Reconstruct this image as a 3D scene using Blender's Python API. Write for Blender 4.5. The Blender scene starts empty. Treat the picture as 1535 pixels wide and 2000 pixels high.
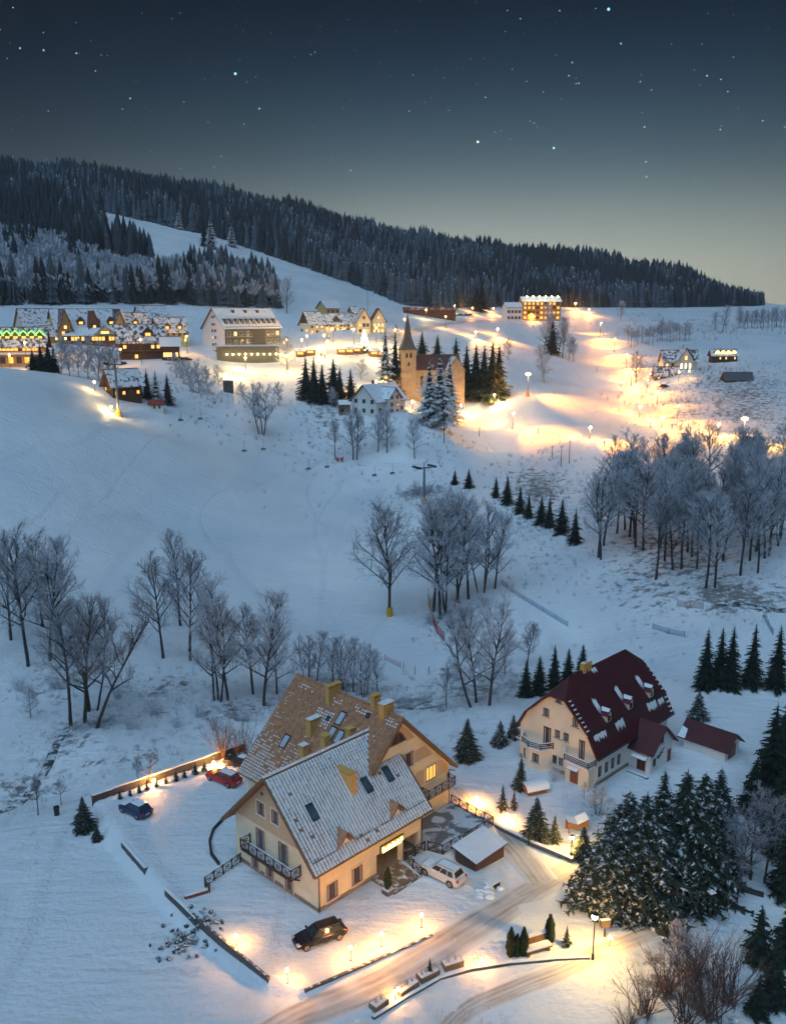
import bpy, math, random
import numpy as np
from mathutils import Vector, Matrix, Euler

sc = bpy.context.scene
COL = sc.collection
R = math.radians
random.seed(7)

# ------------------------------------------------------------------ camera
F_PX, Y_HOR, CAM_H = 1767.8, 610.2, 54.0
TH = math.atan((1000 - Y_HOR) / F_PX)
cam_d = bpy.data.cameras.new("camera")
cam = bpy.data.objects.new("camera", cam_d)
COL.objects.link(cam)
cam.location = (0, 0, CAM_H)
cam.rotation_euler = (math.pi / 2 - TH, 0, 0)
cam_d.sensor_fit = 'VERTICAL'
cam_d.sensor_height = 24.0
cam_d.lens = F_PX / 2000 * 24.0
cam_d.clip_start = 1.0
cam_d.clip_end = 9000
sc.camera = cam

# ------------------------------------------------------------------ view, sun, sky
sc.view_settings.view_transform = 'Standard'
sc.view_settings.look = 'None'
sc.view_settings.exposure = 0.48
sc.view_settings.gamma = 1.0
sc.view_settings.use_curve_mapping = False
sc.cycles.use_denoising = True
try:
    sc.cycles.denoiser = 'OPENIMAGEDENOISE'
except Exception:
    pass
sc.cycles.max_bounces = 4
sc.cycles.diffuse_bounces = 2
sc.cycles.glossy_bounces = 2
sc.cycles.transmission_bounces = 2
sc.cycles.transparent_max_bounces = 4
sc.cycles.volume_bounces = 0
sc.cycles.sample_clamp_indirect = 4.0
sc.cycles.caustics_reflective = False
sc.cycles.caustics_refractive = False
sc.cycles.use_light_tree = True
sc.cycles.use_adaptive_sampling = True
sc.cycles.adaptive_threshold = 0.06
sc.cycles.adaptive_min_samples = 16

SUN_ELEV, SUN_AZ = R(58), R(205)      # soft blue dusk light, high and behind the camera
sun_d = bpy.data.lights.new("dusk_sun", 'SUN')
sun_d.energy = 1.5
sun_d.angle = R(75)
sun_d.color = (0.45, 0.71, 1.0)
sun = bpy.data.objects.new("dusk_sun", sun_d)
COL.objects.link(sun)
_sd = Vector((math.sin(SUN_AZ) * math.cos(SUN_ELEV), math.cos(SUN_AZ) * math.cos(SUN_ELEV), math.sin(SUN_ELEV)))
sun.rotation_euler = _sd.to_track_quat('Z', 'Y').to_euler()


def pix_dir(px, py):
    dx, dy = (px - 767.5) / F_PX, (1000 - py) / F_PX
    c, s = math.cos(TH), math.sin(TH)
    return Vector((dx, dy * s + c, dy * c - s))


world = bpy.data.worlds.new("World")
sc.world = world
world.use_nodes = True
wt = world.node_tree
wt.nodes.clear()


def N(tree, typ, ins=None, **kw):
    n = tree.nodes.new(typ)
    for k, v in kw.items():
        setattr(n, k, v)
    if ins:
        for k, v in ins.items():
            if hasattr(v, 'is_output') or isinstance(v, bpy.types.NodeSocket):
                tree.links.new(v, n.inputs[k])
            else:
                n.inputs[k].default_value = v
    return n


def MATH(tree, op, a, b=None, c=None, clamp=False):
    n = tree.nodes.new('ShaderNodeMath')
    n.operation = op
    n.use_clamp = clamp
    for i, v in enumerate((a, b, c)):
        if v is None:
            continue
        if isinstance(v, bpy.types.NodeSocket):
            tree.links.new(v, n.inputs[i])
        else:
            n.inputs[i].default_value = v
    return n.outputs[0]


def RAMP(tree, fac, stops, interp='LINEAR'):
    n = tree.nodes.new('ShaderNodeValToRGB')
    n.color_ramp.interpolation = interp
    el = n.color_ramp.elements
    while len(el) < len(stops):
        el.new(0.5)
    for e, (p, c) in zip(el, stops):
        e.position = p
        e.color = (*c, 1) if len(c) == 3 else c
    tree.links.new(fac, n.inputs[0])
    return n.outputs[0]


def MIX(tree, fac, a, b, blend='MIX'):
    n = tree.nodes.new('ShaderNodeMix')
    n.data_type = 'RGBA'
    n.blend_type = blend
    for i, v in ((0, fac), (6, a), (7, b)):
        if isinstance(v, bpy.types.NodeSocket):
            tree.links.new(v, n.inputs[i])
        elif i == 0:
            n.inputs[i].default_value = v
        else:
            n.inputs[i].default_value = (*v, 1) if len(v) == 3 else v
    return n.outputs[2]


def build_sky():
    t = wt
    tc = N(t, 'ShaderNodeTexCoord')
    nrm = N(t, 'ShaderNodeVectorMath', {0: tc.outputs['Generated']}, operation='NORMALIZE').outputs[0]
    sep = N(t, 'ShaderNodeSeparateXYZ', {0: nrm})
    # elevation 0..1 for 0..30 degrees
    el = MATH(t, 'DIVIDE', MATH(t, 'ARCSINE', sep.outputs[2]), R(30), clamp=True)
    base = RAMP(t, el, [(0.0, (.49, .50, .40)), (.10, (.42, .44, .365)), (.17, (.245, .29, .27)), (.24, (.112, .155, .168)), (.31, (.050, .083, .106)),
                        (.39, (.021, .042, .064)), (.47, (.008, .019, .036)), (.57, (.001, .005, .012)), (1.0, (.001, .002, .006))], 'B_SPLINE')
    # twilight glow is strongest over the valley's end and dims round the horizon
    az = MATH(t, 'ARCTAN2', sep.outputs[0], sep.outputs[1])
    d = MATH(t, 'ABSOLUTE', MATH(t, 'SUBTRACT', az, R(8)))
    fall = N(t, 'ShaderNodeMapRange', {0: d, 1: R(3), 2: R(34), 3: 1.0, 4: 0.30}, interpolation_type='SMOOTHSTEP').outputs[0]
    nz = N(t, 'ShaderNodeTexNoise', {'Vector': nrm, 'Scale': 3.0, 'Detail': 3.0})
    fall = MATH(t, 'MULTIPLY', fall, MATH(t, 'MULTIPLY_ADD', nz.outputs[0], .3, .86))
    base = MIX(t, 1.0, base, fall, 'MULTIPLY')
    sky = N(t, 'ShaderNodeTexSky', sky_type='NISHITA')
    sky.sun_disc = False
    sky.sun_elevation = R(-5)
    sky.sun_rotation = R(5)
    nish = N(t, 'ShaderNodeVectorMath', {0: sky.outputs[0], 3: 0.05}, operation='SCALE').outputs[0]
    base = MIX(t, 1.0, base, nish, 'ADD')
    # stars: small points from two Voronoi layers
    tot = None
    for scale, rad, p, amp in ((75, .065, .55, 1.6), (150, .11, .30, 1.7)):
        v = N(t, 'ShaderNodeTexVoronoi', {'Vector': nrm, 'Scale': float(scale)}, feature='F1')
        pick = MATH(t, 'GREATER_THAN', N(t, 'ShaderNodeSeparateColor', {0: v.outputs['Color']}).outputs[0], p)
        core = N(t, 'ShaderNodeMapRange', {0: v.outputs['Distance'], 1: 0.0, 2: rad, 3: 1.0, 4: 0.0}, interpolation_type='SMOOTHSTEP').outputs[0]
        br = MATH(t, 'POWER', N(t, 'ShaderNodeSeparateColor', {0: v.outputs['Color']}).outputs[1], 2.5)
        s = MATH(t, 'MULTIPLY', MATH(t, 'MULTIPLY', pick, core), MATH(t, 'MULTIPLY', br, amp))
        tot = s if tot is None else MATH(t, 'ADD', tot, s)
    fade = N(t, 'ShaderNodeMapRange', {0: el, 1: .2, 2: .34, 3: 0.1, 4: 1.0}).outputs[0]
    tot = MATH(t, 'MULTIPLY', tot, fade)
    stars = MIX(t, 1.0, (.6, .78, 1.0), tot, 'MULTIPLY')
    base = MIX(t, 1.0, base, stars, 'ADD')
    for px, py, amp, c in ((1188, 18, 1.0, (.25, .65, 1)), (460, 144, .9, (.3, .7, 1)), (933, 277, .8, (.85, .95, .8)), (1081, 289, .7, (.3, .8, 1)),
                           (1212, 85, .35, (.3, .7, 1)), (507, 212, .35, (.3, .8, 1)), (1117, 122, .25, (.4, .8, 1)), (1258, 248, .3, (.4, .8, 1)),
                           (1261, 316, .28, (.4, .8, 1)), (1380, 148, .3, (.5, .8, 1)), (40, 94, .3, (.7, .85, 1)), (86, 98, .3, (.8, .85, 1)),
                           (150, 104, .25, (.8, .85, 1)), (255, 192, .25, (.8, .85, 1)), (685, 333, .22, (.8, .9, 1)), (1262, 345, .25, (.5, .8, 1))):
        dd = pix_dir(px, py).normalized()
        dist = N(t, 'ShaderNodeVectorMath', {0: nrm, 1: dd}, operation='DISTANCE').outputs['Value']
        w = .0009 + .0009 * amp
        core = N(t, 'ShaderNodeMapRange', {0: dist, 1: w * .2, 2: w, 3: 1.0, 4: 0.0}, interpolation_type='SMOOTHSTEP').outputs[0]
        col = MIX(t, 1.0, tuple(x * 1.6 * (amp + .1) for x in c), core, 'MULTIPLY')
        base = MIX(t, 1.0, base, col, 'ADD')
    bg = N(t, 'ShaderNodeBackground', {0: base, 1: 1.0})
    out = N(t, 'ShaderNodeOutputWorld', {0: bg.outputs[0]})


build_sky()

# ------------------------------------------------------------------ helpers: objects
def link(o, parent=None, label=None, cat=None, group=None, kind=None):
    COL.objects.link(o)
    if parent is not None:
        o.parent = parent
    if label:
        o['label'] = label
    if cat:
        o['category'] = cat
    if group:
        o['group'] = group
    if kind:
        o['kind'] = kind
    return o


def empty(name, loc, rz=0.0, label=None, cat=None, group=None, scale=1.0):
    o = bpy.data.objects.new(name, None)
    o.location = loc
    o.rotation_euler = (0, 0, rz)
    o.scale = (scale,) * 3
    o.empty_display_size = 0.3
    return link(o, None, label, cat, group)


def inst(name, mesh, parent=None, loc=(0, 0, 0), rz=0.0, scale=1.0, **kw):
    o = bpy.data.objects.new(name, mesh)
    o.location = loc
    o.rotation_euler = (0, 0, rz)
    o.scale = (scale,) * 3 if not isinstance(scale, tuple) else scale
    return link(o, parent, **kw)


class MB:
    """collects faces with a material slot each and turns them into one mesh"""
    def __init__(s):
        s.V, s.F, s.M, s.mats = [], [], [], []

    def slot(s, m):
        if m not in s.mats:
            s.mats.append(m)
        return s.mats.index(m)

    def face(s, pts, m):
        i = len(s.V)
        s.V += [tuple(p) for p in pts]
        s.F.append(tuple(range(i, i + len(pts))))
        s.M.append(s.slot(m))

    def poly(s, vs, fs, m):
        i = len(s.V)
        s.V += [tuple(p) for p in vs]
        k = s.slot(m)
        for f in fs:
            s.F.append(tuple(j + i for j in f))
            s.M.append(k)

    def box(s, x0, x1, y0, y1, z0, z1, m, top=None):
        v = [(x0, y0, z0), (x1, y0, z0), (x1, y1, z0), (x0, y1, z0), (x0, y0, z1), (x1, y0, z1), (x1, y1, z1), (x0, y1, z1)]
        s.poly(v, [(0, 3, 2, 1), (0, 1, 5, 4), (1, 2, 6, 5), (2, 3, 7, 6), (3, 0, 4, 7)], m)
        s.poly(v, [(4, 5, 6, 7)], top or m)
        return s

    def bar(s, a, b, w, h, m, upv=(0, 0, 1)):
        a, b = Vector(a), Vector(b)
        d = (b - a).normalized()
        r = d.cross(Vector(upv))
        if r.length < 1e-4:
            r = d.cross(Vector((1, 0, 0)))
        r.normalize()
        u = r.cross(d).normalized()
        r, u = r * w / 2, u * h / 2
        v = [a - r - u, a + r - u, a + r + u, a - r + u, b - r - u, b + r - u, b + r + u, b - r + u]
        s.poly(v, [(0, 1, 2, 3), (7, 6, 5, 4), (0, 4, 5, 1), (1, 5, 6, 2), (2, 6, 7, 3), (3, 7, 4, 0)], m)
        return s

    def tube(s, a, b, r0, r1, m, n=6, cap=True):
        a, b = Vector(a), Vector(b)
        d = (b - a)
        if d.length < 1e-6:
            return s
        d.normalize()
        r = d.cross(Vector((0, 0, 1)))
        if r.length < 1e-3:
            r = Vector((1, 0, 0))
        r.normalize()
        u = r.cross(d)
        v = []
        for c, rad in ((a, r0), (b, r1)):
            for i in range(n):
                t = 2 * math.pi * i / n
                v.append(c + (r * math.cos(t) + u * math.sin(t)) * rad)
        fs = [(i, i + n, (i + 1) % n + n, (i + 1) % n) for i in range(n)]
        if cap:
            fs += [tuple(range(n)), tuple(range(2 * n - 1, n - 1, -1))]
        s.poly(v, fs, m)
        return s

    def lathe(s, prof, m, n=10, c=(0, 0, 0)):
        v, fs = [], []
        for r, z in prof:
            for i in range(n):
                t = 2 * math.pi * i / n
                v.append((c[0] + r * math.cos(t), c[1] + r * math.sin(t), c[2] + z))
        for k in range(len(prof) - 1):
            for i in range(n):
                j = (i + 1) % n
                fs.append((k * n + i, k * n + j, (k + 1) * n + j, (k + 1) * n + i))
        fs.append(tuple(range(n - 1, -1, -1)))
        fs.append(tuple(range((len(prof) - 1) * n, len(prof) * n)))
        s.poly(v, fs, m)
        return s

    def ball(s, c, r, m, n=8, k=5, sz=1.0):
        prof = [(max(1e-3, r * math.sin(math.pi * i / k)), -r * sz * math.cos(math.pi * i / k)) for i in range(k + 1)]
        return s.lathe(prof, m, n, c)

    def prism(s, poly, z0, z1, m, top=None):
        n = len(poly)
        v = [(x, y, z0) for x, y in poly] + [(x, y, z1) for x, y in poly]
        s.poly(v, [(i, (i + 1) % n, (i + 1) % n + n, i + n) for i in range(n)] + [tuple(range(n - 1, -1, -1))], m)
        s.poly(v, [tuple(range(n, 2 * n))], top or m)
        return s

    def mesh(s, name, smooth=False):
        me = bpy.data.meshes.new(name)
        me.from_pydata(s.V, [], s.F)
        for m in s.mats:
            me.materials.append(m)
        me.polygons.foreach_set('material_index', s.M)
        if smooth:
            me.polygons.foreach_set('use_smooth', [True] * len(s.F))
        me.update()
        return me

    def build(s, name, parent=None, loc=(0, 0, 0), rz=0.0, smooth=False, **kw):
        return inst(name, s.mesh(name, smooth), parent, loc, rz, **kw)


# ------------------------------------------------------------------ materials
MATS = {}


def mat(name, col, rough=.7, var=.12, scale=3.0, bump=0.0, bscale=None, spec=.3, metal=0.0, emit=None, estr=0.0, snow=0.0, sscale=2.0, coord='Object'):
    """plain procedural surface: colour with noise variation, optional bump, optional snow lying on what faces up"""
    if name in MATS:
        return MATS[name]
    m = bpy.data.materials.new(name)
    m.use_nodes = True
    t = m.node_tree
    b = t.nodes['Principled BSDF']
    b.inputs['Roughness'].default_value = rough
    b.inputs['Metallic'].default_value = metal
    b.inputs['Specular IOR Level'].default_value = spec
    tc = N(t, 'ShaderNodeTexCoord')
    vec = tc.outputs[coord]
    nz = N(t, 'ShaderNodeTexNoise', {'Vector': vec, 'Scale': scale, 'Detail': 4.0, 'Roughness': .6})
    lo = tuple(max(0, c * (1 - var)) for c in col)
    hi = tuple(min(1, c * (1 + var)) for c in col)
    c = RAMP(t, nz.outputs[0], [(.3, lo), (.7, hi)])
    if snow > 0:
        g = N(t, 'ShaderNodeNewGeometry')
        nzc = N(t, 'ShaderNodeSeparateXYZ', {0: g.outputs['Normal']}).outputs[2]
        s2 = N(t, 'ShaderNodeTexNoise', {'Vector': vec, 'Scale': sscale, 'Detail': 5.0, 'Roughness': .65})
        f = MATH(t, 'MULTIPLY_ADD', s2.outputs[0], 1.6, MATH(t, 'MULTIPLY_ADD', MATH(t, 'ABSOLUTE', nzc), .9, snow - 1.75))
        f = N(t, 'ShaderNodeMapRange', {0: f, 1: 0.0, 2: .18, 3: 0.0, 4: 1.0}).outputs[0]
        c = MIX(t, f, c, (.80, .83, .87))
    t.links.new(c, b.inputs['Base Color'])
    if bump > 0:
        n2 = N(t, 'ShaderNodeTexNoise', {'Vector': vec, 'Scale': bscale or scale * 6, 'Detail': 4.0})
        bp = N(t, 'ShaderNodeBump', {'Height': n2.outputs[0], 'Strength': bump, 'Distance': .05})
        t.links.new(bp.outputs[0], b.inputs['Normal'])
    if emit:
        b.inputs['Emission Color'].default_value = (*emit, 1)
        b.inputs['Emission Strength'].default_value = estr
    MATS[name] = m
    return m


def glow(name, col, strength):
    if name in MATS:
        return MATS[name]
    m = bpy.data.materials.new(name)
    m.use_nodes = True
    t = m.node_tree
    t.nodes.clear()
    e = N(t, 'ShaderNodeEmission', {0: (*col, 1), 1: strength})
    N(t, 'ShaderNodeOutputMaterial', {0: e.outputs[0]})
    MATS[name] = m
    return m


SNOW = mat('snow', (.80, .83, .86), .65, .05, 1.2, bump=.35, bscale=5, spec=.2)
WARM, AMBER, WHITEL = (1.0, .62, .22), (1.0, .48, .10), (1.0, .80, .48)
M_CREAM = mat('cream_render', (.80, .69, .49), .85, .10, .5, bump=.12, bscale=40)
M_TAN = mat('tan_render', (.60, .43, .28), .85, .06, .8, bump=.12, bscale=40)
M_TRIM = mat('cream_trim', (.78, .68, .50), .8, .04)
M_PLINTH = mat('stone_plinth', (.27, .22, .16), .9, .25, 4, bump=.4)
M_WOODR = mat('red_brown_wood', (.23, .085, .045), .55, .25, 5)
M_RAIL = mat('dark_brown_timber', (.055, .028, .022), .6, .25, 6, snow=.05)
M_BROWN = mat('brown_timber', (.20, .105, .055), .65, .25, 5)
M_GLASSD = mat('dark_window_glass', (.035, .045, .055), .08, .3, 1.5, spec=.8)
M_GLASSB = mat('blue_roof_glass', (.05, .11, .16), .12, .25, 1.5, spec=.8)
M_DARK = mat('dark_metal', (.03, .03, .032), .5, .2)
M_GREYM = mat('grey_steel', (.20, .22, .24), .45, .15, metal=.5)
M_CHIM = mat('yellow_chimney_render', (.66, .37, .12), .85, .08, 1.5, bump=.15, bscale=30)
M_TILE = mat('terracotta_tile', (.43, .21, .115), .75, .34, 2.2, coord='Object')
M_TILE2 = mat('weathered_brown_tile', (.27, .175, .125), .75, .28, 2.2, coord='Object')
M_MAROON = mat('maroon_metal_roof', (.078, .017, .022), .5, .14, .7, bump=.15, bscale=6)
M_WHITEW = mat('white_render', (.76, .75, .72), .85, .05, .6)
M_CREAMW = mat('pale_cream_render', (.74, .66, .52), .85, .05, .6)
M_STONE = mat('grey_stone', (.12, .11, .105), .9, .4, 3, bump=.6, bscale=8, snow=.08)
M_LITW = glow('lit_window', WARM, 1.7)
M_LITA = glow('amber_lit_window', AMBER, 1.7)
M_LAMP = glow('lamp_globe', (1, .60, .22), 95)
M_BARK = mat('dark_bark', (.060, .052, .052), .9, .4, 6)
M_FROST = mat('frosted_twig', (.54, .565, .63), .9, .25, 4)
M_TWIG = mat('bare_twig', (.33, .345, .39), .9, .3, 4)
M_RTWIG = mat('reddish_twig', (.12, .075, .062), .9, .3, 4)
M_NEEDLE = mat('spruce_needles', (.016, .032, .024), .85, .4, 4, snow=-.0, sscale=38)
M_NEEDLEF = mat('snow_dusted_needles', (.020, .034, .024), .85, .4, 4, snow=.09, sscale=22)
M_NEEDLEH = mat('hoar_frosted_needles', (.05, .065, .075), .85, .4, 4, snow=.40, sscale=30)
M_THUJA = mat('thuja_green', (.028, .045, .016), .9, .35, 6, snow=.02)
# ------------------------------------------------------------------ terrain
C_, S_ = math.cos(TH), math.sin(TH)


def proj(p):
    x, y, z = p[0], p[1], p[2] - CAM_H
    w = y * C_ - z * S_
    return 767.5 + F_PX * x / w, 1000 - F_PX * (y * S_ + z * C_) / w, w


def ray_dist(px, py, d):
    """world point on a sight line at horizontal distance d"""
    r = pix_dir(px, py)
    k = d / math.hypot(r.x, r.y)
    return Vector((r.x * k, r.y * k, CAM_H + r.z * k))


def ray_z(px, py, z):
    r = pix_dir(px, py)
    k = (z - CAM_H) / r.z
    return Vector((r.x * k, r.y * k, z))


HB = Vector((-6.838, 73.487, 0))          # guest house corner and its axes
HU = Vector((math.cos(R(46.187)), math.sin(R(46.187)), 0))
HV = Vector((-HU.y, HU.x, 0))


def hl(u, v, z=0.0):
    return HB + HU * u + HV * v + Vector((0, 0, z))


CP = []      # terrain control points
for px, py, z in ((0, 2000, -2), (250, 1900, -2), (450, 1960, -1.6), (0, 1750, -2), (150, 1680, -1.6), (100, 1600, -1.8), (0, 1620, -2.6), (-200, 1800, -2.5), (-300, 2200, -2.5),
                  (300, 2300, -2), (700, 2300, -1.5), (1200, 2300, -2.5), (1700, 2200, -3.5),
                  (590, 1990, -.6), (720, 1985, -.5), (900, 1995, -1.8), (1100, 1990, -2.0), (1300, 1990, -2.2), (1535, 1990, -3.2), (1700, 1800, -3.5),
                  (860, 1850, -.25), (1000, 1850, -.5), (960, 1645, -1.5), (1110, 1680, -1.5), (1000, 1720, -1.1), (920, 1745, -.3), (1150, 1862, -.7), (1090, 1760, -1.2),
                  (1300, 1800, -2.2), (1400, 1700, -2.8), (1535, 1780, -3.4), (1535, 1600, -3.2), (1400, 1600, -2.6), (1400, 1480, -1.6), (1150, 1535, -1.5), (1250, 1490, -1.5),
                  (1000, 1500, -1.7), (1330, 1450, -1.5), (915, 1570, -1.5), (1060, 1470, -1.5), (950, 1410, -1.2), (1000, 1380, -1.3), (880, 1440, -2.4), (1200, 1620, -2.0), (1060, 1600, -1.6),
                  (800, 1370, -6), (740, 1385, -6), (600, 1360, -5), (880, 1345, -5.2), (250, 1500, -2.6), (60, 1560, -4.2), (300, 1400, -3.6), (100, 1420, -5), (450, 1400, -4), (180, 1430, -3.2),
                  (-200, 1500, -4), (1420, 1380, -1.5), (1535, 1380, -2), (1250, 1300, -3), (1100, 1260, -4.5), (1700, 1400, -2)):
    CP.append(ray_z(px, py, z))
for px, py, d in ((760, 1200, 172), (500, 1150, 182), (200, 1180, 170), (0, 1210, 165), (300, 1000, 215), (0, 1000, 200), (150, 850, 235), (300, 850, 250), (500, 850, 282), (310, 775, 292),
                  (100, 765, 262), (0, 728, 268), (60, 732, 275), (-200, 720, 270), (-200, 1000, 200), (180, 770, 272), (230, 808, 268),
                  (700, 897, 285), (600, 1000, 240), (828, 985, 236), (990, 1010, 230), (1100, 920, 278), (900, 862, 304), (1150, 857, 304), (1300, 880, 300), (1450, 865, 296), (1535, 870, 296), (1700, 880, 300),
                  (1150, 1065, 204), (1300, 1130, 180), (1500, 1150, 172), (1210, 1150, 178), (1500, 1000, 218), (1300, 980, 232), (1000, 1180, 171), (1400, 1230, 155), (1100, 1160, 176), (1535, 1220, 158), (1700, 1150, 175), (930, 1160, 178),
                  (0, 716, 345), (110, 700, 352), (270, 706, 350), (340, 700, 356), (410, 697, 388), (540, 690, 402), (480, 745, 345), (620, 745, 345), (700, 735, 350), (600, 690, 385), (640, 655, 425), (740, 650, 432), (800, 775, 344), (890, 780, 348), (740, 812, 302), (855, 828, 300), (600, 790, 318), (400, 770, 310), (520, 850, 286),
                  (0, 590, 440), (200, 583, 450), (420, 578, 480), (560, 603, 470), (680, 603, 490), (800, 604, 540), (860, 640, 470), (960, 655, 470), (1000, 740, 372), (1030, 774, 342),
                  (900, 600, 610), (1020, 628, 600), (1150, 603, 680), (1300, 602, 760), (1490, 594, 860), (1600, 600, 920), (1750, 600, 950), (1200, 655, 520), (1180, 700, 460), (1250, 765, 385), (1325, 727, 402), (1440, 725, 420), (1535, 725, 420),
                  (1400, 645, 560), (1535, 645, 570), (1270, 810, 345), (1400, 790, 360), (1535, 790, 360), (1100, 805, 332), (1700, 650, 600),
                  (200, 418, 700), (350, 462, 650), (450, 505, 605), (600, 548, 565), (740, 592, 540), (100, 490, 565), (0, 490, 540), (-250, 480, 540), (300, 525, 545), (400, 545, 520), (150, 560, 480),
                  (0, 350, 860), (200, 365, 880), (400, 393, 910), (600, 435, 940), (800, 482, 980), (1000, 507, 1020), (1200, 530, 1050), (1400, 570, 1000), (1490, 592, 960), (-300, 325, 850),
                  (800, 545, 760), (1000, 552, 820), (600, 475, 790), (400, 425, 790), (1200, 566, 870), (900, 593, 640)):
    CP.append(ray_dist(px, py, d))
for px, d, z in ((-300, 1500, 120), (0, 1500, 130), (400, 1500, 110), (800, 1500, 80), (1100, 1500, 55), (1300, 1400, 20), (1500, 1300, 0), (1800, 1300, -10), (0, 4000, 20), (800, 4000, 0), (1500, 4000, -20)):
    r = pix_dir(px, 700)
    k = d / math.hypot(r.x, r.y)
    CP.append(Vector((r.x * k, r.y * k, z)))
for a in (-70, 70):
    for r_, z in ((30, -3), (120, -4), (300, 10), (700, 50), (1500, 60), (4000, 0)):
        CP.append(Vector((math.sin(R(a)) * r_, math.cos(R(a)) * r_, z)))
CP.append(Vector((0, 25, -2)))


def _ker(d2):
    return np.where(d2 > 1e-12, d2 * np.log(np.maximum(d2, 1e-12)), 0.0)


def _sa(x, y):
    return np.arctan2(x, y), np.log(np.hypot(x, y))


_P = np.array([tuple(p) for p in CP])
_a, _s = _sa(_P[:, 0], _P[:, 1])
_n = len(_P)
_K = _ker((_a[:, None] - _a[None]) ** 2 + (_s[:, None] - _s[None]) ** 2) + np.eye(_n) * 2e-5
_B = np.stack([np.ones(_n), _a, _s], 1)
_A = np.block([[_K, _B], [_B.T, np.zeros((3, 3))]])
_W = np.linalg.solve(_A, np.concatenate([_P[:, 2], np.zeros(3)]))

YARD_L = [(-8.27, -3.06), (-7.78, 12.74), (-6.35, 23.68), (-4.59, 32.87), (14.9, 30.6), (24.4, 24), (23.2, 3.6), (22.7, -2.9), (14.6, -2.5), (12.6, -7.4), (5.3, -9.5), (-7.4, -6.3)]
YARD = np.array([tuple(hl(u, v))[:2] for u, v in YARD_L])


def _poly_sd(x, y, P):
    """signed distance to polygon, negative inside"""
    d = np.full(x.shape, 1e9)
    ins = np.zeros(x.shape, bool)
    n = len(P)
    for i in range(n):
        a, b = P[i], P[(i + 1) % n]
        e = b - a
        t = np.clip(((x - a[0]) * e[0] + (y - a[1]) * e[1]) / (e @ e), 0, 1)
        d = np.minimum(d, np.hypot(x - a[0] - t * e[0], y - a[1] - t * e[1]))
        c = ((a[1] > y) != (b[1] > y)) & (x < (b[0] - a[0]) * (y - a[1]) / (b[1] - a[1] + 1e-12) + a[0])
        ins ^= c
    return np.where(ins, -d, d)


def _vnoise(x, y, seed=0):
    r = np.zeros_like(x)
    rs = np.random.RandomState(seed)
    for k in range(10):
        a = rs.uniform(0, 6.28)
        f = rs.uniform(.7, 1.4)
        r += np.sin((x * math.cos(a) + y * math.sin(a)) * f + rs.uniform(0, 6.28))
    return r / 4.0


def TZ(x, y):
    x = np.atleast_1d(np.asarray(x, float))
    y = np.atleast_1d(np.asarray(y, float))
    sh = x.shape
    x, y = x.ravel(), y.ravel()
    out = np.zeros(len(x))
    for i in range(0, len(x), 20000):
        a, s = _sa(x[i:i + 20000], y[i:i + 20000])
        out[i:i + 20000] = _ker((a[:, None] - _a[None]) ** 2 + (s[:, None] - _s[None]) ** 2) @ _W[:_n] + _W[_n] + _W[_n + 1] * a + _W[_n + 2] * s
    r = np.hypot(x, y)
    amp = np.clip((r - 60) / 200, 0, 1)
    out += _vnoise(x / 9, y / 9, 1) * .22 + _vnoise(x / 40, y / 40, 2) * .6 * amp
    m = np.abs(x) < 60
    m &= (y > 50) & (y < 125)
    if m.any():
        sd = _poly_sd(x[m], y[m], YARD)
        k = np.clip((sd + .1) / .9, 0, 1)
        k = k * k * (3 - 2 * k)
        out[m] = out[m] * k
    return out.reshape(sh)


def tz(x, y):
    return float(TZ(x, y)[0])


def at(px, py, dmin=30.0, dmax=1400.0):
    """where the sight line through a photo pixel first meets the ground"""
    r = pix_dir(px, py)
    h = math.hypot(r.x, r.y)
    ds = np.exp(np.linspace(math.log(dmin), math.log(dmax), 500))
    k = ds / h
    zz = CAM_H + r.z * k - TZ(r.x * k, r.y * k)
    i = np.argmax(zz < 0)
    if zz[i] >= 0:
        i = int(np.argmin(zz))
        d = ds[i]
    elif i == 0:
        d = ds[0]
    else:
        d = ds[i - 1] + (ds[i] - ds[i - 1]) * zz[i - 1] / (zz[i - 1] - zz[i])
    x, y = r.x * d / h, r.y * d / h
    return Vector((x, y, tz(x, y)))


def atd(px, d):
    r = pix_dir(px, 700)
    h = math.hypot(r.x, r.y)
    x, y = r.x * d / h, r.y * d / h
    return Vector((x, y, tz(x, y)))


def mpp(p):
    """metres per photo pixel at a point"""
    return proj(p)[2] / F_PX


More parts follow.
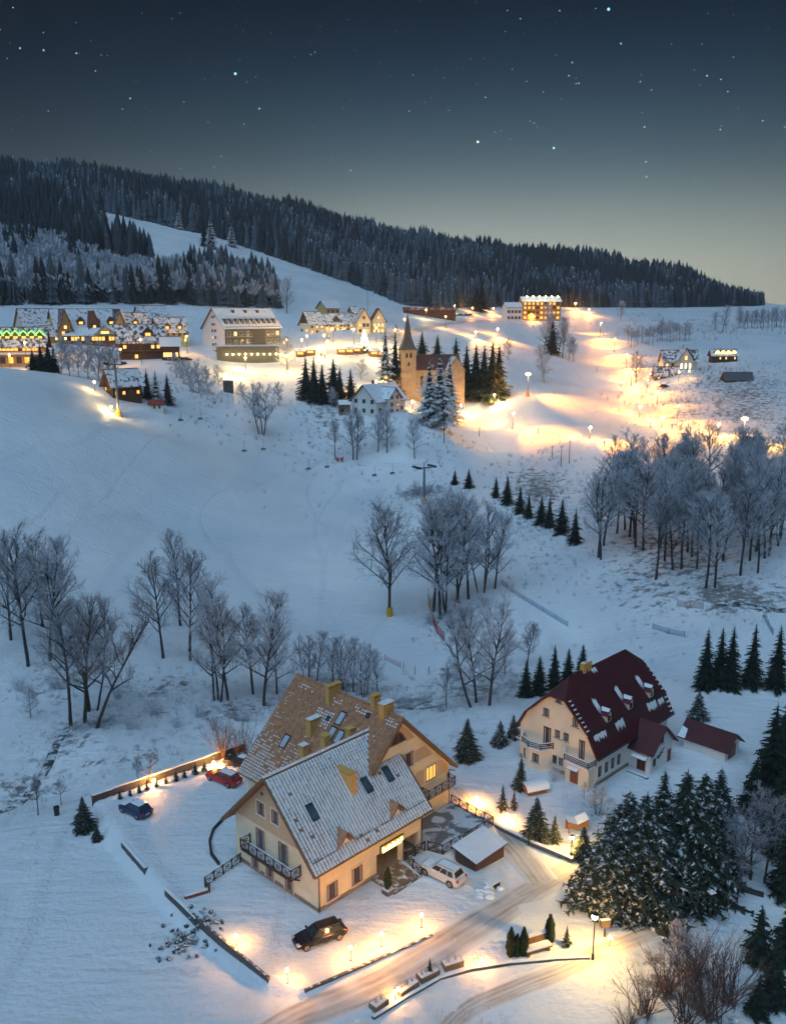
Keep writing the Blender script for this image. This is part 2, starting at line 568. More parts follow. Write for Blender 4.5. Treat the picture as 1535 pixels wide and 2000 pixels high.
# brush: dry growth poking through the snow, as the place itself has it (px, py, rx, ry, amount)
BRUSH = [(330, 1345, 110, 35, .8), (470, 1390, 110, 30, .9), (100, 1340, 110, 40, .7), (180, 1415, 80, 20, .9), (890, 1205, 70, 25, .9), (935, 1345, 80, 40, .9), (660, 1345, 100, 22, .9), (1010, 1330, 60, 30, .6), (800, 1375, 90, 40, .9), (900, 1330, 90, 60, .7), (620, 1370, 120, 40, .7), (140, 1440, 120, 60, .7), (250, 1480, 180, 50, .6), (60, 1540, 90, 50, .8), (330, 1400, 200, 60, .5), (1050, 950, 90, 45, .9), (1080, 1010, 110, 40, .7), (1300, 1080, 190, 100, .8),
         (1430, 1165, 140, 35, 1.0), (1060, 1090, 110, 60, .45), (1380, 640, 200, 45, .6), (1450, 780, 130, 40, .8), (1330, 800, 120, 30, .6), (1400, 745, 130, 22, .7), (1250, 735, 40, 20, .4), (820, 962, 45, 10, 1.0), (1450, 1680, 120, 120, .6), (1330, 1930, 160, 70, .9), (860, 1975, 120, 40, .35), (380, 1835, 60, 40, .3),
         (460, 560, 140, 40, .7), (120, 560, 150, 50, .6), (640, 800, 60, 20, .7), (400, 765, 60, 20, .5), (840, 840, 60, 20, .4), (900, 1450, 60, 60, .4), (1170, 1570, 60, 40, .5), (560, 820, 200, 40, .2), (680, 880, 150, 30, .25), (90, 1640, 120, 40, .15)]


def build_ground():
    na, nr = 400, 620
    aa = np.radians(np.linspace(-72, 72, na))
    aa = np.radians(72) * np.sign(aa) * (np.abs(aa) / np.radians(72)) ** 1.25
    rr = np.concatenate([[8, 16, 26, 36], np.exp(np.linspace(math.log(46), math.log(130), 260)), np.exp(np.linspace(math.log(131), math.log(1900), nr - 264))])
    Rg, A = np.meshgrid(rr, aa, indexing='ij')
    X, Y = Rg * np.sin(A), Rg * np.cos(A)
    Z = TZ(X, Y)
    fine = _vnoise(X * 1.3, Y * 1.3, 5) * .03 + _vnoise(X * .45, Y * .45, 6) * .06
    Z += fine * (np.clip(1 - Rg / 260, 0, 1))
    V = np.stack([X, Y, Z], -1).reshape(-1, 3)
    idx = np.arange(na * nr).reshape(nr, na)
    Fq = np.stack([idx[:-1, :-1], idx[:-1, 1:], idx[1:, 1:], idx[1:, :-1]], -1).reshape(-1, 4)
    me = bpy.data.meshes.new('ground')
    me.vertices.add(len(V))
    me.vertices.foreach_set('co', V.ravel())
    me.loops.add(Fq.size)
    me.loops.foreach_set('vertex_index', Fq[:, ::-1].ravel())
    me.polygons.add(len(Fq))
    me.polygons.foreach_set('loop_start', np.arange(len(Fq)) * 4)
    me.polygons.foreach_set('loop_total', np.full(len(Fq), 4))
    me.polygons.foreach_set('use_smooth', np.ones(len(Fq), bool))
    me.update(calc_edges=True)
    b = np.zeros(len(V))
    zc = V[:, 2] - CAM_H
    w = np.maximum(V[:, 1] * C_ - zc * S_, 1)
    px = 767.5 + F_PX * V[:, 0] / w
    py = 1000 - F_PX * (V[:, 1] * S_ + zc * C_) / w
    for x, y, rx, ry, a in BRUSH:
        # blobs of growth sit on the ground round the place each marks
        q = at(x, y)
        sx = rx * mpp(q)
        dep = math.atan2(CAM_H - q.z, math.hypot(q.x, q.y))
        sy = min(ry * mpp(q) / max(math.sin(dep), .08), 90)
        u = np.array([q.x, q.y]) / math.hypot(q.x, q.y)
        dx, dy = V[:, 0] - q.x, V[:, 1] - q.y
        al, ac = dx * u[0] + dy * u[1], dx * u[1] - dy * u[0]
        b = np.maximum(b, a * np.exp(-((ac / sx) ** 2 + (al / sy) ** 2) * 1.2))
    at_ = me.attributes.new('brush', 'FLOAT', 'POINT')
    at_.data.foreach_set('value', b)
    m = bpy.data.materials.new('snow_ground')
    m.use_nodes = True
    t = m.node_tree
    bs = t.nodes['Principled BSDF']
    bs.inputs['Roughness'].default_value = .6
    bs.inputs['Specular IOR Level'].default_value = .25
    tc = N(t, 'ShaderNodeTexCoord').outputs['Object']
    n1 = N(t, 'ShaderNodeTexNoise', {'Vector': tc, 'Scale': .035, 'Detail': 5.0, 'Roughness': .6})
    snow = RAMP(t, n1.outputs[0], [(.3, (.63, .69, .75)), (.7, (.85, .865, .88))])
    br = N(t, 'ShaderNodeAttribute', attribute_name='brush').outputs['Fac']
    n2 = N(t, 'ShaderNodeTexNoise', {'Vector': tc, 'Scale': .55, 'Detail': 8.0, 'Roughness': .72})
    n3 = N(t, 'ShaderNodeTexNoise', {'Vector': tc, 'Scale': .09, 'Detail': 3.0})
    f = MATH(t, 'ADD', MATH(t, 'MULTIPLY', br, .30), MATH(t, 'MULTIPLY_ADD', n3.outputs[0], .16, -.08))
    f = MATH(t, 'SUBTRACT', MATH(t, 'ADD', n2.outputs[0], f), .70)
    f = N(t, 'ShaderNodeMapRange', {0: f, 1: 0.0, 2: .09, 3: 0.0, 4: .85}).outputs[0]
    n4 = N(t, 'ShaderNodeTexNoise', {'Vector': tc, 'Scale': 2.2, 'Detail': 3.0})
    dirt = RAMP(t, n4.outputs[0], [(.35, (.045, .04, .04)), (.65, (.15, .12, .10))])
    t.links.new(MIX(t, f, snow, dirt), bs.inputs['Base Color'])
    # wind ripples and old tracks
    mp = N(t, 'ShaderNodeMapping', {0: tc})
    mp.inputs['Scale'].default_value = (.25, 1.0, 1.0)
    mp.inputs['Rotation'].default_value = (0, 0, R(25))
    n5 = N(t, 'ShaderNodeTexNoise', {'Vector': mp.outputs[0], 'Scale': .8, 'Detail': 5.0})
    n6 = N(t, 'ShaderNodeTexNoise', {'Vector': tc, 'Scale': 1.7, 'Detail': 6.0})
    h = MATH(t, 'ADD', n5.outputs[0], MATH(t, 'MULTIPLY', n6.outputs[0], .6))
    # ski and groomer tracks wander over the open slopes
    tr = None
    for rot, sc_, wd in ((20, (.02, .0045, .02), .010), (-35, (.028, .006, .02), .009), (75, (.02, .005, .02), .010)):
        m3 = N(t, 'ShaderNodeMapping', {0: tc})
        m3.inputs['Scale'].default_value = sc_
        m3.inputs['Rotation'].default_value = (0, 0, R(rot))
        q = N(t, 'ShaderNodeTexNoise', {'Vector': m3.outputs[0], 'Scale': 1.0, 'Detail': 2.5, 'Roughness': .45}).outputs[0]
        q = N(t, 'ShaderNodeMapRange', {0: MATH(t, 'ABSOLUTE', MATH(t, 'SUBTRACT', q, .5)), 1: wd * .3, 2: wd, 3: 1.0, 4: 0.0}).outputs[0]
        tr = q if tr is None else MATH(t, 'MAXIMUM', tr, q)
    tr = MATH(t, 'MULTIPLY', tr, N(t, 'ShaderNodeMapRange', {0: n6.outputs[0], 1: .38, 2: .55, 3: 0.0, 4: 1.0}).outputs[0])
    h = MATH(t, 'SUBTRACT', h, MATH(t, 'MULTIPLY', tr, .35))
    t.links.new(MIX(t, MATH(t, 'MULTIPLY', tr, .16), MIX(t, f, snow, dirt), (.45, .50, .56)), bs.inputs['Base Color'])
    bp = N(t, 'ShaderNodeBump', {'Height': h, 'Strength': .85, 'Distance': .35})
    t.links.new(bp.outputs[0], bs.inputs['Normal'])
    me.materials.append(m)
    return inst('ground', me, kind='structure')


build_ground()


def strip(name, pts, width, m, lift=.03, n_lat=10, step=.8, kind='structure', label=None, cat=None, uvs=True, edge=.0):
    """a band draped on the ground along a line of ground points; the UV map runs across and along it"""
    P = [Vector(p) for p in pts]
    line = []
    for i in range(len(P) - 1):
        p0, p1, p2, p3 = P[max(i - 1, 0)], P[i], P[i + 1], P[min(i + 2, len(P) - 1)]
        k = max(2, int((p2 - p1).length / step))
        for j in range(k):
            s = j / k
            line.append(.5 * ((2 * p1) + (p2 - p0) * s + (2 * p0 - 5 * p1 + 4 * p2 - p3) * s * s + (3 * p1 - p0 - 3 * p2 + p3) * s ** 3))
    line.append(P[-1])
    V, UV = [], []
    for i, p in enumerate(line):
        d = line[min(i + 1, len(line) - 1)] - line[max(i - 1, 0)]
        d.z = 0
        d.normalize()
        n = Vector((-d.y, d.x, 0))
        w = width(i / (len(line) - 1)) if callable(width) else width
        for j in range(n_lat + 1):
            s = j / n_lat - .5
            q = p + n * (w * s)
            V.append((q.x, q.y))
            UV.append((j / n_lat, i * step))
    A = np.array(V)
    Z = TZ(A[:, 0], A[:, 1])
    lat = np.tile(np.abs(np.linspace(-1, 1, n_lat + 1)), len(line))
    Z = Z + lift * np.where(lat > .97, -3.0, 1.0)
    me = bpy.data.meshes.new(name)
    nl = n_lat + 1
    fs = [(i * nl + j, i * nl + j + 1, (i + 1) * nl + j + 1, (i + 1) * nl + j) for i in range(len(line) - 1) for j in range(n_lat)]
    me.from_pydata([(x, y, z) for (x, y), z in zip(V, Z)], [], [f[::-1] for f in fs])
    uvl = me.uv_layers.new(name='UVMap')
    for l in me.loops:
        uvl.data[l.index].uv = UV[l.vertex_index]
    me.polygons.foreach_set('use_smooth', [True] * len(fs))
    me.materials.append(m)
    return inst(name, me, kind=kind, label=label, cat=cat)


def track_mat():
    m = bpy.data.materials.new('driven_snow')
    m.use_nodes = True
    t = m.node_tree
    b = t.nodes['Principled BSDF']
    b.inputs['Roughness'].default_value = .55
    uv = N(t, 'ShaderNodeUVMap').outputs[0]
    mp = N(t, 'ShaderNodeMapping', {0: uv})
    mp.inputs['Scale'].default_value = (9.0, .12, 1)
    n1 = N(t, 'ShaderNodeTexNoise', {'Vector': mp.outputs[0], 'Scale': 1.0, 'Detail': 5.0, 'Roughness': .6})
    tc = N(t, 'ShaderNodeTexCoord').outputs['Object']
    n2 = N(t, 'ShaderNodeTexNoise', {'Vector': tc, 'Scale': .45, 'Detail': 5.0})
    u = N(t, 'ShaderNodeSeparateXYZ', {0: uv}).outputs[0]
    mid = N(t, 'ShaderNodeMapRange', {0: MATH(t, 'ABSOLUTE', MATH(t, 'SUBTRACT', u, .5)), 1: .25, 2: .5, 3: .16, 4: -.30}).outputs[0]
    f = MATH(t, 'ADD', MATH(t, 'MULTIPLY_ADD', n1.outputs[0], .7, MATH(t, 'MULTIPLY', n2.outputs[0], .4)), mid)
    wob = MATH(t, 'MULTIPLY_ADD', N(t, 'ShaderNodeTexNoise', {'Vector': tc, 'Scale': .12, 'Detail': 2.0}).outputs[0], .22, -.11)
    uw = MATH(t, 'ADD', u, wob)
    for c0, wd, am in ((.30, .035, .09), (.44, .03, .11), (.60, .035, .08), (.74, .03, .10)):
        rut = N(t, 'ShaderNodeMapRange', {0: MATH(t, 'ABSOLUTE', MATH(t, 'SUBTRACT', uw, c0)), 1: wd * .5, 2: wd * 1.6, 3: am, 4: 0.0}, interpolation_type='SMOOTHSTEP').outputs[0]
        f = MATH(t, 'ADD', f, MATH(t, 'MULTIPLY', rut, MATH(t, 'MULTIPLY', n2.outputs[0], 1.6)))
    c = RAMP(t, f, [(.46, (.77, .79, .81)), (.62, (.68, .67, .66)), (.76, (.54, .51, .48)), (.95, (.34, .30, .27))])
    t.links.new(c, b.inputs['Base Color'])
    bp = N(t, 'ShaderNodeBump', {'Height': f, 'Strength': .6, 'Distance': .12})
    t.links.new(bp.outputs[0], b.inputs['Normal'])
    return m


M_TRACK = track_mat()
dr = [at(450, 2080), at(560, 2000), at(690, 1945), at(830, 1872), at(950, 1795), at(1050, 1735), at(1130, 1690), at(1180, 1660)]
strip('driveway', dr, lambda s: 5.2 - 1.0 * s, M_TRACK, .035)
strip('side_road', [at(1060, 1722), at(1030, 1685), at(990, 1640), at(940, 1595), at(905, 1566), at(880, 1540)], 4.2, M_TRACK, .05)
strip('footpath', [at(830, 2080), at(900, 1985), at(1010, 1930), at(1110, 1890), at(1200, 1850), at(1300, 1810)], lambda s: 2.6, M_TRACK, .03)
strip('village_road', [atd(745, 415), atd(800, 440), atd(870, 490), atd(930, 540), atd(985, 575), atd(1080, 600)], 8, M_TRACK, .15, step=4)
# ------------------------------------------------------------------ shared building pieces
def rail_run(parent, pts, h=1.0, m=None, step=1.5, x_per=1, base=.12, cap=.07):
    """timber railing: posts, two rails and crossed braces between each pair of posts"""
    m = m or M_RAIL
    P = [Vector(p) for p in pts]
    for k in range(len(P) - 1):
        a, b = P[k], P[k + 1]
        n = max(1, round((b - a).length / step))
        for i in range(n + 1):
            if i == n and k < len(P) - 2:
                continue
            q = a.lerp(b, i / n)
            mb = MB()
            mb.box(-.055, .055, -.055, .055, -.05, h + .1, m)
            mb.box(-.075, .075, -.075, .075, h + .1, h + .15, m, SNOW)
            mb.build('post', parent, q, math.atan2((b - a).y, (b - a).x))
        for z, t in ((h, cap), (base, .05)):
            mb = MB()
            mb.bar(a + Vector((0, 0, z)), b + Vector((0, 0, z)), .07, t, m)
            mb.build('rail', parent)
        for i in range(n):
            for j in range(x_per):
                q0, q1 = a.lerp(b, (i + j / x_per) / n), a.lerp(b, (i + (j + 1) / x_per) / n)
                mb = MB()
                mb.bar(q0 + Vector((0, 0, base)), q1 + Vector((0, 0, h)), .045, .05, m)
                mb.bar(q0 + Vector((0, 0, h)), q1 + Vector((0, 0, base)), .04, .05, m)
                c = q0.lerp(q1, .5) + Vector((0, 0, (h + base) / 2))
                d = (q1 - q0) * .25
                e = Vector((0, 0, (h - base) * .28))
                for s0, s1 in ((-d, e), (e, d), (d, -e), (-e, -d)):
                    mb.bar(c + s0, c + s1, .035, .04, m)
                mb.build('brace', parent)


def tile_field(parent, name, O, eu, es, W, Ls, keep, snowf, mt, tw=.375, tl=.335, seed=1):
    """overlapping pantiles, a roll and a pan each, with a patch of snow in the pan where snowf says"""
    rnd = random.Random(seed)
    O, eu, es = Vector(O), Vector(eu).normalized(), Vector(es).normalized()
    nn = eu.cross(es)
    if nn.z < 0:
        nn = -nn
    mb = MB()
    km, ks = mb.slot(mt), mb.slot(SNOW)
    for j in range(int(Ls / tl)):
        for i in range(int(W / tw)):
            a, s = (i + .5) * tw, (j + .5) * tl
            c = O + eu * a + es * s
            if not keep(c):
                continue
            def p(x, y, h):
                return c + eu * ((x - .5) * tw) + es * ((y - .5) * tl) + nn * h
            j1, j2 = rnd.uniform(-.006, .006), rnd.uniform(-.006, .006)
            lo, hi = .07 + j1, .012
            pr = [(0, .055), (.16, .075), (.36, .055), (.44, .012), (.94, .012), (1, .055)]
            b = len(mb.V)
            for x, h in pr:
                mb.V.append(tuple(p(x, -.02, h + lo + j2 * x)))
            for x, h in pr:
                mb.V.append(tuple(p(x, 1.05, h + hi)))
            for k in range(5):
                mb.F.append((b + k, b + k + 1, b + k + 7, b + k + 6))
                mb.M.append(km)
            # front lip
            b2 = len(mb.V)
            mb.V += [tuple(p(0, -.02, 0)), tuple(p(1, -.02, 0)), tuple(p(.94, -.02, .012 + lo)), tuple(p(.36, -.02, .06 + lo)), tuple(p(.1, -.02, .07 + lo))]
            mb.F.append((b2, b2 + 1, b2 + 2, b2 + 3, b2 + 4))
            mb.M.append(km)
            f = snowf(c, rnd)
            if f > 0:
                x0, x1 = .38 - .58 * max(0, f - .55) + .2 * max(0, .35 - f), .97
                y0, y1 = .02, min(1.0, .25 + .78 * f + rnd.uniform(-.08, .05))
                hh = .028 + .03 * f
                b = len(mb.V)
                for y, q in ((y0, lo), (y1, hi + .01)):
                    mb.V += [tuple(p(x0, y, .015 + q)), tuple(p(x0 + .08, y, .015 + q + hh)), tuple(p(x1 - .05, y, .012 + q + hh)), tuple(p(x1, y, .02 + q))]
                for k in range(3):
                    mb.F.append((b + k, b + k + 1, b + k + 5, b + k + 4))
                    mb.M.append(ks)
                mb.F.append((b, b + 1, b + 2, b + 3))
                mb.M.append(ks)
    o = mb.build(name, parent)
    o['kind'] = 'stuff'
    return o


def face_map(kind, off=0.0, w0=0.0):
    """local (along, out, up) -> local xyz for a wall face"""
    if kind == 'G':      # faces -x
        return lambda a, o, z: (off - o, a, z)
    if kind == 'F':      # faces -y
        return lambda a, o, z: (a, off - o, z)
    if kind == 'E':      # faces +x
        return lambda a, o, z: (off + o, a, z)
    if kind == 'K':      # faces +y
        return lambda a, o, z: (a, off + o, z)


def fbox(mb, f, a0, a1, o0, o1, z0, z1, m, top=None):
    p, q = f(a0, o0, z0), f(a1, o1, z1)
    mb.box(min(p[0], q[0]), max(p[0], q[0]), min(p[1], q[1]), max(p[1], q[1]), z0, z1, m, top)


M_CURT = mat('pale_curtain', (.34, .33, .31), .9, .25, 6)


def window(parent, f, a0, a1, z0, z1, frame=None, pane=None, trim=None, bars=1, sill=True, name='window', tw=.16, cross=False):
    frame, pane = frame or M_WOODR, pane or M_GLASSD
    mb = MB()
    if trim:
        for b0, b1, c0, c1 in ((a0 - tw, a1 + tw, z1, z1 + tw), (a0 - tw, a0, z0, z1), (a1, a1 + tw, z0, z1)):
            fbox(mb, f, b0, b1, -.02, .06, c0, c1, trim)
    if sill:
        fbox(mb, f, a0 - .2, a1 + .2, -.02, .16, z0 - .1, z0, M_TRIM if trim else M_GREYM, SNOW)
    if not mb.V:
        fbox(mb, f, a0 - .05, a1 + .05, -.02, .03, z1, z1 + .05, frame)
    w = mb.build(name, parent)
    mb = MB()
    fw = .13
    for b0, b1, c0, c1 in ((a0, a0 + fw, z0, z1), (a1 - fw, a1, z0, z1), (a0 + fw, a1 - fw, z0, z0 + fw), (a0 + fw, a1 - fw, z1 - fw, z1)):
        fbox(mb, f, b0, b1, -.02, .045, c0, c1, frame)
    for k in range(bars):
        c = a0 + (a1 - a0) * (k + 1) / (bars + 1)
        fbox(mb, f, c - .05, c + .05, -.02, .04, z0 + fw, z1 - fw, frame)
    if cross:
        zc = z0 + (z1 - z0) * .68
        fbox(mb, f, a0 + fw, a1 - fw, -.02, .035, zc - .035, zc + .035, frame)
    mb.build('frame', w)
    mb = MB()
    fbox(mb, f, a0 + fw * .5, a1 - fw * .5, -.02, .015, z0 + fw * .5, z1 - fw * .5, pane)
    mb.build('pane', w)
    if pane in (M_GLASSD, M_GLASSB) and a1 - a0 > .6:
        for c0, c1 in ((a0 + fw, a0 + fw + (a1 - a0) * .17), (a1 - fw - (a1 - a0) * .17, a1 - fw)):
            mb = MB()
            fbox(mb, f, c0, c1, -.02, .02, z0 + fw, z1 - fw, M_CURT)
            mb.build('curtain', w)
    return w


def slab_roof(parent, name, quad, th, m, under=None, **kw):
    """a roof plane given by its upper-face corners, with thickness"""
    P = [Vector(p) for p in quad]
    n = (P[1] - P[0]).cross(P[2] - P[0]).normalized()
    if n.z < 0:
        n = -n
    Q = [p - n * th for p in P]
    mb = MB()
    k = len(P)
    mb.face(P if (P[1] - P[0]).cross(P[2] - P[0]).z > 0 else P[::-1], m)
    und = under or m
    mb.face(Q, und)
    for i in range(k):
        j = (i + 1) % k
        mb.face([P[i], P[j], Q[j], Q[i]], und)
    return mb.build(name, parent, **kw)


# ------------------------------------------------------------------ the guest house in front
def guest_house():
    g = empty('guest_house', HB, R(46.187), 'cream guest house with snow-dusted tiled roofs and lit sign over its entrance', 'building')
    W, s, ze, zr = 12.356, 1.0147, 4.55, 11.674
    zs = lambda v: ze + s * (v + .843)
    sb, ub, zb = .99, 14.419, 13.417
    zbr = lambda u: zb - sb * abs(ub - u)
    # front wing walls
    mb = MB()
    z1 = 5.22
    mb.face([(0, W, -.6), (0, 0, -.6), (0, 0, z1), (0, W, z1)], M_CREAM)
    mb.face([(0, 0, -.6), (7.56, 0, -.6), (7.56, 0, z1 + .1), (0, 0, z1 + .1)], M_CREAM)
    mb.face([(7.56, 0, 2.3), (14.0, 0, 2.3), (14.0, 0, z1 + .1), (7.56, 0, z1 + .1)], M_CREAM)
    mb.face([(14.0, 0, -.6), (14.0, 3.65, -.6), (14.0, 3.65, zs(3.65) - .3), (14.0, 0, z1 + .1)], M_CREAM)
    mb.face([(6.4, W, -.6), (0, W, -.6), (0, W, z1), (6.4, W, z1)], M_CREAM)
    mb.face([(7.56, 0, 2.3), (7.56, 2.8, 2.3), (14, 2.8, 2.3), (14, 0, 2.3)], M_CREAM)
    mb.face([(7.56, 0, -.3), (7.56, 2.8, -.3), (7.56, 2.8, 2.3), (7.56, 0, 2.3)], M_CREAM)
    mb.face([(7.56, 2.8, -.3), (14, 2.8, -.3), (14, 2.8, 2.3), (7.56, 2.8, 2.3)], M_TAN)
    mb.face([(7.56, 0, .11), (14, 0, .11), (14, 2.8, .11), (7.56, 2.8, .11)], M_PLINTH)
    mb.build('wall', g)
    mb = MB()
    ga = lambda v: min(zs(v), zs(W - v)) - .28
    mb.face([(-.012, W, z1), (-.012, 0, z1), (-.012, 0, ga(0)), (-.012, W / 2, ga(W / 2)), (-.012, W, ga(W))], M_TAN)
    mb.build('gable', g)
    mb = MB()
    mb.box(-.05, 0, -.05, W + .05, -.6, .42, M_PLINTH)
    mb.box(0, 7.5, -.05, 0, -.6, .42, M_PLINTH)
    mb.build('plinth', g)
    mb = MB()   # verge boards and soffit of the near gable
    mb.box(-.06, .03, 0, W, z1 - .05, z1 + .07, M_TRIM)
    mb.build('string_course', g)
    # back wing walls
    mb = MB()
    v0, v1, u0, u1 = 3.65, 18.8, 6.4, 22.69
    gb = lambda u: zbr(u) - .28
    mb.face([(u0, v0, -1.6), (u1, v0, -1.6), (u1, v0, gb(u1)), (ub, v0, gb(ub)), (u0, v0, gb(u0))], M_CREAM)
    mb.face([(u1, v0, -1.6), (u1, v1, -1.6), (u1, v1, gb(u1)), (u1, v0, gb(u1))], M_CREAM)
    mb.face([(u0, v1, -1.6), (u0, W, -1.6), (u0, W, gb(u0)), (u0, v1, gb(u0))], M_CREAM)
    mb.face([(u1, v1, -1.6), (u0, v1, -1.6), (u0, v1, gb(u0)), (ub, v1, gb(ub)), (u1, v1, gb(u1))], M_CREAM)
    mb.build('wall', g)
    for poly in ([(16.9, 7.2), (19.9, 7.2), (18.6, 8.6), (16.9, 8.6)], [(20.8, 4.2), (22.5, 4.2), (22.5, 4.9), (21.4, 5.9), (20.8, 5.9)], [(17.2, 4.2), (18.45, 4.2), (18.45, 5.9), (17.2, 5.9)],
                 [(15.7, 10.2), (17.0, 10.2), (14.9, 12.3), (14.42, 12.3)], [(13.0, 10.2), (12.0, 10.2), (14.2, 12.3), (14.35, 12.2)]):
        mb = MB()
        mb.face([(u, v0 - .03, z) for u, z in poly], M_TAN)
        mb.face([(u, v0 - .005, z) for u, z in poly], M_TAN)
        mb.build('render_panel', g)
    # roof planes
    slab_roof(g, 'roof', [(-1.133, -.843, ze), (14.8, -.843, ze), (14.8, 3.65, zs(3.65)), (10.07, 3.65, zs(3.65)), (12.655, W / 2, zr), (-1.133, W / 2, zr)], .22, M_TILE2, M_BROWN)
    slab_roof(g, 'roof', [(-1.133, W / 2, zr), (12.655, W / 2, zr), (5.5, 13.2, ze), (-1.133, 13.2, ze)], .22, M_TILE2, M_BROWN)
    slab_roof(g, 'roof', [(ub, 2.843, zb), (ub, 19.617, zb), (5.642, 19.617, zbr(5.642)), (5.642, 2.843 + 9.7, zbr(5.642)), (9.9, 2.843, zbr(9.9))], .22, M_TILE, M_BROWN)
    slab_roof(g, 'roof', [(ub, 2.843, zb), (ub, 19.617, zb), (23.2, 19.617, zbr(23.2)), (23.2, 2.843, zbr(23.2))], .22, M_TILE, M_BROWN)
    # tiles
    def fr_keep(c):
        if c.y > 3.62 and c.x > 10.0:
            return c.x < 12.655 - (W / 2 - c.y) * 1.02 - .05
        return True
    nzf = lambda c, k, sd: .5 + .5 * math.sin(c.x * k + sd) * math.cos(c.y * k * 1.3 + sd * 2)

    def fr_snow(c, r):
        if r.random() < .012:
            return 0
        return min(1.15, max(.6, 1.02 + .12 * nzf(c, .7, 1) + r.uniform(-.25, .1)))
    tile_field(g, 'roof_tiles', (-1.12, -.83, ze + .01), (1, 0, 0), (0, 1, s), 15.9, math.hypot(W / 2 + .8, zr - ze), fr_keep, fr_snow, M_TILE2, seed=3)
    tile_field(g, 'roof_tiles', (-1.12, 13.19, ze + .01), (1, 0, 0), (0, -1, s), 13, math.hypot(W / 2 + .8, zr - ze), lambda c: c.x < 12.655 - (c.y - W / 2) * 1.02, fr_snow, M_TILE2, seed=4, tw=.75, tl=.67)

    def bk_keep(c):
        if c.y < W / 2:
            return c.z > zs(c.y) + .12 or c.y < 3.5 and c.z > zs(c.y) + .05
        if c.y < 13.3:
            return c.z > zs(W - c.y) + .12
        return True

    def bk_snow(c, r):
        a = 0.0
        hgt = (c.z - 4.7) / 8.7
        if hgt < .45 and c.y > 13:
            a = .95 - hgt * 1.5 + (.2 if c.y > 17 else 0)
        if c.y > 18.2:
            a = max(a, .55 - .5 * hgt)
        if .90 < hgt < .955 and nzf(c, 1.1, 2) > .38:
            a = max(a, .8)
        if abs(c.y - 12.6) < 1.2 and abs(c.x - 12.1) < .7:
            a = max(a, .9)
        if r.random() < a + .05:
            return .08 + .42 * a + r.uniform(-.06, .12)
        return 0
    tile_field(g, 'roof_tiles', (5.66, 19.6, zbr(5.66) + .01), (0, -1, 0), (1, 0, sb), 16.75, math.hypot(8.77, 8.69), bk_keep, bk_snow, M_TILE, seed=5)
    tile_field(g, 'roof_tiles', (23.18, 2.86, zbr(23.18) + .01), (0, 1, 0), (-1, 0, sb), 16.75, math.hypot(8.77, 8.69), lambda c: True, lambda c, r: .7 if r.random() < .5 else 0, M_TILE, seed=6, tw=.75, tl=.67)
    for a, b in (((-1.15, W / 2, zr + .05), (12.7, W / 2, zr + .05)), ((ub, 2.82, zb + .05), (ub, 19.64, zb + .05))):
        mb = MB()
        n = int((Vector(b) - Vector(a)).length / .42)
        for i in range(n):
            p, q = Vector(a).lerp(Vector(b), i / n), Vector(a).lerp(Vector(b), (i + 1.04) / n)
            mb.tube(p, q, .15, .125, M_TILE if a[1] < 5 or a[0] > 5 else SNOW, 8)
        mb.build('ridge_tiles', g)['kind'] = 'stuff'
    # timber verge boards
    for a, b in (((-1.15, -.86, ze - .1), (-1.15, W / 2, zr - .1)), ((-1.15, 13.2, ze - .1), (-1.15, W / 2, zr - .1)), ((14.82, -.86, ze - .1), (14.82, 3.6, zs(3.6) - .1)),
                 ((9.9, 2.83, zbr(9.9) - .1), (ub, 2.83, zb - .1)), ((23.22, 2.83, zbr(23.22) - .1), (ub, 2.83, zb - .1))):
        mb = MB()
        mb.bar(a, b, .06, .3, M_BROWN)
        mb.build('verge_board', g)
    # gutters and downpipes
    for a, b in (((-1.1, -.9, ze - .08), (14.8, -.9, ze - .08)), ((23.27, 2.85, zbr(23.2) - .08), (23.27, 19.6, zbr(23.2) - .08)), ((5.58, 13.3, zbr(5.6) - .08), (5.58, 19.6, zbr(5.6) - .08))):
        mb = MB()
        mb.tube(a, b, .075, .075, M_BROWN, 6)
        mb.build('gutter', g)
    for x, y in ((.05, -.09), (14.05, -.1), (22.6, 3.52)):
        mb = MB()
        mb.tube((x, y, -.1), (x, y, 4.3), .05, .05, M_RAIL, 6)
        mb.tube((x, y, 4.3), (x, y - .75, 4.5), .05, .05, M_RAIL, 6)
        mb.build('downpipe', g)
    # snow guards above the front eave
    for a, b in ((-.7, .6), (.9, 2.2), (4.9, 6.6), (6.9, 7.7), (8.0, 9.4), (11.7, 14.4)):
        mb = MB()
        mb.bar((a, -.16, zs(-.16) + .17), (b, -.16, zs(-.16) + .17), .05, .14, M_RAIL)
        n = max(2, int((b - a) / .7))
        for i in range(n + 1):
            x = a + (b - a) * i / n
            mb.bar((x, -.16, zs(-.16)), (x, -.16, zs(-.16) + .2), .04, .04, M_RAIL)
        mb.build('snow_guard', g)
    # uneven lip of snow along the front eave and the near verge
    rl = random.Random(12)
    mb = MB()
    n = 60
    for i in range(n):
        if rl.random() < .16:
            continue
        x = -1.1 + 15.9 * i / n
        mb.tube((x, -.80, ze + .06), (x + 15.9 / n * 1.05, -.80 + rl.uniform(-.03, .03), ze + .06 + rl.uniform(-.02, .03)), rl.uniform(.05, .11), rl.uniform(.05, .11), SNOW, 6)
    mb.build('eave_snow', g)['kind'] = 'stuff'
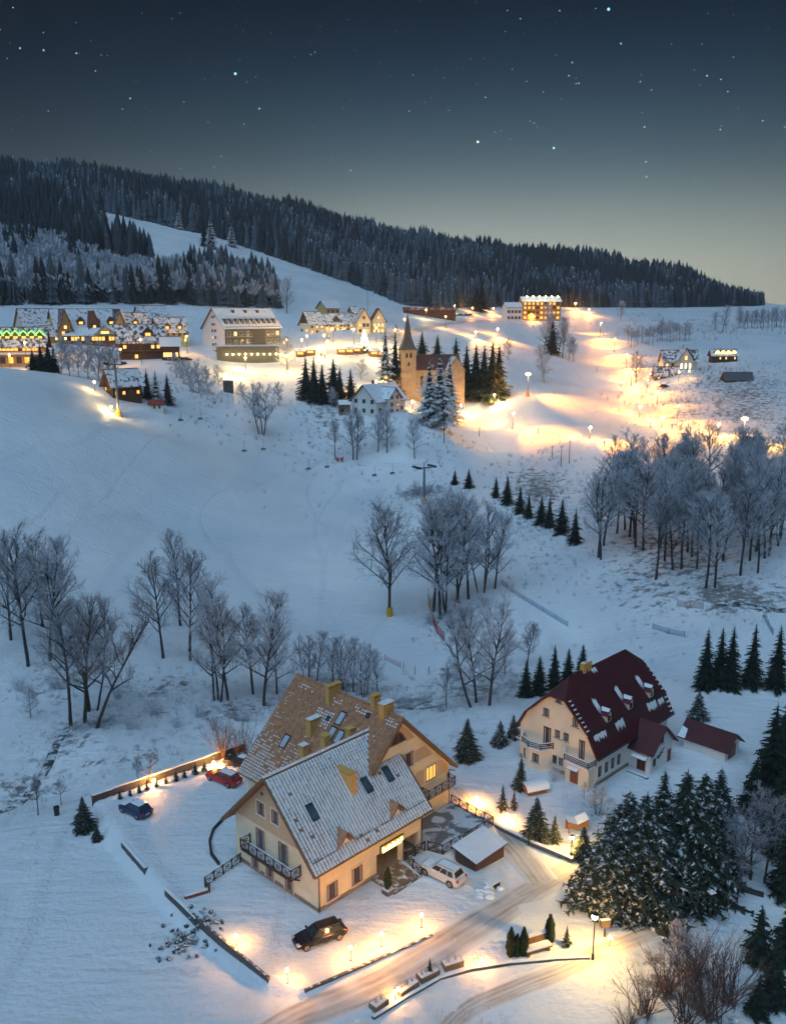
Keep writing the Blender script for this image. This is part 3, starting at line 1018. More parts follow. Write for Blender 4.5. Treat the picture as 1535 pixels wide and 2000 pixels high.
    # little gablets with triangular windows
    for xa, xb in ((2.41, 4.69), (9.44, 11.64)):
        xm, yb, z0 = (xa + xb) / 2, .02, zs(.08)
        za = z0 + 1.15
        yr = (za - ze) / s - .843
        d = MB()
        d.face([(xa, yb, z0 - .15), (xb, yb, z0 - .15), (xm, yb, za - .02)], M_BROWN)
        o = d.build('gablet', g)
        d = MB()
        for x, m in ((xa - .12, M_TILE), (xb + .12, SNOW)):
            P = [Vector((x, yb - .25, z0 - .02)), Vector((xm, yb - .25, za + .12)), Vector((xm, yr + .2, za + .12)), Vector((x, .12, z0 + .05))]
            d.face(P, m)
            d.face([p - Vector((0, 0, .1)) for p in P], M_BROWN)
            d.face([P[0], P[1], P[1] - Vector((0, 0, .12)), P[0] - Vector((0, 0, .12))], M_BROWN)
        d.build('gablet_roof', o)
        d = MB()
        d.face([(xm - .42, yb - .02, z0 + .08), (xm + .42, yb - .02, z0 + .08), (xm, yb - .02, z0 + .62)], M_TRIM)
        d.build('pane', o)
    # roof windows
    def skylight(c, eu, es, w, l, pm):
        c, eu, es = Vector(c), Vector(eu).normalized(), Vector(es).normalized()
        n = eu.cross(es)
        n = n if n.z > 0 else -n
        mb = MB()
        def P(a, b, h):
            return c + eu * a + es * b + n * h
        for a0, a1, b0, b1 in ((-w / 2, -w / 2 + .09, -l / 2, l / 2), (w / 2 - .09, w / 2, -l / 2, l / 2), (-w / 2 + .09, w / 2 - .09, -l / 2, -l / 2 + .09), (-w / 2 + .09, w / 2 - .09, l / 2 - .16, l / 2)):
            v = [P(a0, b0, 0), P(a1, b0, 0), P(a1, b1, 0), P(a0, b1, 0), P(a0, b0, .2), P(a1, b0, .2), P(a1, b1, .2), P(a0, b1, .2)]
            mb.poly(v, [(0, 1, 5, 4), (1, 2, 6, 5), (2, 3, 7, 6), (3, 0, 4, 7), (4, 5, 6, 7)], M_DARK)
        o = mb.build('roof_window', g)
        mb = MB()
        mb.face([P(-w / 2 + .05, -l / 2 + .05, .17), P(w / 2 - .05, -l / 2 + .05, .17), P(w / 2 - .05, l / 2 - .1, .17), P(-w / 2 + .05, l / 2 - .1, .17)], pm)
        mb.build('pane', o)
    for u, v in ((1.8, 2.8), (8.88, 2.75), (11.9, 2.75)):
        skylight((u, v, zs(v)), (1, 0, 0), (0, 1, s), .85, 1.65, M_GLASSB)
    pale = mat('snow_hazed_glass', (.45, .50, .58), .3, .1, 2, spec=.6)
    for u, v, p in ((9.26, 15.6, pale), (12.6, 10.25, pale), (11.3, 10.3, pale), (11.3, 9.1, pale)):
        skylight((u, v, zbr(u)), (0, 1, 0), (1, 0, sb), .9, 1.6, p)
    for u, v in ((13.6, 7.1), (12.2, 11.8)):
        skylight((u, v, zbr(u)), (0, 1, 0), (1, 0, sb), .5, .6, M_GLASSB)
    # chimneys
    def chimney(x0, x1, y0, y1, z0, z1, cap='snow', n=None):
        mb = MB()
        mb.box(x0, x1, y0, y1, z0, z1 - .3, M_CHIM)
        o = mb.build('chimney', g)
        mb = MB()
        mb.box(x0 - .07, x1 + .07, y0 - .07, y1 + .07, z1 - .12, z1, M_CHIM, SNOW if cap == 'snow' else M_CHIM)
        L = max(x1 - x0, y1 - y0)
        k = max(2, int(L / .42))
        for i in range(k + 1):
            a = i / k
            if x1 - x0 > y1 - y0:
                xx = x0 + .08 + (x1 - x0 - .16) * a
                mb.box(xx - .08, xx + .08, y0, y1, z1 - .3, z1 - .12, M_CHIM)
            else:
                yy = y0 + .08 + (y1 - y0 - .16) * a
                mb.box(x0, x1, yy - .08, yy + .08, z1 - .3, z1 - .12, M_CHIM)
        mb.build('cap', o)
        mb = MB()
        mb.box(x0 - .12, x1, y0 - .12, y1 + .12, z0 - .05, z0 + .04, M_GREYM)
        mb.build('flashing', o)
    chimney(6.75, 7.35, 2.5, 4.75, 7.9, 10.35, 'yellow')
    chimney(13.1, 15.0, 12.75, 13.35, 12.0, 14.35, 'yellow')
    chimney(10.25, 11.75, 12.6, 13.3, 9.2, 11.45)
    chimney(13.65, 15.2, 4.95, 5.75, 12.6, 14.5)
    chimney(14.2, 15.2, 6.9, 7.5, 12.9, 14.7, 'yellow')
    chimney(9.7, 10.5, 9.7, 10.5, 8.7, 10.75, 'yellow')
    chimney(11.4, 12.2, 7.7, 8.4, 10.4, 11.65, 'yellow')
    chimney(8.3, 9.1, 11.6, 12.3, 7.4, 9.5)
    # windows and doors of the near gable
    G = face_map('G')
    window(g, G, 7.55, 8.75, 6.55, 7.95, trim=M_TRIM)
    window(g, G, 5.4, 6.5, 6.55, 7.95, trim=M_TRIM)
    for a0, a1 in ((7.65, 9.05), (4.15, 5.6)):
        window(g, G, a0, a1, 2.85, 4.98, trim=M_TRIM, sill=False, name='balcony_door', cross=True, pane=M_GLASSB)
    for a0, a1 in ((8.75, 9.9), (6.45, 7.65), (3.55, 4.75)):
        window(g, G, a0, a1, .15, 2.25, trim=M_TRIM, sill=False, name='terrace_door', cross=True)
    mb = MB()
    mb.tube((-.02, 7.9, 8.95), (-.06, 7.9, 8.95), .22, .22, M_STONE, 12)
    mb.build('round_vent', g)
    # front windows
    Fm = face_map('F')
    window(g, Fm, .98, 2.4, .55, 2.3, trim=M_TRIM)
    window(g, Fm, 4.18, 5.6, .6, 2.38, trim=M_TRIM)
    Bm = face_map('F', 2.8)
    window(g, Bm, 8.4, 10.2, .15, 2.1, trim=None, sill=False, name='entrance_door', pane=mat('porch_glass', (.08, .07, .05), .15, .2, spec=.7), bars=1)
    window(g, Bm, 11.5, 13.4, .7, 2.0, sill=False, bars=2)
    # back gable windows
    Bg = face_map('F', 3.65)
    window(g, Bg, 18.75, 20.5, 4.2, 5.95, trim=M_TRIM, pane=glow('room_light', AMBER, 1.1), bars=2)
    window(g, Bg, 15.3, 16.75, 7.1, 8.8, trim=M_TRIM)
    mb = MB()
    mb.face([(13.05, 3.6, 10.35), (15.75, 3.6, 10.35), (15.1, 3.6, 11.3), (14.42, 3.6, 11.9), (13.7, 3.6, 11.2)], M_WOODR)
    o = mb.build('gable_window', g)
    for P in ([(13.35, 10.48), (14.3, 10.48), (14.3, 11.6), (13.8, 11.1)], [(14.5, 10.48), (15.5, 10.48), (15.0, 11.15), (14.5, 11.6)]):
        mb = MB()
        mb.face([(u, 3.585, z) for u, z in P], M_GLASSD)
        mb.build('pane', o)
    window(g, Bg, 17.2, 18.1, .2, 2.2, sill=False, name='terrace_door', bars=0)
    # balconies
    mb = MB()
    mb.box(-1.2, -.01, 2.4, 10.0, 2.62, 2.78, M_RAIL, SNOW)
    for y in (2.6, 4.5, 6.2, 8.0, 9.8):
        mb.bar((-.02, y, 2.1), (-.85, y, 2.62), .1, .12, M_RAIL)
    mb.box(-1.22, -1.16, 2.4, 10.0, 2.55, 2.95, M_RAIL)
    b = mb.build('balcony', g)
    rail_run(b, [(-.06, 10.0, 2.78), (-1.2, 10.0, 2.78), (-1.2, 2.4, 2.78), (-.06, 2.4, 2.78)], .98, step=1.27)
    mb = MB()
    mb.box(18.2, 22.5, 2.6, 3.64, 2.75, 2.9, M_RAIL, SNOW)
    for x in (18.4, 20.3, 22.3):
        mb.bar((x, 3.64, 2.25), (x, 2.9, 2.75), .1, .12, M_RAIL)
    b = mb.build('balcony', g)
    rail_run(b, [(18.2, 3.58, 2.9), (18.2, 2.62, 2.9), (22.5, 2.62, 2.9), (22.5, 3.58, 2.9)], .95, step=1.1)
    # porch pillars and the lit sign
    for x0, x1 in ((10.95, 11.35), (13.6, 14.0)):
        mb = MB()
        mb.box(x0, x1, .02, .42, -.3, 2.3, M_TRIM)
        mb.build('pillar', g)
    mb = MB()
    yb_ = mat('sign_yellow', (.55, .30, .03), .5, .1, emit=(1, .48, .04), estr=.55)
    mb.box(8.0, 11.3, -.16, -.01, 2.33, 3.08, mat('sign_frame', (.16, .11, .03), .5))
    sg = mb.build('sign', g)
    mb = MB()
    mb.face([(8.08, -.175, 2.41), (11.22, -.175, 2.41), (11.22, -.175, 3.0), (8.08, -.175, 3.0)], yb_)
    mb.build('sign_face', sg)
    gl = glow('sign_letters', (1, .86, .30), 7.0)
    rnd = random.Random(4)
    mb = MB()

    def stroke(pts, r=.034):
        for a, b_ in zip(pts, pts[1:]):
            mb.tube((a[0], -.205, a[1]), (b_[0], -.205, b_[1]), r, r, gl, 5)
    # two words of joined script, then a round emblem: too small in the picture to be read
    for w0, w1 in ((8.25, 9.45), (9.62, 10.55)):
        x = w0
        stroke([(x, 2.52), (x + .02, 2.9), (x + .14, 2.86), (x + .1, 2.68), (x + .22, 2.5)], .045)
        x += .26
        while x < w1 - .1:
            h = rnd.choice((.16, .16, .18, .30))
            stroke([(x, 2.53), (x + .03, 2.53 + h), (x + .09, 2.53 + h * .9), (x + .1, 2.53), (x + .16, 2.55)])
            x += .16
    stroke([(10.92 + .13 * math.cos(t * .7), 2.7 + .17 * math.sin(t * .7)) for t in range(10)], .05)
    stroke([(10.86, 2.62), (10.92, 2.8), (10.98, 2.62)], .045)
    mb.build('lettering', sg)
    mb = MB()   # added emissive strip, stands in for the sign's glow on the steps
    mb.box(8.3, 11.0, -.12, -.06, 2.25, 2.3, glow('added_sign_fill', (1, .62, .22), 9))
    mb.build('added_glow_strip', sg)
    return g


guest_house()

# terrace beside the guest house, its railing, steps
def terrace():
    poly = [(14.05, -.02), (14.35, -.95), (14.8, -2.3), (22.5, -2.75), (22.95, 3.6), (14.05, 3.6)]
    paved = bpy.data.materials.new('patchy_snow_paving')
    paved.use_nodes = True
    t = paved.node_tree
    b = t.nodes['Principled BSDF']
    b.inputs['Roughness'].default_value = .35
    tc = N(t, 'ShaderNodeTexCoord').outputs['Object']
    n1 = N(t, 'ShaderNodeTexNoise', {'Vector': tc, 'Scale': .38, 'Detail': 5.0, 'Roughness': .55, 'Distortion': 1.0})
    n2 = N(t, 'ShaderNodeTexNoise', {'Vector': tc, 'Scale': 7.0, 'Detail': 4.0})
    st = RAMP(t, n2.outputs[0], [(.3, (.13, .14, .145)), (.7, (.24, .25, .25))])
    f = N(t, 'ShaderNodeMapRange', {0: n1.outputs[0], 1: .49, 2: .55, 3: 0.0, 4: .9}).outputs[0]
    t.links.new(MIX(t, f, st, (.74, .78, .82)), b.inputs['Base Color'])
    mb = MB()
    mb.prism(poly, -2.4, .02, M_CREAM)
    mb.prism([(x * 1.0, y) for x, y in [(14.04, 0), (14.25, -1.05), (14.7, -2.42), (22.62, -2.88), (23.08, 3.58), (14.04, 3.58)]], .02, .1, M_TRIM, paved)
    mb.build('terrace', None, HB, R(46.187), label='raised terrace of wet grey paving with patches of snow beside the guest house', cat='terrace')
    r = empty('terrace_railing', HB, R(46.187), 'dark timber railing of crossed braces round the raised terrace', 'railing')
    rail_run(r, [(22.95, 3.45, .1), (22.5, -2.75, .1), (14.75, -2.3, .1), (14.25, -.75, .1)], 1.0, step=1.25)
    r = empty('entrance_railing', HB, R(46.187), 'short dark timber railing along the entrance steps of the guest house', 'railing')
    rail_run(r, [(14.0, -.55, .1), (11.3, -.3, .1), (10.65, -3.1, -.05)], 1.0, step=1.2)
    st = empty('entrance_steps', HB, R(46.187), 'brown paved entrance ramp leading up to the lit sign', 'steps')
    pv = mat('wet_brown_paving', (.20, .13, .085), .5, .3, 5, bump=.3, snow=.02, sscale=1.2)
    for i in range(10):
        y0 = -3.1 + i * .31
        z = .02 + .011 * i
        mb = MB()
        mb.box(6.8 + .0 * i, 10.5 + .03 * i, y0, y0 + .30, -.3, z, pv)
        mb.build('plank', st)
    mb = MB()
    mb.box(6.68, 10.6, -3.22, -3.1, -.3, .06, M_STONE)
    mb.build('kerb', st)
    # gate wing of railing at the near gable's far corner
    r = empty('yard_railing', HB, R(46.187), 'dark crossed-brace railing at the left corner of the guest house gable', 'railing')
    rail_run(r, [(-.25, 11.5, 0), (-5.0, 10.75, 0), (-5.2, 9.75, 0)], 1.0, step=1.3)


terrace()
# ------------------------------------------------------------------ trees: prototypes of height 1
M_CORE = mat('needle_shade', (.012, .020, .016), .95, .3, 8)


def spruce_mesh(seed, m, levels=20, nb=8, rad=.24, spray=4, base=.06, droop=.32, slim=.23):
    rnd = random.Random(seed)
    mb = MB()
    for L in range(levels):
        t = (L + rnd.uniform(0, .6)) / levels
        z0_ = base + (1 - base) * t ** .92
        r = rad * (1 - t) ** .86 * rnd.uniform(.82, 1.1) + .012
        n = max(4, int(nb * (1 - t * .55)))
        a0 = rnd.uniform(0, 6.28)
        for k in range(n):
            a = a0 + 6.283 * k / n + rnd.uniform(-.3, .3)
            rr = r * rnd.uniform(.6, 1.15)
            z = z0_ + rnd.uniform(-.5, .5) * .9 / levels
            d = Vector((math.cos(a), math.sin(a), 0))
            sd = Vector((-d.y, d.x, 0))
            dr_ = rr * droop * rnd.uniform(.6, 1.4)
            p0 = Vector((0, 0, z + rr * .12))
            pm = d * rr * .55 + Vector((0, 0, z - dr_ * .35))
            p1 = d * rr + Vector((0, 0, z - dr_ * .8))
            w = rr * slim + .006
            mb.face([p0, pm - sd * w * .8 - Vector((0, 0, w * .35)), p1, pm + sd * w * .8 - Vector((0, 0, w * .35))], m)
            for j in range(spray):
                s = (j + .7) / (spray + .4)
                q = p0.lerp(pm, s * 2) if s < .5 else pm.lerp(p1, s * 2 - 1)
                ln = w * (1.9 - 1.1 * s) * rnd.uniform(.7, 1.3)
                for sg in (-1, 1):
                    tip = q + sd * sg * ln + d * ln * .55 - Vector((0, 0, ln * rnd.uniform(.35, .8)))
                    mb.face([q - d * w * .25, q + d * w * .35, tip], m)
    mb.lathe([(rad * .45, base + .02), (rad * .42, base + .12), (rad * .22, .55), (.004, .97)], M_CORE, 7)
    mb.tube((0, 0, .97), (0, 0, 1.03), .006, .001, m, 3)
    return mb.mesh('crown')


def trunk_mesh(r=.018, h=.9, m=None):
    mb = MB()
    mb.tube((0, 0, -.02), (0, 0, h), r, r * .15, m or M_BARK, 6)
    return mb.mesh('trunk')


def far_spruce(seed, m, layers=7, n=7, rad=.2):
    rnd = random.Random(seed)
    mb = MB()
    V, Fs = [], []
    for L in range(layers):
        t = L / layers
        z0 = .05 + .95 * t
        r = rad * (1 - t) ** .9 + .01
        i = len(V)
        a0 = rnd.uniform(0, 6)
        for k in range(n * 2):
            a = a0 + math.pi * k / n
            q = r * (rnd.uniform(.85, 1.15) if k % 2 else rnd.uniform(.45, .65))
            V.append((q * math.cos(a), q * math.sin(a), z0 - (.05 if k % 2 else 0.0) * rnd.uniform(.6, 1.4)))
        V.append((0, 0, min(1.0, z0 + 1.9 / layers)))
        for k in range(n * 2):
            Fs.append((i + k, i + (k + 1) % (n * 2), i + n * 2))
    mb.poly(V, Fs, m)
    return mb.mesh('far_spruce')


def bare_tree(seed, mt, mtw, limbs=16, fork=.27, spread=.36, lean=0.0, frost=1.0, multi=1, up=.75, twig_r=.0022):
    """trunk mesh and crown mesh (limbs, branches, twigs) of height about 1"""
    rnd = random.Random(seed)
    tr, cr = MB(), MB()

    def grow(mb, p, d, length, r0, segs, m, n, wob):
        pts = [Vector(p)]
        d = Vector(d).normalized()
        for i in range(segs):
            d = (d + Vector((rnd.uniform(-wob, wob), rnd.uniform(-wob, wob), rnd.uniform(-wob * .4, wob * .7)))).normalized()
            pts.append(pts[-1] + d * length / segs)
        for i in range(segs):
            a, b = r0 * (1 - i / segs * .75), r0 * (1 - (i + 1) / segs * .75)
            mb.tube(pts[i], pts[i + 1], a, b, m, n, False)
        return pts

    def at_(pts, t):
        k = min(int(t * (len(pts) - 1)), len(pts) - 2)
        f = t * (len(pts) - 1) - k
        return pts[k].lerp(pts[k + 1], f), (pts[k + 1] - pts[k]).normalized()
    for s in range(multi):
        ang = rnd.uniform(0, 6.28)
        off = Vector((math.cos(ang), math.sin(ang), 0)) * (.03 if multi > 1 else 0)
        tl = Vector((lean + (math.cos(ang) * .16 if multi > 1 else 0), math.sin(ang) * .16 if multi > 1 else 0, 1))
        H = rnd.uniform(.84, .95)
        tp = grow(tr, off - Vector((0, 0, .02)), tl, H, .0142 / (multi ** .35), 9, mt, 6, .07)
        for L in range(limbs):
            t = fork + (1 - fork) * (L + rnd.random()) / limbs * .96
            p, d0 = at_(tp, min(t, .97))
            a = L * 2.4 + rnd.uniform(-.5, .5)
            h = Vector((math.cos(a), math.sin(a), 0))
            rel = (t - fork) / (1 - fork)
            ln = spread * (1.1 - .62 * rel) * rnd.uniform(.75, 1.15)
            if t < .45:
                ln *= rnd.uniform(.6, 1.05)
            dd = (h * (1 - .45 * rel) + Vector((0, 0, up + .5 * rel)))
            lp = grow(cr, p, dd, ln, .0062 * (1.15 - .5 * rel), 5, mt, 4, .16)
            for B in range(9):
                tb = .18 + .80 * (B + rnd.random()) / 9
                q, d1 = at_(lp, min(tb, .98))
                sd = d1.cross(Vector((rnd.uniform(-1, 1), rnd.uniform(-1, 1), rnd.uniform(-1, 1)))).normalized()
                bd = d1 * .75 + sd * rnd.uniform(.5, .95) + Vector((0, 0, .22))
                bl = ln * .46 * (1.15 - .55 * tb) * rnd.uniform(.7, 1.25)
                bp = grow(cr, q, bd, bl, .0024, 3, mtw if rnd.random() < .5 * frost else mt, 3, .2)
                for T in range(8):
                    tt = .15 + .85 * (T + rnd.random()) / 8
                    w, d2 = at_(bp, min(tt, .99))
                    sd = d2.cross(Vector((rnd.uniform(-1, 1), rnd.uniform(-1, 1), rnd.uniform(-1, 1)))).normalized()
                    td = (d2 * .8 + sd * rnd.uniform(.5, 1.0) + Vector((0, 0, .12))).normalized()
                    tl_ = bl * .55 * rnd.uniform(.6, 1.3)
                    e = w + td * tl_
                    pr = td.cross(Vector((0, 0, 1)))
                    pr = pr.normalized() * twig_r if pr.length > .01 else Vector((twig_r, 0, 0))
                    cr.face([w - pr, w + pr, e], mtw)
                    pr2 = td.cross(pr).normalized() * twig_r
                    for f_ in (.45, .7):
                        x = w + td * tl_ * f_
                        s2 = (td * .8 + td.cross(Vector((rnd.uniform(-1, 1), rnd.uniform(-1, 1), rnd.uniform(-1, 1)))).normalized() * .8) * tl_ * .5
                        cr.face([x - pr2 * .8, x + pr2 * .8, x + s2], mtw)
    return tr.mesh('trunk'), cr.mesh('crown')


def bush_mesh(seed, m, stems=26, tw=5, r=.0065):
    rnd = random.Random(seed)
    mb = MB()
    for i in range(stems):
        a, sp = rnd.uniform(0, 6.28), rnd.uniform(.05, .65)
        d = Vector((math.cos(a) * sp, math.sin(a) * sp, 1)).normalized()
        L = rnd.uniform(.55, 1.0)
        p = Vector((rnd.uniform(-.08, .08), rnd.uniform(-.08, .08), -.02))
        e = p + d * L
        mb.tube(p, e, r, r * .25, m, 3, False)
        for k in range(tw):
            q = p.lerp(e, rnd.uniform(.25, .95))
            t = (d + Vector((rnd.uniform(-1, 1), rnd.uniform(-1, 1), rnd.uniform(-.2, .8))) * .9).normalized() * L * rnd.uniform(.15, .4)
            mb.tube(q, q + t, r * .55, r * .15, m, 3, False)
            for j in range(3):
                w = q + t * rnd.uniform(.3, 1)
                u = Vector((rnd.uniform(-1, 1), rnd.uniform(-1, 1), rnd.uniform(-.2, 1))) * L * .13
                mb.face([w, w + Vector((r * .5, r * .5, 0)), w + u], m)
    return mb.mesh('twigs')


def thuja_mesh(seed, m):
    rnd = random.Random(seed)
    mb = MB()
    for i in range(420):
        z = rnd.uniform(.02, .98)
        rr = .15 * math.sin(math.pi * min(1, .22 + z * .78)) ** .8 * (1 if z < .7 else 1 - (z - .7) * .9) + .012
        a = rnd.uniform(0, 6.28)
        d = Vector((math.cos(a), math.sin(a), 0))
        p = d * rr * rnd.uniform(.6, 1.0) + Vector((0, 0, z * .93))
        u = Vector((-d.y, d.x, 0)) * rnd.uniform(.02, .045)
        mb.face([p - u, p + u, p + d * .02 + Vector((0, 0, rnd.uniform(.06, .11)))], m)
    mb.lathe([(.06, 0), (.115, .15), (.12, .4), (.085, .7), (.02, .93)], m, 8)
    return mb.mesh('crown')


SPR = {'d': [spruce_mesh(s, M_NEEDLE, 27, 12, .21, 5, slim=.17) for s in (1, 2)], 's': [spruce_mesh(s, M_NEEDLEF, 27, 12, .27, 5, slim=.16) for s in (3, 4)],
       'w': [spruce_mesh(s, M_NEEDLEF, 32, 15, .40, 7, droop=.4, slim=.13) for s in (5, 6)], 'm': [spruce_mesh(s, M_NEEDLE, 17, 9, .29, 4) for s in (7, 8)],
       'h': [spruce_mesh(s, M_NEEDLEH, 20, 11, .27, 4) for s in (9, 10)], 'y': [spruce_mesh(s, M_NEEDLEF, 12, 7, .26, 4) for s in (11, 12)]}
TRK = trunk_mesh()
BARE = {'b': [bare_tree(s, M_BARK, M_TWIG) for s in (21, 22)],
        'f': [bare_tree(s, M_BARK, M_FROST, limbs=18, fork=.24, spread=.38, twig_r=.0026) for s in (23, 24, 25)],
        'm': [bare_tree(s, M_BARK, M_FROST, limbs=9, fork=.22, spread=.32, multi=3, twig_r=.0026) for s in (26, 27)],
        'r': [bare_tree(s, M_BARK, M_RTWIG, limbs=9, fork=.22, spread=.3) for s in (28,)],
        't': [bare_tree(s, M_BARK, M_TWIG, limbs=13, fork=.42, spread=.28) for s in (29, 30)],
        'o': [bare_tree(31, M_BARK, M_TWIG, limbs=20, fork=.24, spread=.42, up=.85)],
        'l': [bare_tree(32, M_BARK, M_TWIG, limbs=10, fork=.3, spread=.32, lean=-.35)],
        'g': [bare_tree(33, M_BARK, M_TWIG, limbs=10, fork=.3, spread=.32, lean=.3)],
        'w': [bare_tree(s, mat('frosted_branch', (.30, .31, .36), .9, .2, 4), mat('white_hoar_twig', (.50, .52, .58), .9, .15, 4), limbs=16, fork=.10, spread=.40, twig_r=.0045) for s in (34, 35)]}
BUSH = {'b': bush_mesh(41, M_TWIG), 'f': bush_mesh(42, M_FROST), 'r': bush_mesh(43, M_RTWIG)}
ORD = ['first', 'second', 'third', 'fourth', 'fifth', 'sixth', 'seventh', 'eighth', 'ninth', 'tenth', 'eleventh', 'twelfth', 'thirteenth', 'fourteenth', 'fifteenth', 'sixteenth', 'seventeenth', 'eighteenth', 'nineteenth', 'twentieth']
_rt = random.Random(99)


def tree(kind, px, py, hpx, label, group=None, d=None, wide=1.0):
    """a tree standing where the ground shows at (px, py), as tall as hpx photo pixels there"""
    fam, k = kind[0], kind[1:]
    p = atd(px, d) if d else at(px, py)
    h = hpx * mpp(p)
    rz = _rt.uniform(0, 6.28) if k not in ('l', 'g') else _rt.uniform(-.3, .3)
    sc_ = (h * wide, h * wide, h)
    p = p - Vector((0, 0, .15))
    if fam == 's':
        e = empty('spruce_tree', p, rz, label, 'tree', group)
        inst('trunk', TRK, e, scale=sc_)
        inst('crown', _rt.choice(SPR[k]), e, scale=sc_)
    elif fam == 'b':
        t, c = _rt.choice(BARE[k])
        e = empty('bare_tree', p, rz, label, 'tree', group)
        inst('trunk', t, e, scale=sc_)
        inst('crown', c, e, scale=sc_)
    elif fam == 'u':
        e = inst('bare_shrub', BUSH[k], None, p, rz, sc_, label=label, cat='shrub', group=group)
    return e


def trees(rows, fmt, group, **kw):
    rows = sorted(rows, key=lambda r: r[1])
    for i, r in enumerate(rows):
        tree(r[0], r[1], r[2], r[3], fmt.format(ORD[i]) if '{}' in fmt else fmt, group, wide=(r[4] if len(r) > 4 else 1.0), **kw)


# conifers near the houses
trees([('sd', 1375, 1345, 125), ('sd', 1403, 1340, 122), ('sd', 1424, 1345, 130), ('sd', 1466, 1341, 130), ('sd', 1514, 1345, 132)],
      '{} from left in the row of tall dark spruces above the garage', 'dark spruces above the garage')
trees([('sd', 1026, 1362, 80, 1.2), ('sd', 1052, 1358, 84, 1.2), ('sd', 1081, 1345, 92), ('sd', 1108, 1338, 78, 1.2), ('sd', 1136, 1328, 76, 1.2)],
      '{} from left of the dark spruces behind the maroon-roofed house', 'spruces behind the maroon-roofed house')
tree('ss', 1362, 1404, 62, 'bushy spruce just left of the small maroon-roofed garage', wide=1.5)
tree('sw', 912, 1482, 88, 'broad snow-dusted pine left of the maroon-roofed house')
tree('ss', 976, 1455, 55, 'low snowy conifer behind the round balcony, larger of two', wide=1.4)
tree('ss', 1002, 1440, 50, 'low snowy conifer behind the round balcony, smaller of two', wide=1.3)
tree('ss', 1016, 1542, 72, 'slim young spruce in front of the house with round balconies')
tree('uf', 1082, 1525, 52, 'round hoar-frosted shrub under the round balcony')
tree('sy', 981, 1582, 58, 'young spruce lit orange by the path lamp, taller of two')
tree('sy', 1003, 1580, 44, 'young spruce lit by the path lamp, shorter of two')
tree('sw', 1046, 1640, 95, 'broad snow-dusted spruce beside the lit side road')
tree('ss', 1082, 1645, 62, 'small dark spruce between the broad spruce and the lamp post')
tree('sw', 1138, 1678, 74, 'bushy spruce glowing yellow behind the lamp post')
trees([('sw', 1182, 1768, 165, 1.5), ('sw', 1250, 1766, 240, 1.3), ('sw', 1326, 1738, 255, 1.2), ('sw', 1366, 1672, 178, 1.4), ('sw', 1222, 1680, 150, 1.5), ('ss', 1290, 1640, 150, 1.1), ('sw', 1400, 1612, 125, 1.0)],
      '{} from left in the big clump of snow-dusted spruces', 'big clump of spruces beside the driveway')
trees([('sd', 1500, 1570, 210, 1.25), ('sd', 1538, 1460, 125, 1.3), ('sd', 1545, 1640, 220, 1.3), ('sd', 1518, 1665, 180, 1.4), ('sd', 1540, 1750, 190, 1.3), ('sd', 1468, 1590, 120, 1.4), ('sd', 1530, 1530, 190, 1.3)], '{} from left of the dark pines along the right edge above the clump', 'dark pines at the edge')
trees([('sm', 1478, 1880, 130, 1.1), ('sm', 1508, 1962, 150), ('sm', 1532, 1880, 150), ('sm', 1476, 1985, 100)], '{} from left of the dark slim firs in the lower right corner', 'dark firs in the corner')
tree('sw', 166, 1622, 76, 'dark pine on the snowy lawn near the blue car, larger of two')
tree('sw', 190, 1642, 38, 'low snowy pine at the foot of the larger pine on the lawn')
tree('sy', 1106, 1848, 50, 'small pale pine right of the tallest thuja')
tree('sy', 1055, 1838, 24, 'tiny dark conifer behind the snowy bench')
trees([('sy', 236 + 18.2 * i + random.uniform(-3, 3), 1561 - 6.1 * i, random.uniform(22, 31), 1.15) for i in range(10)], '{} from left of the small conifers along the parking wall', 'small conifers along the parking wall')
THJ = [thuja_mesh(s, M_THUJA) for s in (51, 52)]
for i, (x, y, h) in enumerate(((997, 1868, 66), (1009, 1868, 52), (1022, 1866, 64), (1073, 1842, 66))):
    p = at(x, y)
    hh = h * mpp(p)
    e = empty('thuja', p, i, ('first', 'second', 'third')[i] + ' from left in the row of three columnar thujas by the road' if i < 3 else 'tall columnar thuja standing alone behind the snowy bench', 'shrub', 'columnar thujas')
    inst('crown', THJ[i % 2], e, scale=hh)
    inst('trunk', TRK, e, scale=(hh, hh, hh * .3))
# entrance thuja in its planter
p = hl(6.45, -2.6)
e = empty('planter', p, R(46), 'square stone planter at the foot of the entrance ramp', 'planter')
mb = MB()
mb.box(-.42, .42, -.42, .42, -.05, .45, M_STONE)
mb.box(-.48, .48, -.48, .48, .45, .52, M_STONE, SNOW)
mb.build('box', e)
e = empty('thuja', p + Vector((0, 0, .5)), 0, 'dark columnar thuja in the planter by the lit entrance', 'shrub')
inst('crown', THJ[0], e, scale=(2.6, 2.6, 2.3))
inst('trunk', TRK, e, scale=(2.2, 2.2, .6))

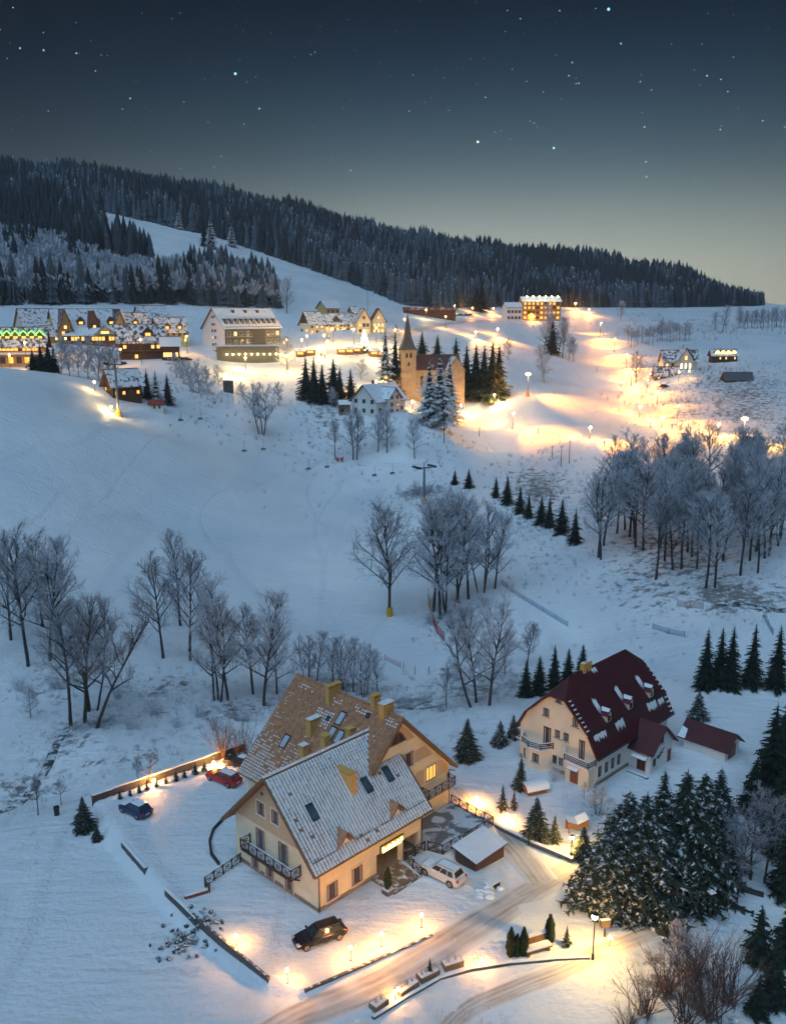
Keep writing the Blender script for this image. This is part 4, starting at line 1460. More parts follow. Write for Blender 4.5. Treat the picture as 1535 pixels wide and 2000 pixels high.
# conifers round the church and in the village
trees([('sh', 753, 768, 125, .8), ('sd', 772, 772, 120, .9)], '{} from left of the tall spruces left of the church tower', 'spruces left of the church')
trees([('sm', 824, 702, 48, 1.2), ('sm', 854, 694, 46, 1.2)], '{} from left of the small spruces behind the church roof', 'spruces behind the church', d=395)
trees([('sm', 889, 772, 112), ('sm', 910, 778, 105), ('sm', 928, 778, 108), ('sm', 944, 782, 108), ('sm', 960, 782, 116), ('sm', 973, 776, 104)], '{} from left of the spruces right of the church', 'spruces right of the church')
trees([('sh', 838, 826, 118), ('sh', 858, 832, 132, 1.1), ('sh', 877, 822, 122)], '{} from left of the frosted spruces in front of the church', 'frosted spruces in front of the church')
trees([('sm', 598, 780, 84), ('sm', 614, 786, 88), ('sm', 630, 788, 78), ('sm', 652, 786, 92), ('sm', 664, 782, 66), ('sm', 685, 780, 62)], '{} from left of the dark spruces below the lit square', 'spruces below the lit square')
trees([('sm', 64, 726, 44, 1.2), ('sm', 80, 729, 54, 1.2), ('sm', 95, 733, 62, 1.1), ('sm', 106, 738, 56)], '{} from left of the dark spruces by the green neon roofs', 'spruces by the neon roofs', d=300)
trees([('sh', 268, 790, 54), ('sm', 284, 784, 58), ('sh', 301, 785, 62), ('sm', 324, 770, 60), ('sm', 243, 795, 34)], '{} from left of the spruces right of the dark chalet', 'spruces right of the dark chalet', d=288)
trees([('sm', 930, 608, 52, 1.2), ('sm', 940, 608, 56, 1.2)], '{} from left of the two lone spruces on the road to the far hotel', 'lone spruces by the far road')
tree('sm', 1077, 692, 74, 'dark spruce among bare trees below the far lit hotel', wide=1.1)
trees([('sh', 350, 448, 38), ('sd', 400, 482, 52), ('sh', 413, 486, 60), ('sh', 453, 482, 46)], '{} from left of the lone spruces on the unlit ski run', 'lone spruces on the ski run')
trees([('sm', 888, 946, 30, 1.3), ('sm', 915, 953, 40, 1.2), ('sm', 968, 972, 44), ('sm', 990, 986, 60), ('sm', 1015, 1002, 55), ('sm', 1032, 1012, 50), ('sm', 1056, 1024, 60), ('sm', 1072, 1030, 62), ('sm', 1096, 1042, 72), ('sm', 1122, 1062, 70)],
      '{} from left of the young spruces along the wood edge below the pylon', 'young spruces along the wood edge')

# bare trees
trees([('bb', 56, 1301, 272), ('bb', 84, 1224, 185), ('bb', 22, 1250, 215), ('bf', 98, 1290, 240), ('bt', 139, 1418, 275), ('bb', 166, 1412, 285), ('bm', 182, 1388, 245), ('bg', 188, 1422, 272), ('bf', 125, 1280, 215)],
      '{} from left in the clump of tall bare trees at the left edge', 'tall bare trees at the left edge')
trees([('bb', 319, 1285, 205), ('bf', 353, 1222, 188), ('bb', 372, 1290, 220), ('bm', 424, 1370, 240), ('bf', 446, 1368, 205), ('bb', 495, 1356, 205), ('bf', 515, 1378, 228), ('bf', 541, 1356, 150)],
      '{} from left in the row of bare trees behind the parking', 'bare trees behind the parking')
trees([('ur', 434, 1482, 100), ('ur', 476, 1482, 86), ('bt', 271, 1532, 66), ('br', 295, 1532, 72)], '{} from left of the reddish thin growth behind the parking wall', 'reddish growth behind the parking wall')
trees([('bf', 60, 1402, 62), ('bt', 75, 1592, 92), ('bt', 120, 1572, 62)], '{} from left of the small frosted trees on the stream bank', 'small trees on the stream bank')
tree('bo', 761, 1202, 234, 'big solitary bare tree with a wide round crown on the ski slope')
trees([('bf', 846, 1195, 228), ('bf', 860, 1208, 240), ('bm', 876, 1200, 226), ('bf', 895, 1178, 218), ('bf', 915, 1170, 205), ('bm', 940, 1157, 192), ('bf', 966, 1150, 150)],
      '{} from left in the dense clump of frosted trees by the red safety net', 'frosted clump by the safety net')
trees([('bl', 921, 1381, 205), ('bf', 930, 1372, 200), ('bf', 955, 1378, 214), ('bo', 1030, 1297, 92), ('bt', 872, 1383, 92), ('bf', 985, 1320, 100)], '{} from left of the bare trees between the two roofed houses', 'bare trees between the houses')
trees([('bm', 600, 1330, 100), ('bf', 619, 1332, 105), ('bf', 650, 1337, 100), ('bm', 668, 1347, 112), ('bf', 690, 1352, 108), ('bm', 712, 1362, 112), ('bf', 738, 1355, 90)], '{} from left of the frosted trees right behind the brown roof', 'frosted trees behind the brown roof')
trees([('bt', 655, 898, 86), ('bf', 690, 898, 100), ('bb', 697, 898, 95), ('bf', 738, 883, 78), ('bb', 756, 884, 84), ('bf', 810, 896, 78)], '{} from left of the bare trees below the white house by the church', 'bare trees below the white house')
tree('bm', 511, 849, 108, 'bushy many-stemmed bare tree alone on the slope below the lit square', wide=1.3)
tree('bw', 832, 772, 64, 'round tree lit amber at the foot of the church tower', d=325, wide=1.2)
tree('bw', 850, 780, 66, 'round frosted tree before the church nave', d=322, wide=1.2)
tree('bw', 1062, 748, 74, 'narrow white-frosted tree beside the floodlit piste')
tree('bw', 992, 702, 42, 'pale frosted tree on the slope right of the church spruces')
tree('bf', 560, 612, 68, 'lone bare tree at the foot of the dark hill')
tree('bw', 562, 722, 64, 'round frosted tree at the edge of the lit square', wide=1.2)
tree('bb', 1241, 748, 66, 'bare tree between the piste lamps and the white house')
trees([('bw', 118, 738, 66), ('bw', 135, 742, 76), ('bw', 152, 744, 72), ('bw', 170, 747, 84), ('bw', 190, 750, 78), ('bw', 208, 748, 70), ('bw', 222, 742, 76)], '{} from left of the white-frosted trees in front of the village chalets', 'white-frosted trees in the village', d=297)
trees([('bw', x, y, h, 1.2) for x, y, h in ((345, 738, 48), (358, 750, 46), (428, 752, 40), (474, 778, 34), (545, 792, 46), (648, 796, 40), (705, 742, 40), (640, 668, 30), (770, 668, 34))], '{} from left of the scattered frosted trees along the village edge', 'frosted trees along the village edge')
trees([('bw', 372, 764, 56), ('bw', 390, 770, 62), ('bw', 408, 768, 54)], '{} from left of the frosted trees below the big white hotel', 'frosted trees below the big hotel')
trees([('bf', 1062, 690, 74), ('bf', 1090, 694, 72), ('bb', 1098, 700, 66), ('bf', 1110, 704, 46), ('bb', 1120, 706, 44), ('bw', 1072, 640, 48)], '{} from left of the bare trees below the far lit hotel', 'bare trees below the far hotel')
trees([('bf', 1212, 628, 40), ('bf', 1410, 650, 52), ('bf', 1395, 645, 36)], '{} from left of the dark trees on the far snowfield', 'trees on the far snowfield')
trees([('bf', 1440 + i * 6.4 + random.uniform(-2, 2), 642 - i * .25 + random.uniform(-2, 2), random.uniform(30, 42)) for i in range(16)], '{} from left of the thin bare trees lining the far field at the edge', 'thin trees lining the far field')
trees([(random.choice(('bf', 'bt')), 1224 + i * 7 + random.uniform(-3, 3), 676 - i * .8 + random.uniform(-4, 4), random.uniform(30, 44)) for i in range(18)], '{} from left of the slender bare trees right of the piste top', 'slender trees beside the piste')
_w = [('bt', 1168, 1089, 190), ('bf', 1178, 1066, 170), ('bf', 1238, 1022, 172), ('bt', 1249, 1133, 205), ('bf', 1256, 1075, 190), ('bt', 1280, 1132, 195), ('bf', 1298, 1096, 185), ('bf', 1288, 1070, 180), ('bf', 1354, 1018, 160), ('bt', 1378, 1148, 205),
      ('bf', 1396, 1148, 190), ('bt', 1445, 1124, 195), ('bf', 1493, 1090, 200), ('bf', 1500, 1086, 190), ('bf', 1329, 1020, 168), ('bt', 1380, 982, 165), ('bf', 1426, 992, 155), ('bf', 1204, 1042, 155), ('bf', 1220, 1035, 150), ('bt', 1233, 1000, 140), ('bf', 1320, 1015, 160), ('bf', 1475, 1077, 180), ('bf', 1522, 1055, 175), ('bt', 1367, 1072, 165)]
for i in range(34):
    _w.append((random.choice(('bf', 'bf', 'bt', 'bb')), random.uniform(1165, 1535), random.uniform(985, 1120), random.uniform(130, 185)))
_w = sorted((r for r in _w if r[2] < 1145 - (1300 - r[1]) * .35 or r[1] > 1290), key=lambda r: r[2])
_q = (len(_w) + 3) // 4
for k, nm in enumerate(('rearmost', 'second', 'third', 'front')):
    trees(_w[k * _q:(k + 1) * _q], '{} bare tree from left in the ' + nm + ' rank of the ravine wood', 'tall bare trees of the ravine wood')
trees([('bm', 1165, 1592, 74), ('bt', 1140, 1560, 40)], '{} from left of the bare shrubs before the maroon-roofed house', 'bare shrubs before the house')
trees([('bb', 1440, 1745, 165), ('bt', 1465, 1718, 210), ('bb', 1492, 1725, 190), ('bf', 1420, 1690, 110)], '{} from left of the dark bare trees right of the spruce clump', 'dark bare trees right of the clump')
trees([('ur', 1258, 1985, 110, 1.4), ('ur', 1300, 1940, 110, 1.3), ('ur', 1335, 1998, 165, 1.2), ('ur', 1385, 1990, 200, 1.1), ('ur', 1350, 1915, 130, 1.2), ('ur', 1420, 1960, 150, 1.1), ('ur', 1230, 2010, 70, 1.6)], '{} from left in the big brown thicket at the bottom right', 'brown thicket at the bottom')
tree('bw', 1322, 1900, 112, 'crooked tree with white snow-laden boughs over the brown thicket', wide=.9)
trees([('uf', x, y, h, 1.5) for x, y, h in ((255, 1425, 40), (300, 1395, 44), (345, 1420, 36), (390, 1400, 48), (420, 1425, 40), (480, 1408, 46), (40, 1350, 44), (110, 1345, 50), (230, 1365, 42))], '{} from left of the low frosted shrubs under the bare trees on the near bank', 'frosted shrubs on the near bank')
trees([('uf', x, y, h, 1.5) for x, y, h in ((835, 1218, 40), (880, 1225, 46), (905, 1200, 40), (945, 1185, 44), (890, 1330, 40), (960, 1325, 40), (1000, 1345, 36))], '{} from left of the low frosted shrubs round the middle clumps', 'frosted shrubs round the middle clumps')
trees([('uf', 795, 1378, 36, 1.6), ('uf', 830, 1372, 34, 1.6), ('ub', 862, 1390, 26, 1.5), ('uf', 765, 1372, 30, 1.5)], '{} from left of the frosted shrubs along the stream behind the guest house', 'frosted shrubs along the stream')
# ------------------------------------------------------------------ the wooded hill
def forest():
    rs = np.random.RandomState(11)
    # pixel outlines of where trees stand (their feet)
    main = np.array([(-160, 250), (1487, 400), (1490, 597), (1470, 598), (1300, 601), (1050, 600), (900, 600), (880, 606), (790, 596), (700, 560), (560, 510), (470, 480), (420, 462), (345, 446), (196, 412), (150, 402), (-160, 400)], float)
    low = np.array([(-160, 395), (120, 405), (185, 432), (215, 478), (280, 515), (352, 552), (385, 566), (340, 580), (250, 586), (-160, 592)], float)
    frost = np.array([(-160, 470), (60, 470), (180, 520), (330, 556), (420, 548), (530, 572), (545, 602), (300, 592), (-160, 596)], float)
    out = []
    # candidate feet over the hill
    n = 300000
    az = rs.uniform(-.50, .47, n)
    d = np.sqrt(rs.uniform(430 ** 2, 1200 ** 2, n))
    x, y = np.sin(az) * d, np.cos(az) * d
    z = TZ(x, y)
    zc = z - CAM_H
    w = y * C_ - zc * S_
    px = 767.5 + F_PX * x / w
    py = 1000 - F_PX * (y * S_ + zc * C_) / w
    sm, sl, sf = _poly_sd(px, py, main), _poly_sd(px, py, low), _poly_sd(px, py, frost)
    far = (sm < 0) & (d > 520)
    lo = (sl < 0) & (d > 440) & (d < 760)
    fr = (sf < 0) & (d > 425) & (d < 640)
    cell = {}
    for i in range(n):
        if not (far[i] or lo[i] or fr[i]):
            continue
        isf = fr[i] and (not far[i]) and (sf[i] < -1.5) and rs.rand() < (.85 if not lo[i] else .72)
        if lo[i] and not far[i] and not isf and py[i] > 515 + 20 * math.sin(px[i] * .05):
            continue
        gap = 3.6 if isf else 4.6 if lo[i] else (5.0 if d[i] < 850 else 5.7)
        if sm[i] > -9 and far[i]:
            gap = 4.0
        k = (int(x[i] // gap), int(y[i] // gap), gap)
        if k in cell:
            continue
        cell[k] = 1
        out.append((x[i], y[i], z[i], d[i], 'f' if isf else 's', px[i], py[i], -sm[i] if far[i] else -sl[i]))
    return out


FT = forest()
_rf = random.Random(5)
FAR = {'d': [far_spruce(s, mat('far_needles', (.018, .030, .038), .9, .4, .6, snow=-.15, sscale=.5)) for s in (1, 2, 3)],
       'h': [far_spruce(s, mat('far_frosted_needles', (.075, .10, .125), .9, .4, .6, snow=.05, sscale=.6)) for s in (4, 5, 6)]}


def far_frost(seed):
    """rounded hoar-frosted broadleaf: a haze of twig slivers round a few limbs"""
    rnd = random.Random(seed)
    mb = MB()
    m = mat('far_hoar_twigs', (.52, .56, .64), .9, .35, .5)
    mb.tube((0, 0, 0), (0, 0, .6), .02, .01, M_BARK, 3, False)
    for i in range(60):
        a, b = rnd.uniform(0, 6.28), rnd.uniform(-.4, 1)
        c = Vector((math.cos(a) * math.sqrt(1 - min(1, b * b)), math.sin(a) * math.sqrt(1 - min(1, b * b)), b)) * rnd.uniform(.5, 1)
        p = Vector((c.x * .36, c.y * .36, .6 + c.z * .4))
        q = Vector((0, 0, .35)).lerp(p, rnd.uniform(.3, .6))
        s_ = Vector((rnd.uniform(-1, 1), rnd.uniform(-1, 1), rnd.uniform(-.4, .4))) * .05
        mb.face([q, p + s_, p - s_ + Vector((0, 0, .05))], m)
    return mb.mesh('far_frosted_tree')


FARF = [far_frost(s) for s in (1, 2, 3)]


def hgt(f):
    return (17 if f[4] == 's' else 12.5) * (1 + .30 * math.sin(f[0] * .05) * math.cos(f[1] * .04)) * _rf.uniform(.72, 1.18) * (1 - .55 * min(1, max(0, (f[5] - 1340) / 150)))


FT = [(f, hgt(f)) for f in FT]
# frost lies in drifts over the hill: the middle slope and the lower edges are whiter
def frosty(f):
    x = f[5]
    v = .16 + .42 * math.exp(-((x - 760) / 170) ** 2) * (1 if f[6] > 470 else .3) + (.35 if f[7] < 14 else 0) + .25 * math.sin(f[0] * .03 + f[1] * .021)
    if f[6] < 360:
        v -= .25
    return _rf.random() < v


FT = [(f, h, frosty(f)) for f, h in FT]
def vis(f):
    return -5 < f[5] < 1540
FT.sort(key=lambda r: -r[1] / r[0][3] * (1 if vis(r[0]) and r[0][7] < 20 else .55))
singles = [r for r in FT if vis(r[0]) and r[0][4] == 's'][:240]
singlef = [r for r in FT if vis(r[0]) and r[0][4] == 'f'][:240]
ids = set(id(r) for r in singles + singlef)
for f, h, fz in singles:
    inst('spruce_tree', _rf.choice(FAR['h' if fz else 'd']), None, (f[0], f[1], f[2] - .3), _rf.uniform(0, 6), (h, h, h), cat='tree', group='spruces of the wooded hill',
         label='one of the countless spruces of the forest on the hill')
for f, h, fz in singlef:
    inst('frosted_tree', _rf.choice(FARF), None, (f[0], f[1], f[2] - .3), _rf.uniform(0, 6), (h, h, h), cat='tree', group='frosted trees at the foot of the hill',
         label='one of the hoar-frosted leafless trees at the foot of the hill')


def mass(name, rows, meshes):
    Vs, Fs, Ms, off = [], [], [], 0
    mats = []
    data = []
    for me in meshes:
        v = np.array([tuple(q.co) for q in me.vertices])
        tri = np.array([tuple(p.vertices) if len(p.vertices) == 3 else tuple(p.vertices)[:3] for p in me.polygons])
        data.append((v, tri, me.materials[0], len(me.materials)))
        if me.materials[-1] not in mats:
            mats.append(me.materials[-1])
    for f, h, k in rows:
        v, tri, m, nm = data[k]
        a = _rf.uniform(0, 6.28)
        c, s = math.cos(a), math.sin(a)
        w = h * _rf.uniform(.85, 1.15)
        q = np.stack([(v[:, 0] * c - v[:, 1] * s) * w + f[0], (v[:, 0] * s + v[:, 1] * c) * w + f[1], v[:, 2] * h + f[2] - .3], 1)
        Vs.append(q)
        Fs.append(tri + off)
        Ms.append(np.full(len(tri), mats.index(meshes[k].materials[-1])))
        off += len(v)
    V, Fq, Mi = np.concatenate(Vs), np.concatenate(Fs), np.concatenate(Ms)
    me = bpy.data.meshes.new(name)
    me.vertices.add(len(V))
    me.vertices.foreach_set('co', V.ravel())
    me.loops.add(Fq.size)
    me.loops.foreach_set('vertex_index', Fq.ravel())
    me.polygons.add(len(Fq))
    me.polygons.foreach_set('loop_start', np.arange(len(Fq)) * 3)
    me.polygons.foreach_set('loop_total', np.full(len(Fq), 3))
    for m in mats:
        me.materials.append(m)
    me.polygons.foreach_set('material_index', Mi)
    me.update(calc_edges=True)
    return me


SML = [far_spruce(s, FAR['d'][0].materials[0], 5, 5) for s in (11, 12)] + [far_spruce(s, FAR['h'][0].materials[0], 5, 5) for s in (13, 14)]
rows = [(f, h, (2 if fz else 0) + _rf.randrange(2)) for f, h, fz in FT if f[4] == 's' and id((f, h, fz)) not in ids]
keep = [r for r in FT if id(r) not in ids]
inst('spruce_forest', mass('spruce_forest', [(f, h, (2 if fz else 0) + _rf.randrange(2)) for f, h, fz in keep if f[4] == 's'], SML), kind='stuff',
     label='dense dark spruce forest covering the whole hill behind the village', cat='forest')
inst('frosted_wood', mass('frosted_wood', [(f, h, _rf.randrange(3)) for f, h, fz in keep if f[4] == 'f'], FARF), kind='stuff',
     label='hazy frosted leafless wood at the foot of the hill', cat='wood')
# ------------------------------------------------------------------ the maroon-roofed house and its garage
RB = Vector((24.145, 98.957, -1.5))
RA = R(45.065)
RU = Vector((math.cos(RA), math.sin(RA), 0))
RV = Vector((-RU.y, RU.x, 0))


def maroon_house():
    g = empty('maroon_roofed_house', RB, RA, 'cream house with tall maroon roof, half-hip and round balconies', 'building')
    W, L, zr, hip, zh, vh, zm, vm, ze, og = 11.163, 17.16, 11.82, 2.12, 9.75, 1.353, 6.463, .843, 3.762, .637
    m = W / 2
    up = lambda v: zm + (zr - zm) * (v - vm) / (m - vm)
    mb = MB()
    gp = [(W, -1.5), (0, -1.5), (0, 4.6), (vm - .1, zm - .25), (m - vh, zh - .35), (m + vh, zh - .35), (W - vm + .1, zm - .25), (W, 4.6)]
    mb.face([(0, v, z) for v, z in gp], M_CREAMW)
    mb.face([(L, v, z) for v, z in gp[::-1]], M_CREAMW)
    mb.face([(0, 0, -1.5), (L, 0, -1.5), (L, 0, 4.6), (0, 0, 4.6)], M_WHITEW)
    mb.face([(L, W, -1.5), (0, W, -1.5), (0, W, 4.6), (L, W, 4.6)], M_WHITEW)
    mb.build('wall', g)
    mb = MB()
    mb.box(-.05, 0, 0, W, -1.5, .3, M_PLINTH)
    mb.box(-.05, L, -.05, 0, -1.5, .3, M_PLINTH)
    mb.build('plinth', g)
    x0, x1 = -og, L + og
    for sg in (1, -1):
        Y = (lambda v: v) if sg == 1 else (lambda v: W - v)
        slab_roof(g, 'roof', [(x0, Y(vm), zm), (x1, Y(vm), zm), (x1, Y(m - vh), zh), (L - hip, Y(m), zr), (hip, Y(m), zr), (x0, Y(m - vh), zh)], .2, M_MAROON)
        slab_roof(g, 'lower_roof', [(x0, Y(-.6), ze), (x1, Y(-.6), ze), (x1, Y(vm - .02), zm - .12), (x0, Y(vm - .02), zm - .12)], .18, M_MAROON)
    slab_roof(g, 'half_hip', [(x0, m - vh, zh + .01), (hip, m, zr + .01), (x0, m + vh, zh + .01)], .18, M_MAROON)
    slab_roof(g, 'half_hip', [(x1, m - vh, zh + .01), (L - hip, m, zr + .01), (x1, m + vh, zh + .01)], .18, M_MAROON)
    mb = MB()
    mb.bar((x0, vm - .05, zm - .02), (x1, vm - .05, zm - .02), .14, .14, M_DARK)
    mb.build('roof_band', g)
    mb = MB()
    mb.tube((x0, -.68, ze - .05), (x1, -.68, ze - .05), .08, .08, M_DARK, 6)
    mb.build('gutter', g)
    # patches of snow left on the roof: thin tapering slabs that lie on its slope
    rnd = random.Random(8)

    def patch(fx, x_, v_, w, h, lower=False, teeth=5):
        zf = (lambda v: ze + (zm - ze) * (v + .6) / (vm + .6)) if lower else up
        top, bot = [], []
        for i in range(teeth * 2 + 1):
            a = x_ + w * i / (teeth * 2)
            top.append((a, v_ + h + rnd.uniform(-.1, .1) * h))
            bot.append((a, v_ + (rnd.uniform(0, .35) if i % 2 else rnd.uniform(.45, .7)) * h))
        mb = MB()
        for i in range(teeth * 2):
            q = [bot[i], bot[i + 1], top[i + 1], top[i]]
            mb.face([(a, v, zf(v) + .07) for a, v in q], SNOW)
        mb.build('snow_patch', g)
    for x_, v_, w, h, lo in ((3.3, 1.5, .8, 1.6, 0), (8.4, 1.4, .8, 1.7, 0), (13.5, 1.4, .8, 1.7, 0), (.2, .15, 2.6, .5, 1), (5.0, .1, 1.9, .6, 1), (12.6, .0, 2.2, .7, 1), (15.2, .1, 1.4, .5, 1), (6.4, 4.7, 1.0, .6, 0)):
        patch(None, x_, v_, w, h, bool(lo))
    for i in range(8):
        patch(None, -.6, 1.0 + i * .38, .6, .16, False, 2)
        patch(None, 17.1, 1.0 + i * .45, .6, .18, False, 2)
    for i in range(4):
        patch(None, 17.0, -.5 + i * .3, .7, .14, True, 2)
    for x in (4.15, 9.25, 14.35):     # narrow dormers
        yb, z0 = 1.0, up(1.0)
        mb = MB()
        mb.box(x - .5, x + .5, yb, yb + 1.3, z0 - .3, z0 + .95, M_CREAMW)
        mb.face([(x - .5, yb, z0 + .95), (x + .5, yb, z0 + .95), (x, yb, z0 + 1.5)], M_CREAMW)
        o = mb.build('dormer', g)
        mb = MB()
        yr = vm + (z0 + 1.6 - zm) * (m - vm) / (zr - zm)
        for sx, mm in ((-1, M_MAROON), (1, M_MAROON)):
            mb.face([(x + sx * .68, yb - .2, z0 + .82), (x, yb - .2, z0 + 1.6), (x, yr, z0 + 1.6), (x + sx * .68, yb + .95, z0 + .82)], mm)
        mb.face([(x - .3, yb - .1, z0 + 1.32), (x + .05, yb - .1, z0 + 1.66), (x + .05, yr - .3, z0 + 1.66), (x - .35, yr - .5, z0 + 1.28)], SNOW)
        mb.build('dormer_roof', o)
        f = face_map('F', yb)
        mb = MB()
        fbox(mb, f, x - .28, x + .28, 0, .03, z0 + .1, z0 + .8, M_GLASSD)
        mb.build('pane', o)
    for x0_, y0_ in ((4.8, m - .3), (5.9, m - .3)):
        mb = MB()
        mb.box(x0_, x0_ + .7, y0_, y0_ + .6, zr - .8, zr + .85, M_CHIM, SNOW)
        mb.build('chimney', g)
    G = face_map('G')
    fr = mat('dark_window_frame', (.06, .04, .035), .6)
    for a0, a1, z0, z1 in ((5.26, 5.92, 9.0, 10.05), (6.92, 7.75, 6.65, 7.66), (2.7, 3.46, 6.7, 7.8), (5.2, 5.9, 4.35, 5.35), (3.95, 4.65, 4.4, 5.4)):
        window(g, G, a0, a1, z0, z1, frame=fr, bars=1)
    window(g, G, 1.6, 2.4, 2.85, 5.2, frame=fr, sill=False, name='balcony_door', bars=0)
    window(g, G, 6.5, 7.6, 2.85, 5.2, frame=fr, sill=False, name='balcony_door', bars=1)
    for a in (4.6, 5.5):
        window(g, G, a, a + .6, .8, 1.9, frame=fr)
    Fm = face_map('F')
    for a in (.5, 2.0, 3.4, 4.8):
        window(g, Fm, a, a + .8, .9, 2.3, frame=fr, trim=M_WHITEW)
    for a in (14.2, 15.6):
        window(g, Fm, a, a + .8, .9, 2.3, frame=fr, trim=M_WHITEW)
    # bays carrying round balconies
    for poly, ra in (([(-.0, 10.45), (-.9, 10.0), (-1.45, 8.6), (-1.2, 7.0), (0, 6.15)], 1), ([(0, 4.3), (-1.1, 3.5), (-1.25, .15), (0, .05)], 2)):
        mb = MB()
        mb.prism([(x, y) for x, y in poly], -1.5, 2.45, M_CREAMW)
        o = mb.build('bay', g)
        big = [(x * 1.22 - (.02 if x == 0 else 0), (y - sum(p[1] for p in poly) / len(poly)) * 1.04 + sum(p[1] for p in poly) / len(poly)) for x, y in poly]
        mb = MB()
        mb.prism(big, 2.45, 2.62, M_WHITEW, SNOW)
        mb.build('balcony_floor', o)
        for z in (2.9, 3.15, 3.4):
            mb = MB()
            for (xa, ya), (xb, yb) in zip(big, big[1:]):
                mb.bar((xa, ya, z), (xb, yb, z), .04, .13, M_RAIL)
            mb.build('rail', o)
        mb = MB()
        for (xa, ya), (xb, yb) in zip(big, big[1:]):
            mb.bar((xa, ya, 3.54), (xb, yb, 3.54), .12, .05, SNOW)
        mb.build('handrail', o)
        for (xa, ya) in big:
            mb = MB()
            mb.box(xa - .04, xa + .04, ya - .04, ya + .04, 2.6, 3.55, M_RAIL)
            mb.build('post', o)
        if ra == 1:
            window(g, face_map('G', -1.35), 7.3, 8.2, .8, 1.9, frame=fr)
            window(g, face_map('G', -1.1), 9.0, 9.7, .8, 1.9, frame=fr)
        else:
            window(g, face_map('G', -1.2), 1.6, 2.7, .05, 1.95, frame=M_WOODR, pane=M_WOODR, sill=False, name='door')
            mb = MB()
            mb.face([(-1.2, 1.4, 2.2), (-1.2, 2.9, 2.2), (-1.9, 2.9, 2.0), (-1.9, 1.4, 2.0)], SNOW)
            mb.face([(-1.2, 1.4, 2.14), (-1.2, 2.9, 2.14), (-1.9, 2.9, 1.94), (-1.9, 1.4, 1.94)], M_DARK)
            mb.build('door_canopy', g)
    mb = MB()   # little lean-to balcony on the far left
    mb.box(.4, 2.2, W, W + 1.0, 1.9, 2.05, M_WHITEW, SNOW)
    for z in (2.25, 2.5, 2.75):
        mb.bar((.4, W + 1.0, z), (2.2, W + 1.0, z), .04, .1, M_RAIL)
        mb.bar((.4, W, z), (.4, W + 1.0, z), .04, .1, M_RAIL)
    mb.build('side_balcony', g)
    # cross wing on the driveway side
    ax0, ax1, ay = 7.6, 13.0, -3.0
    am, aze, azr = (ax0 + ax1) / 2, 2.9, 5.4
    mb = MB()
    mb.face([(ax0, ay, -1.5), (ax1, ay, -1.5), (ax1, ay, aze), (am, ay, azr - .2), (ax0, ay, aze)], M_WHITEW)
    mb.face([(ax0, .02, -1.5), (ax0, ay, -1.5), (ax0, ay, aze), (ax0, .02, aze)], M_WHITEW)
    mb.face([(ax1, ay, -1.5), (ax1, .02, -1.5), (ax1, .02, aze), (ax1, ay, aze)], M_WHITEW)
    o = mb.build('cross_wing', g)
    k = (azr - aze) / (am - ax0)
    slab_roof(o, 'roof', [(ax0 - .5, ay - .6, aze - .5 * k), (ax0 - .5, .2, aze - .5 * k), (am, .9, azr), (am, ay - .6, azr)], .16, M_MAROON)
    slab_roof(o, 'roof', [(ax1 + .5, ay - .6, aze - .5 * k), (ax1 + .5, .2, aze - .5 * k), (am, .9, azr), (am, ay - .6, azr)], .16, SNOW, M_MAROON)
    fa = face_map('F', ay)
    window(o, fa, 8.3, 8.9, .5, 1.5, frame=fr)
    window(o, fa, 11.9, 12.7, -1.0, 1.4, frame=M_WOODR, pane=M_WOODR, sill=False, name='door')
    window(o, fa, 10.0, 10.6, 3.0, 3.9, frame=fr)
    mb = MB()   # wall ornament of branching iron
    for a, b in (((9.2, 1.3), (10.6, 2.0)), ((9.2, 1.6), (10.2, 1.5)), ((9.5, 1.2), (10.9, 2.3)), ((9.9, 1.9), (10.7, 1.6))):
        mb.bar((a[0], ay - .04, a[1]), (b[0], ay - .04, b[1]), .05, .09, M_DARK)
    mb.build('wall_ornament', o)
    window(g, face_map('G', ax0), -2.4, -1.2, -.1, 1.9, frame=M_WOODR, pane=M_DARK, sill=False, name='door')
    mb = MB()
    mb.face([(ax0, -2.8, 2.1), (ax0, -.8, 2.1), (ax0 - 1.0, -.8, 1.85), (ax0 - 1.0, -2.8, 1.85)], SNOW)
    mb.face([(ax0, -2.8, 2.04), (ax0, -.8, 2.04), (ax0 - 1.0, -.8, 1.79), (ax0 - 1.0, -2.8, 1.79)], M_WOODR)
    mb.build('door_canopy', g)
    for i in range(3):
        mb = MB()
        mb.box(ax0 - 1.4 - .5 * i, ax0 - .9 - .5 * i, -3.4 + .3 * i, -.6, -1.2, -.05 - .16 * i, M_STONE, SNOW)
        mb.build('step', g)


maroon_house()


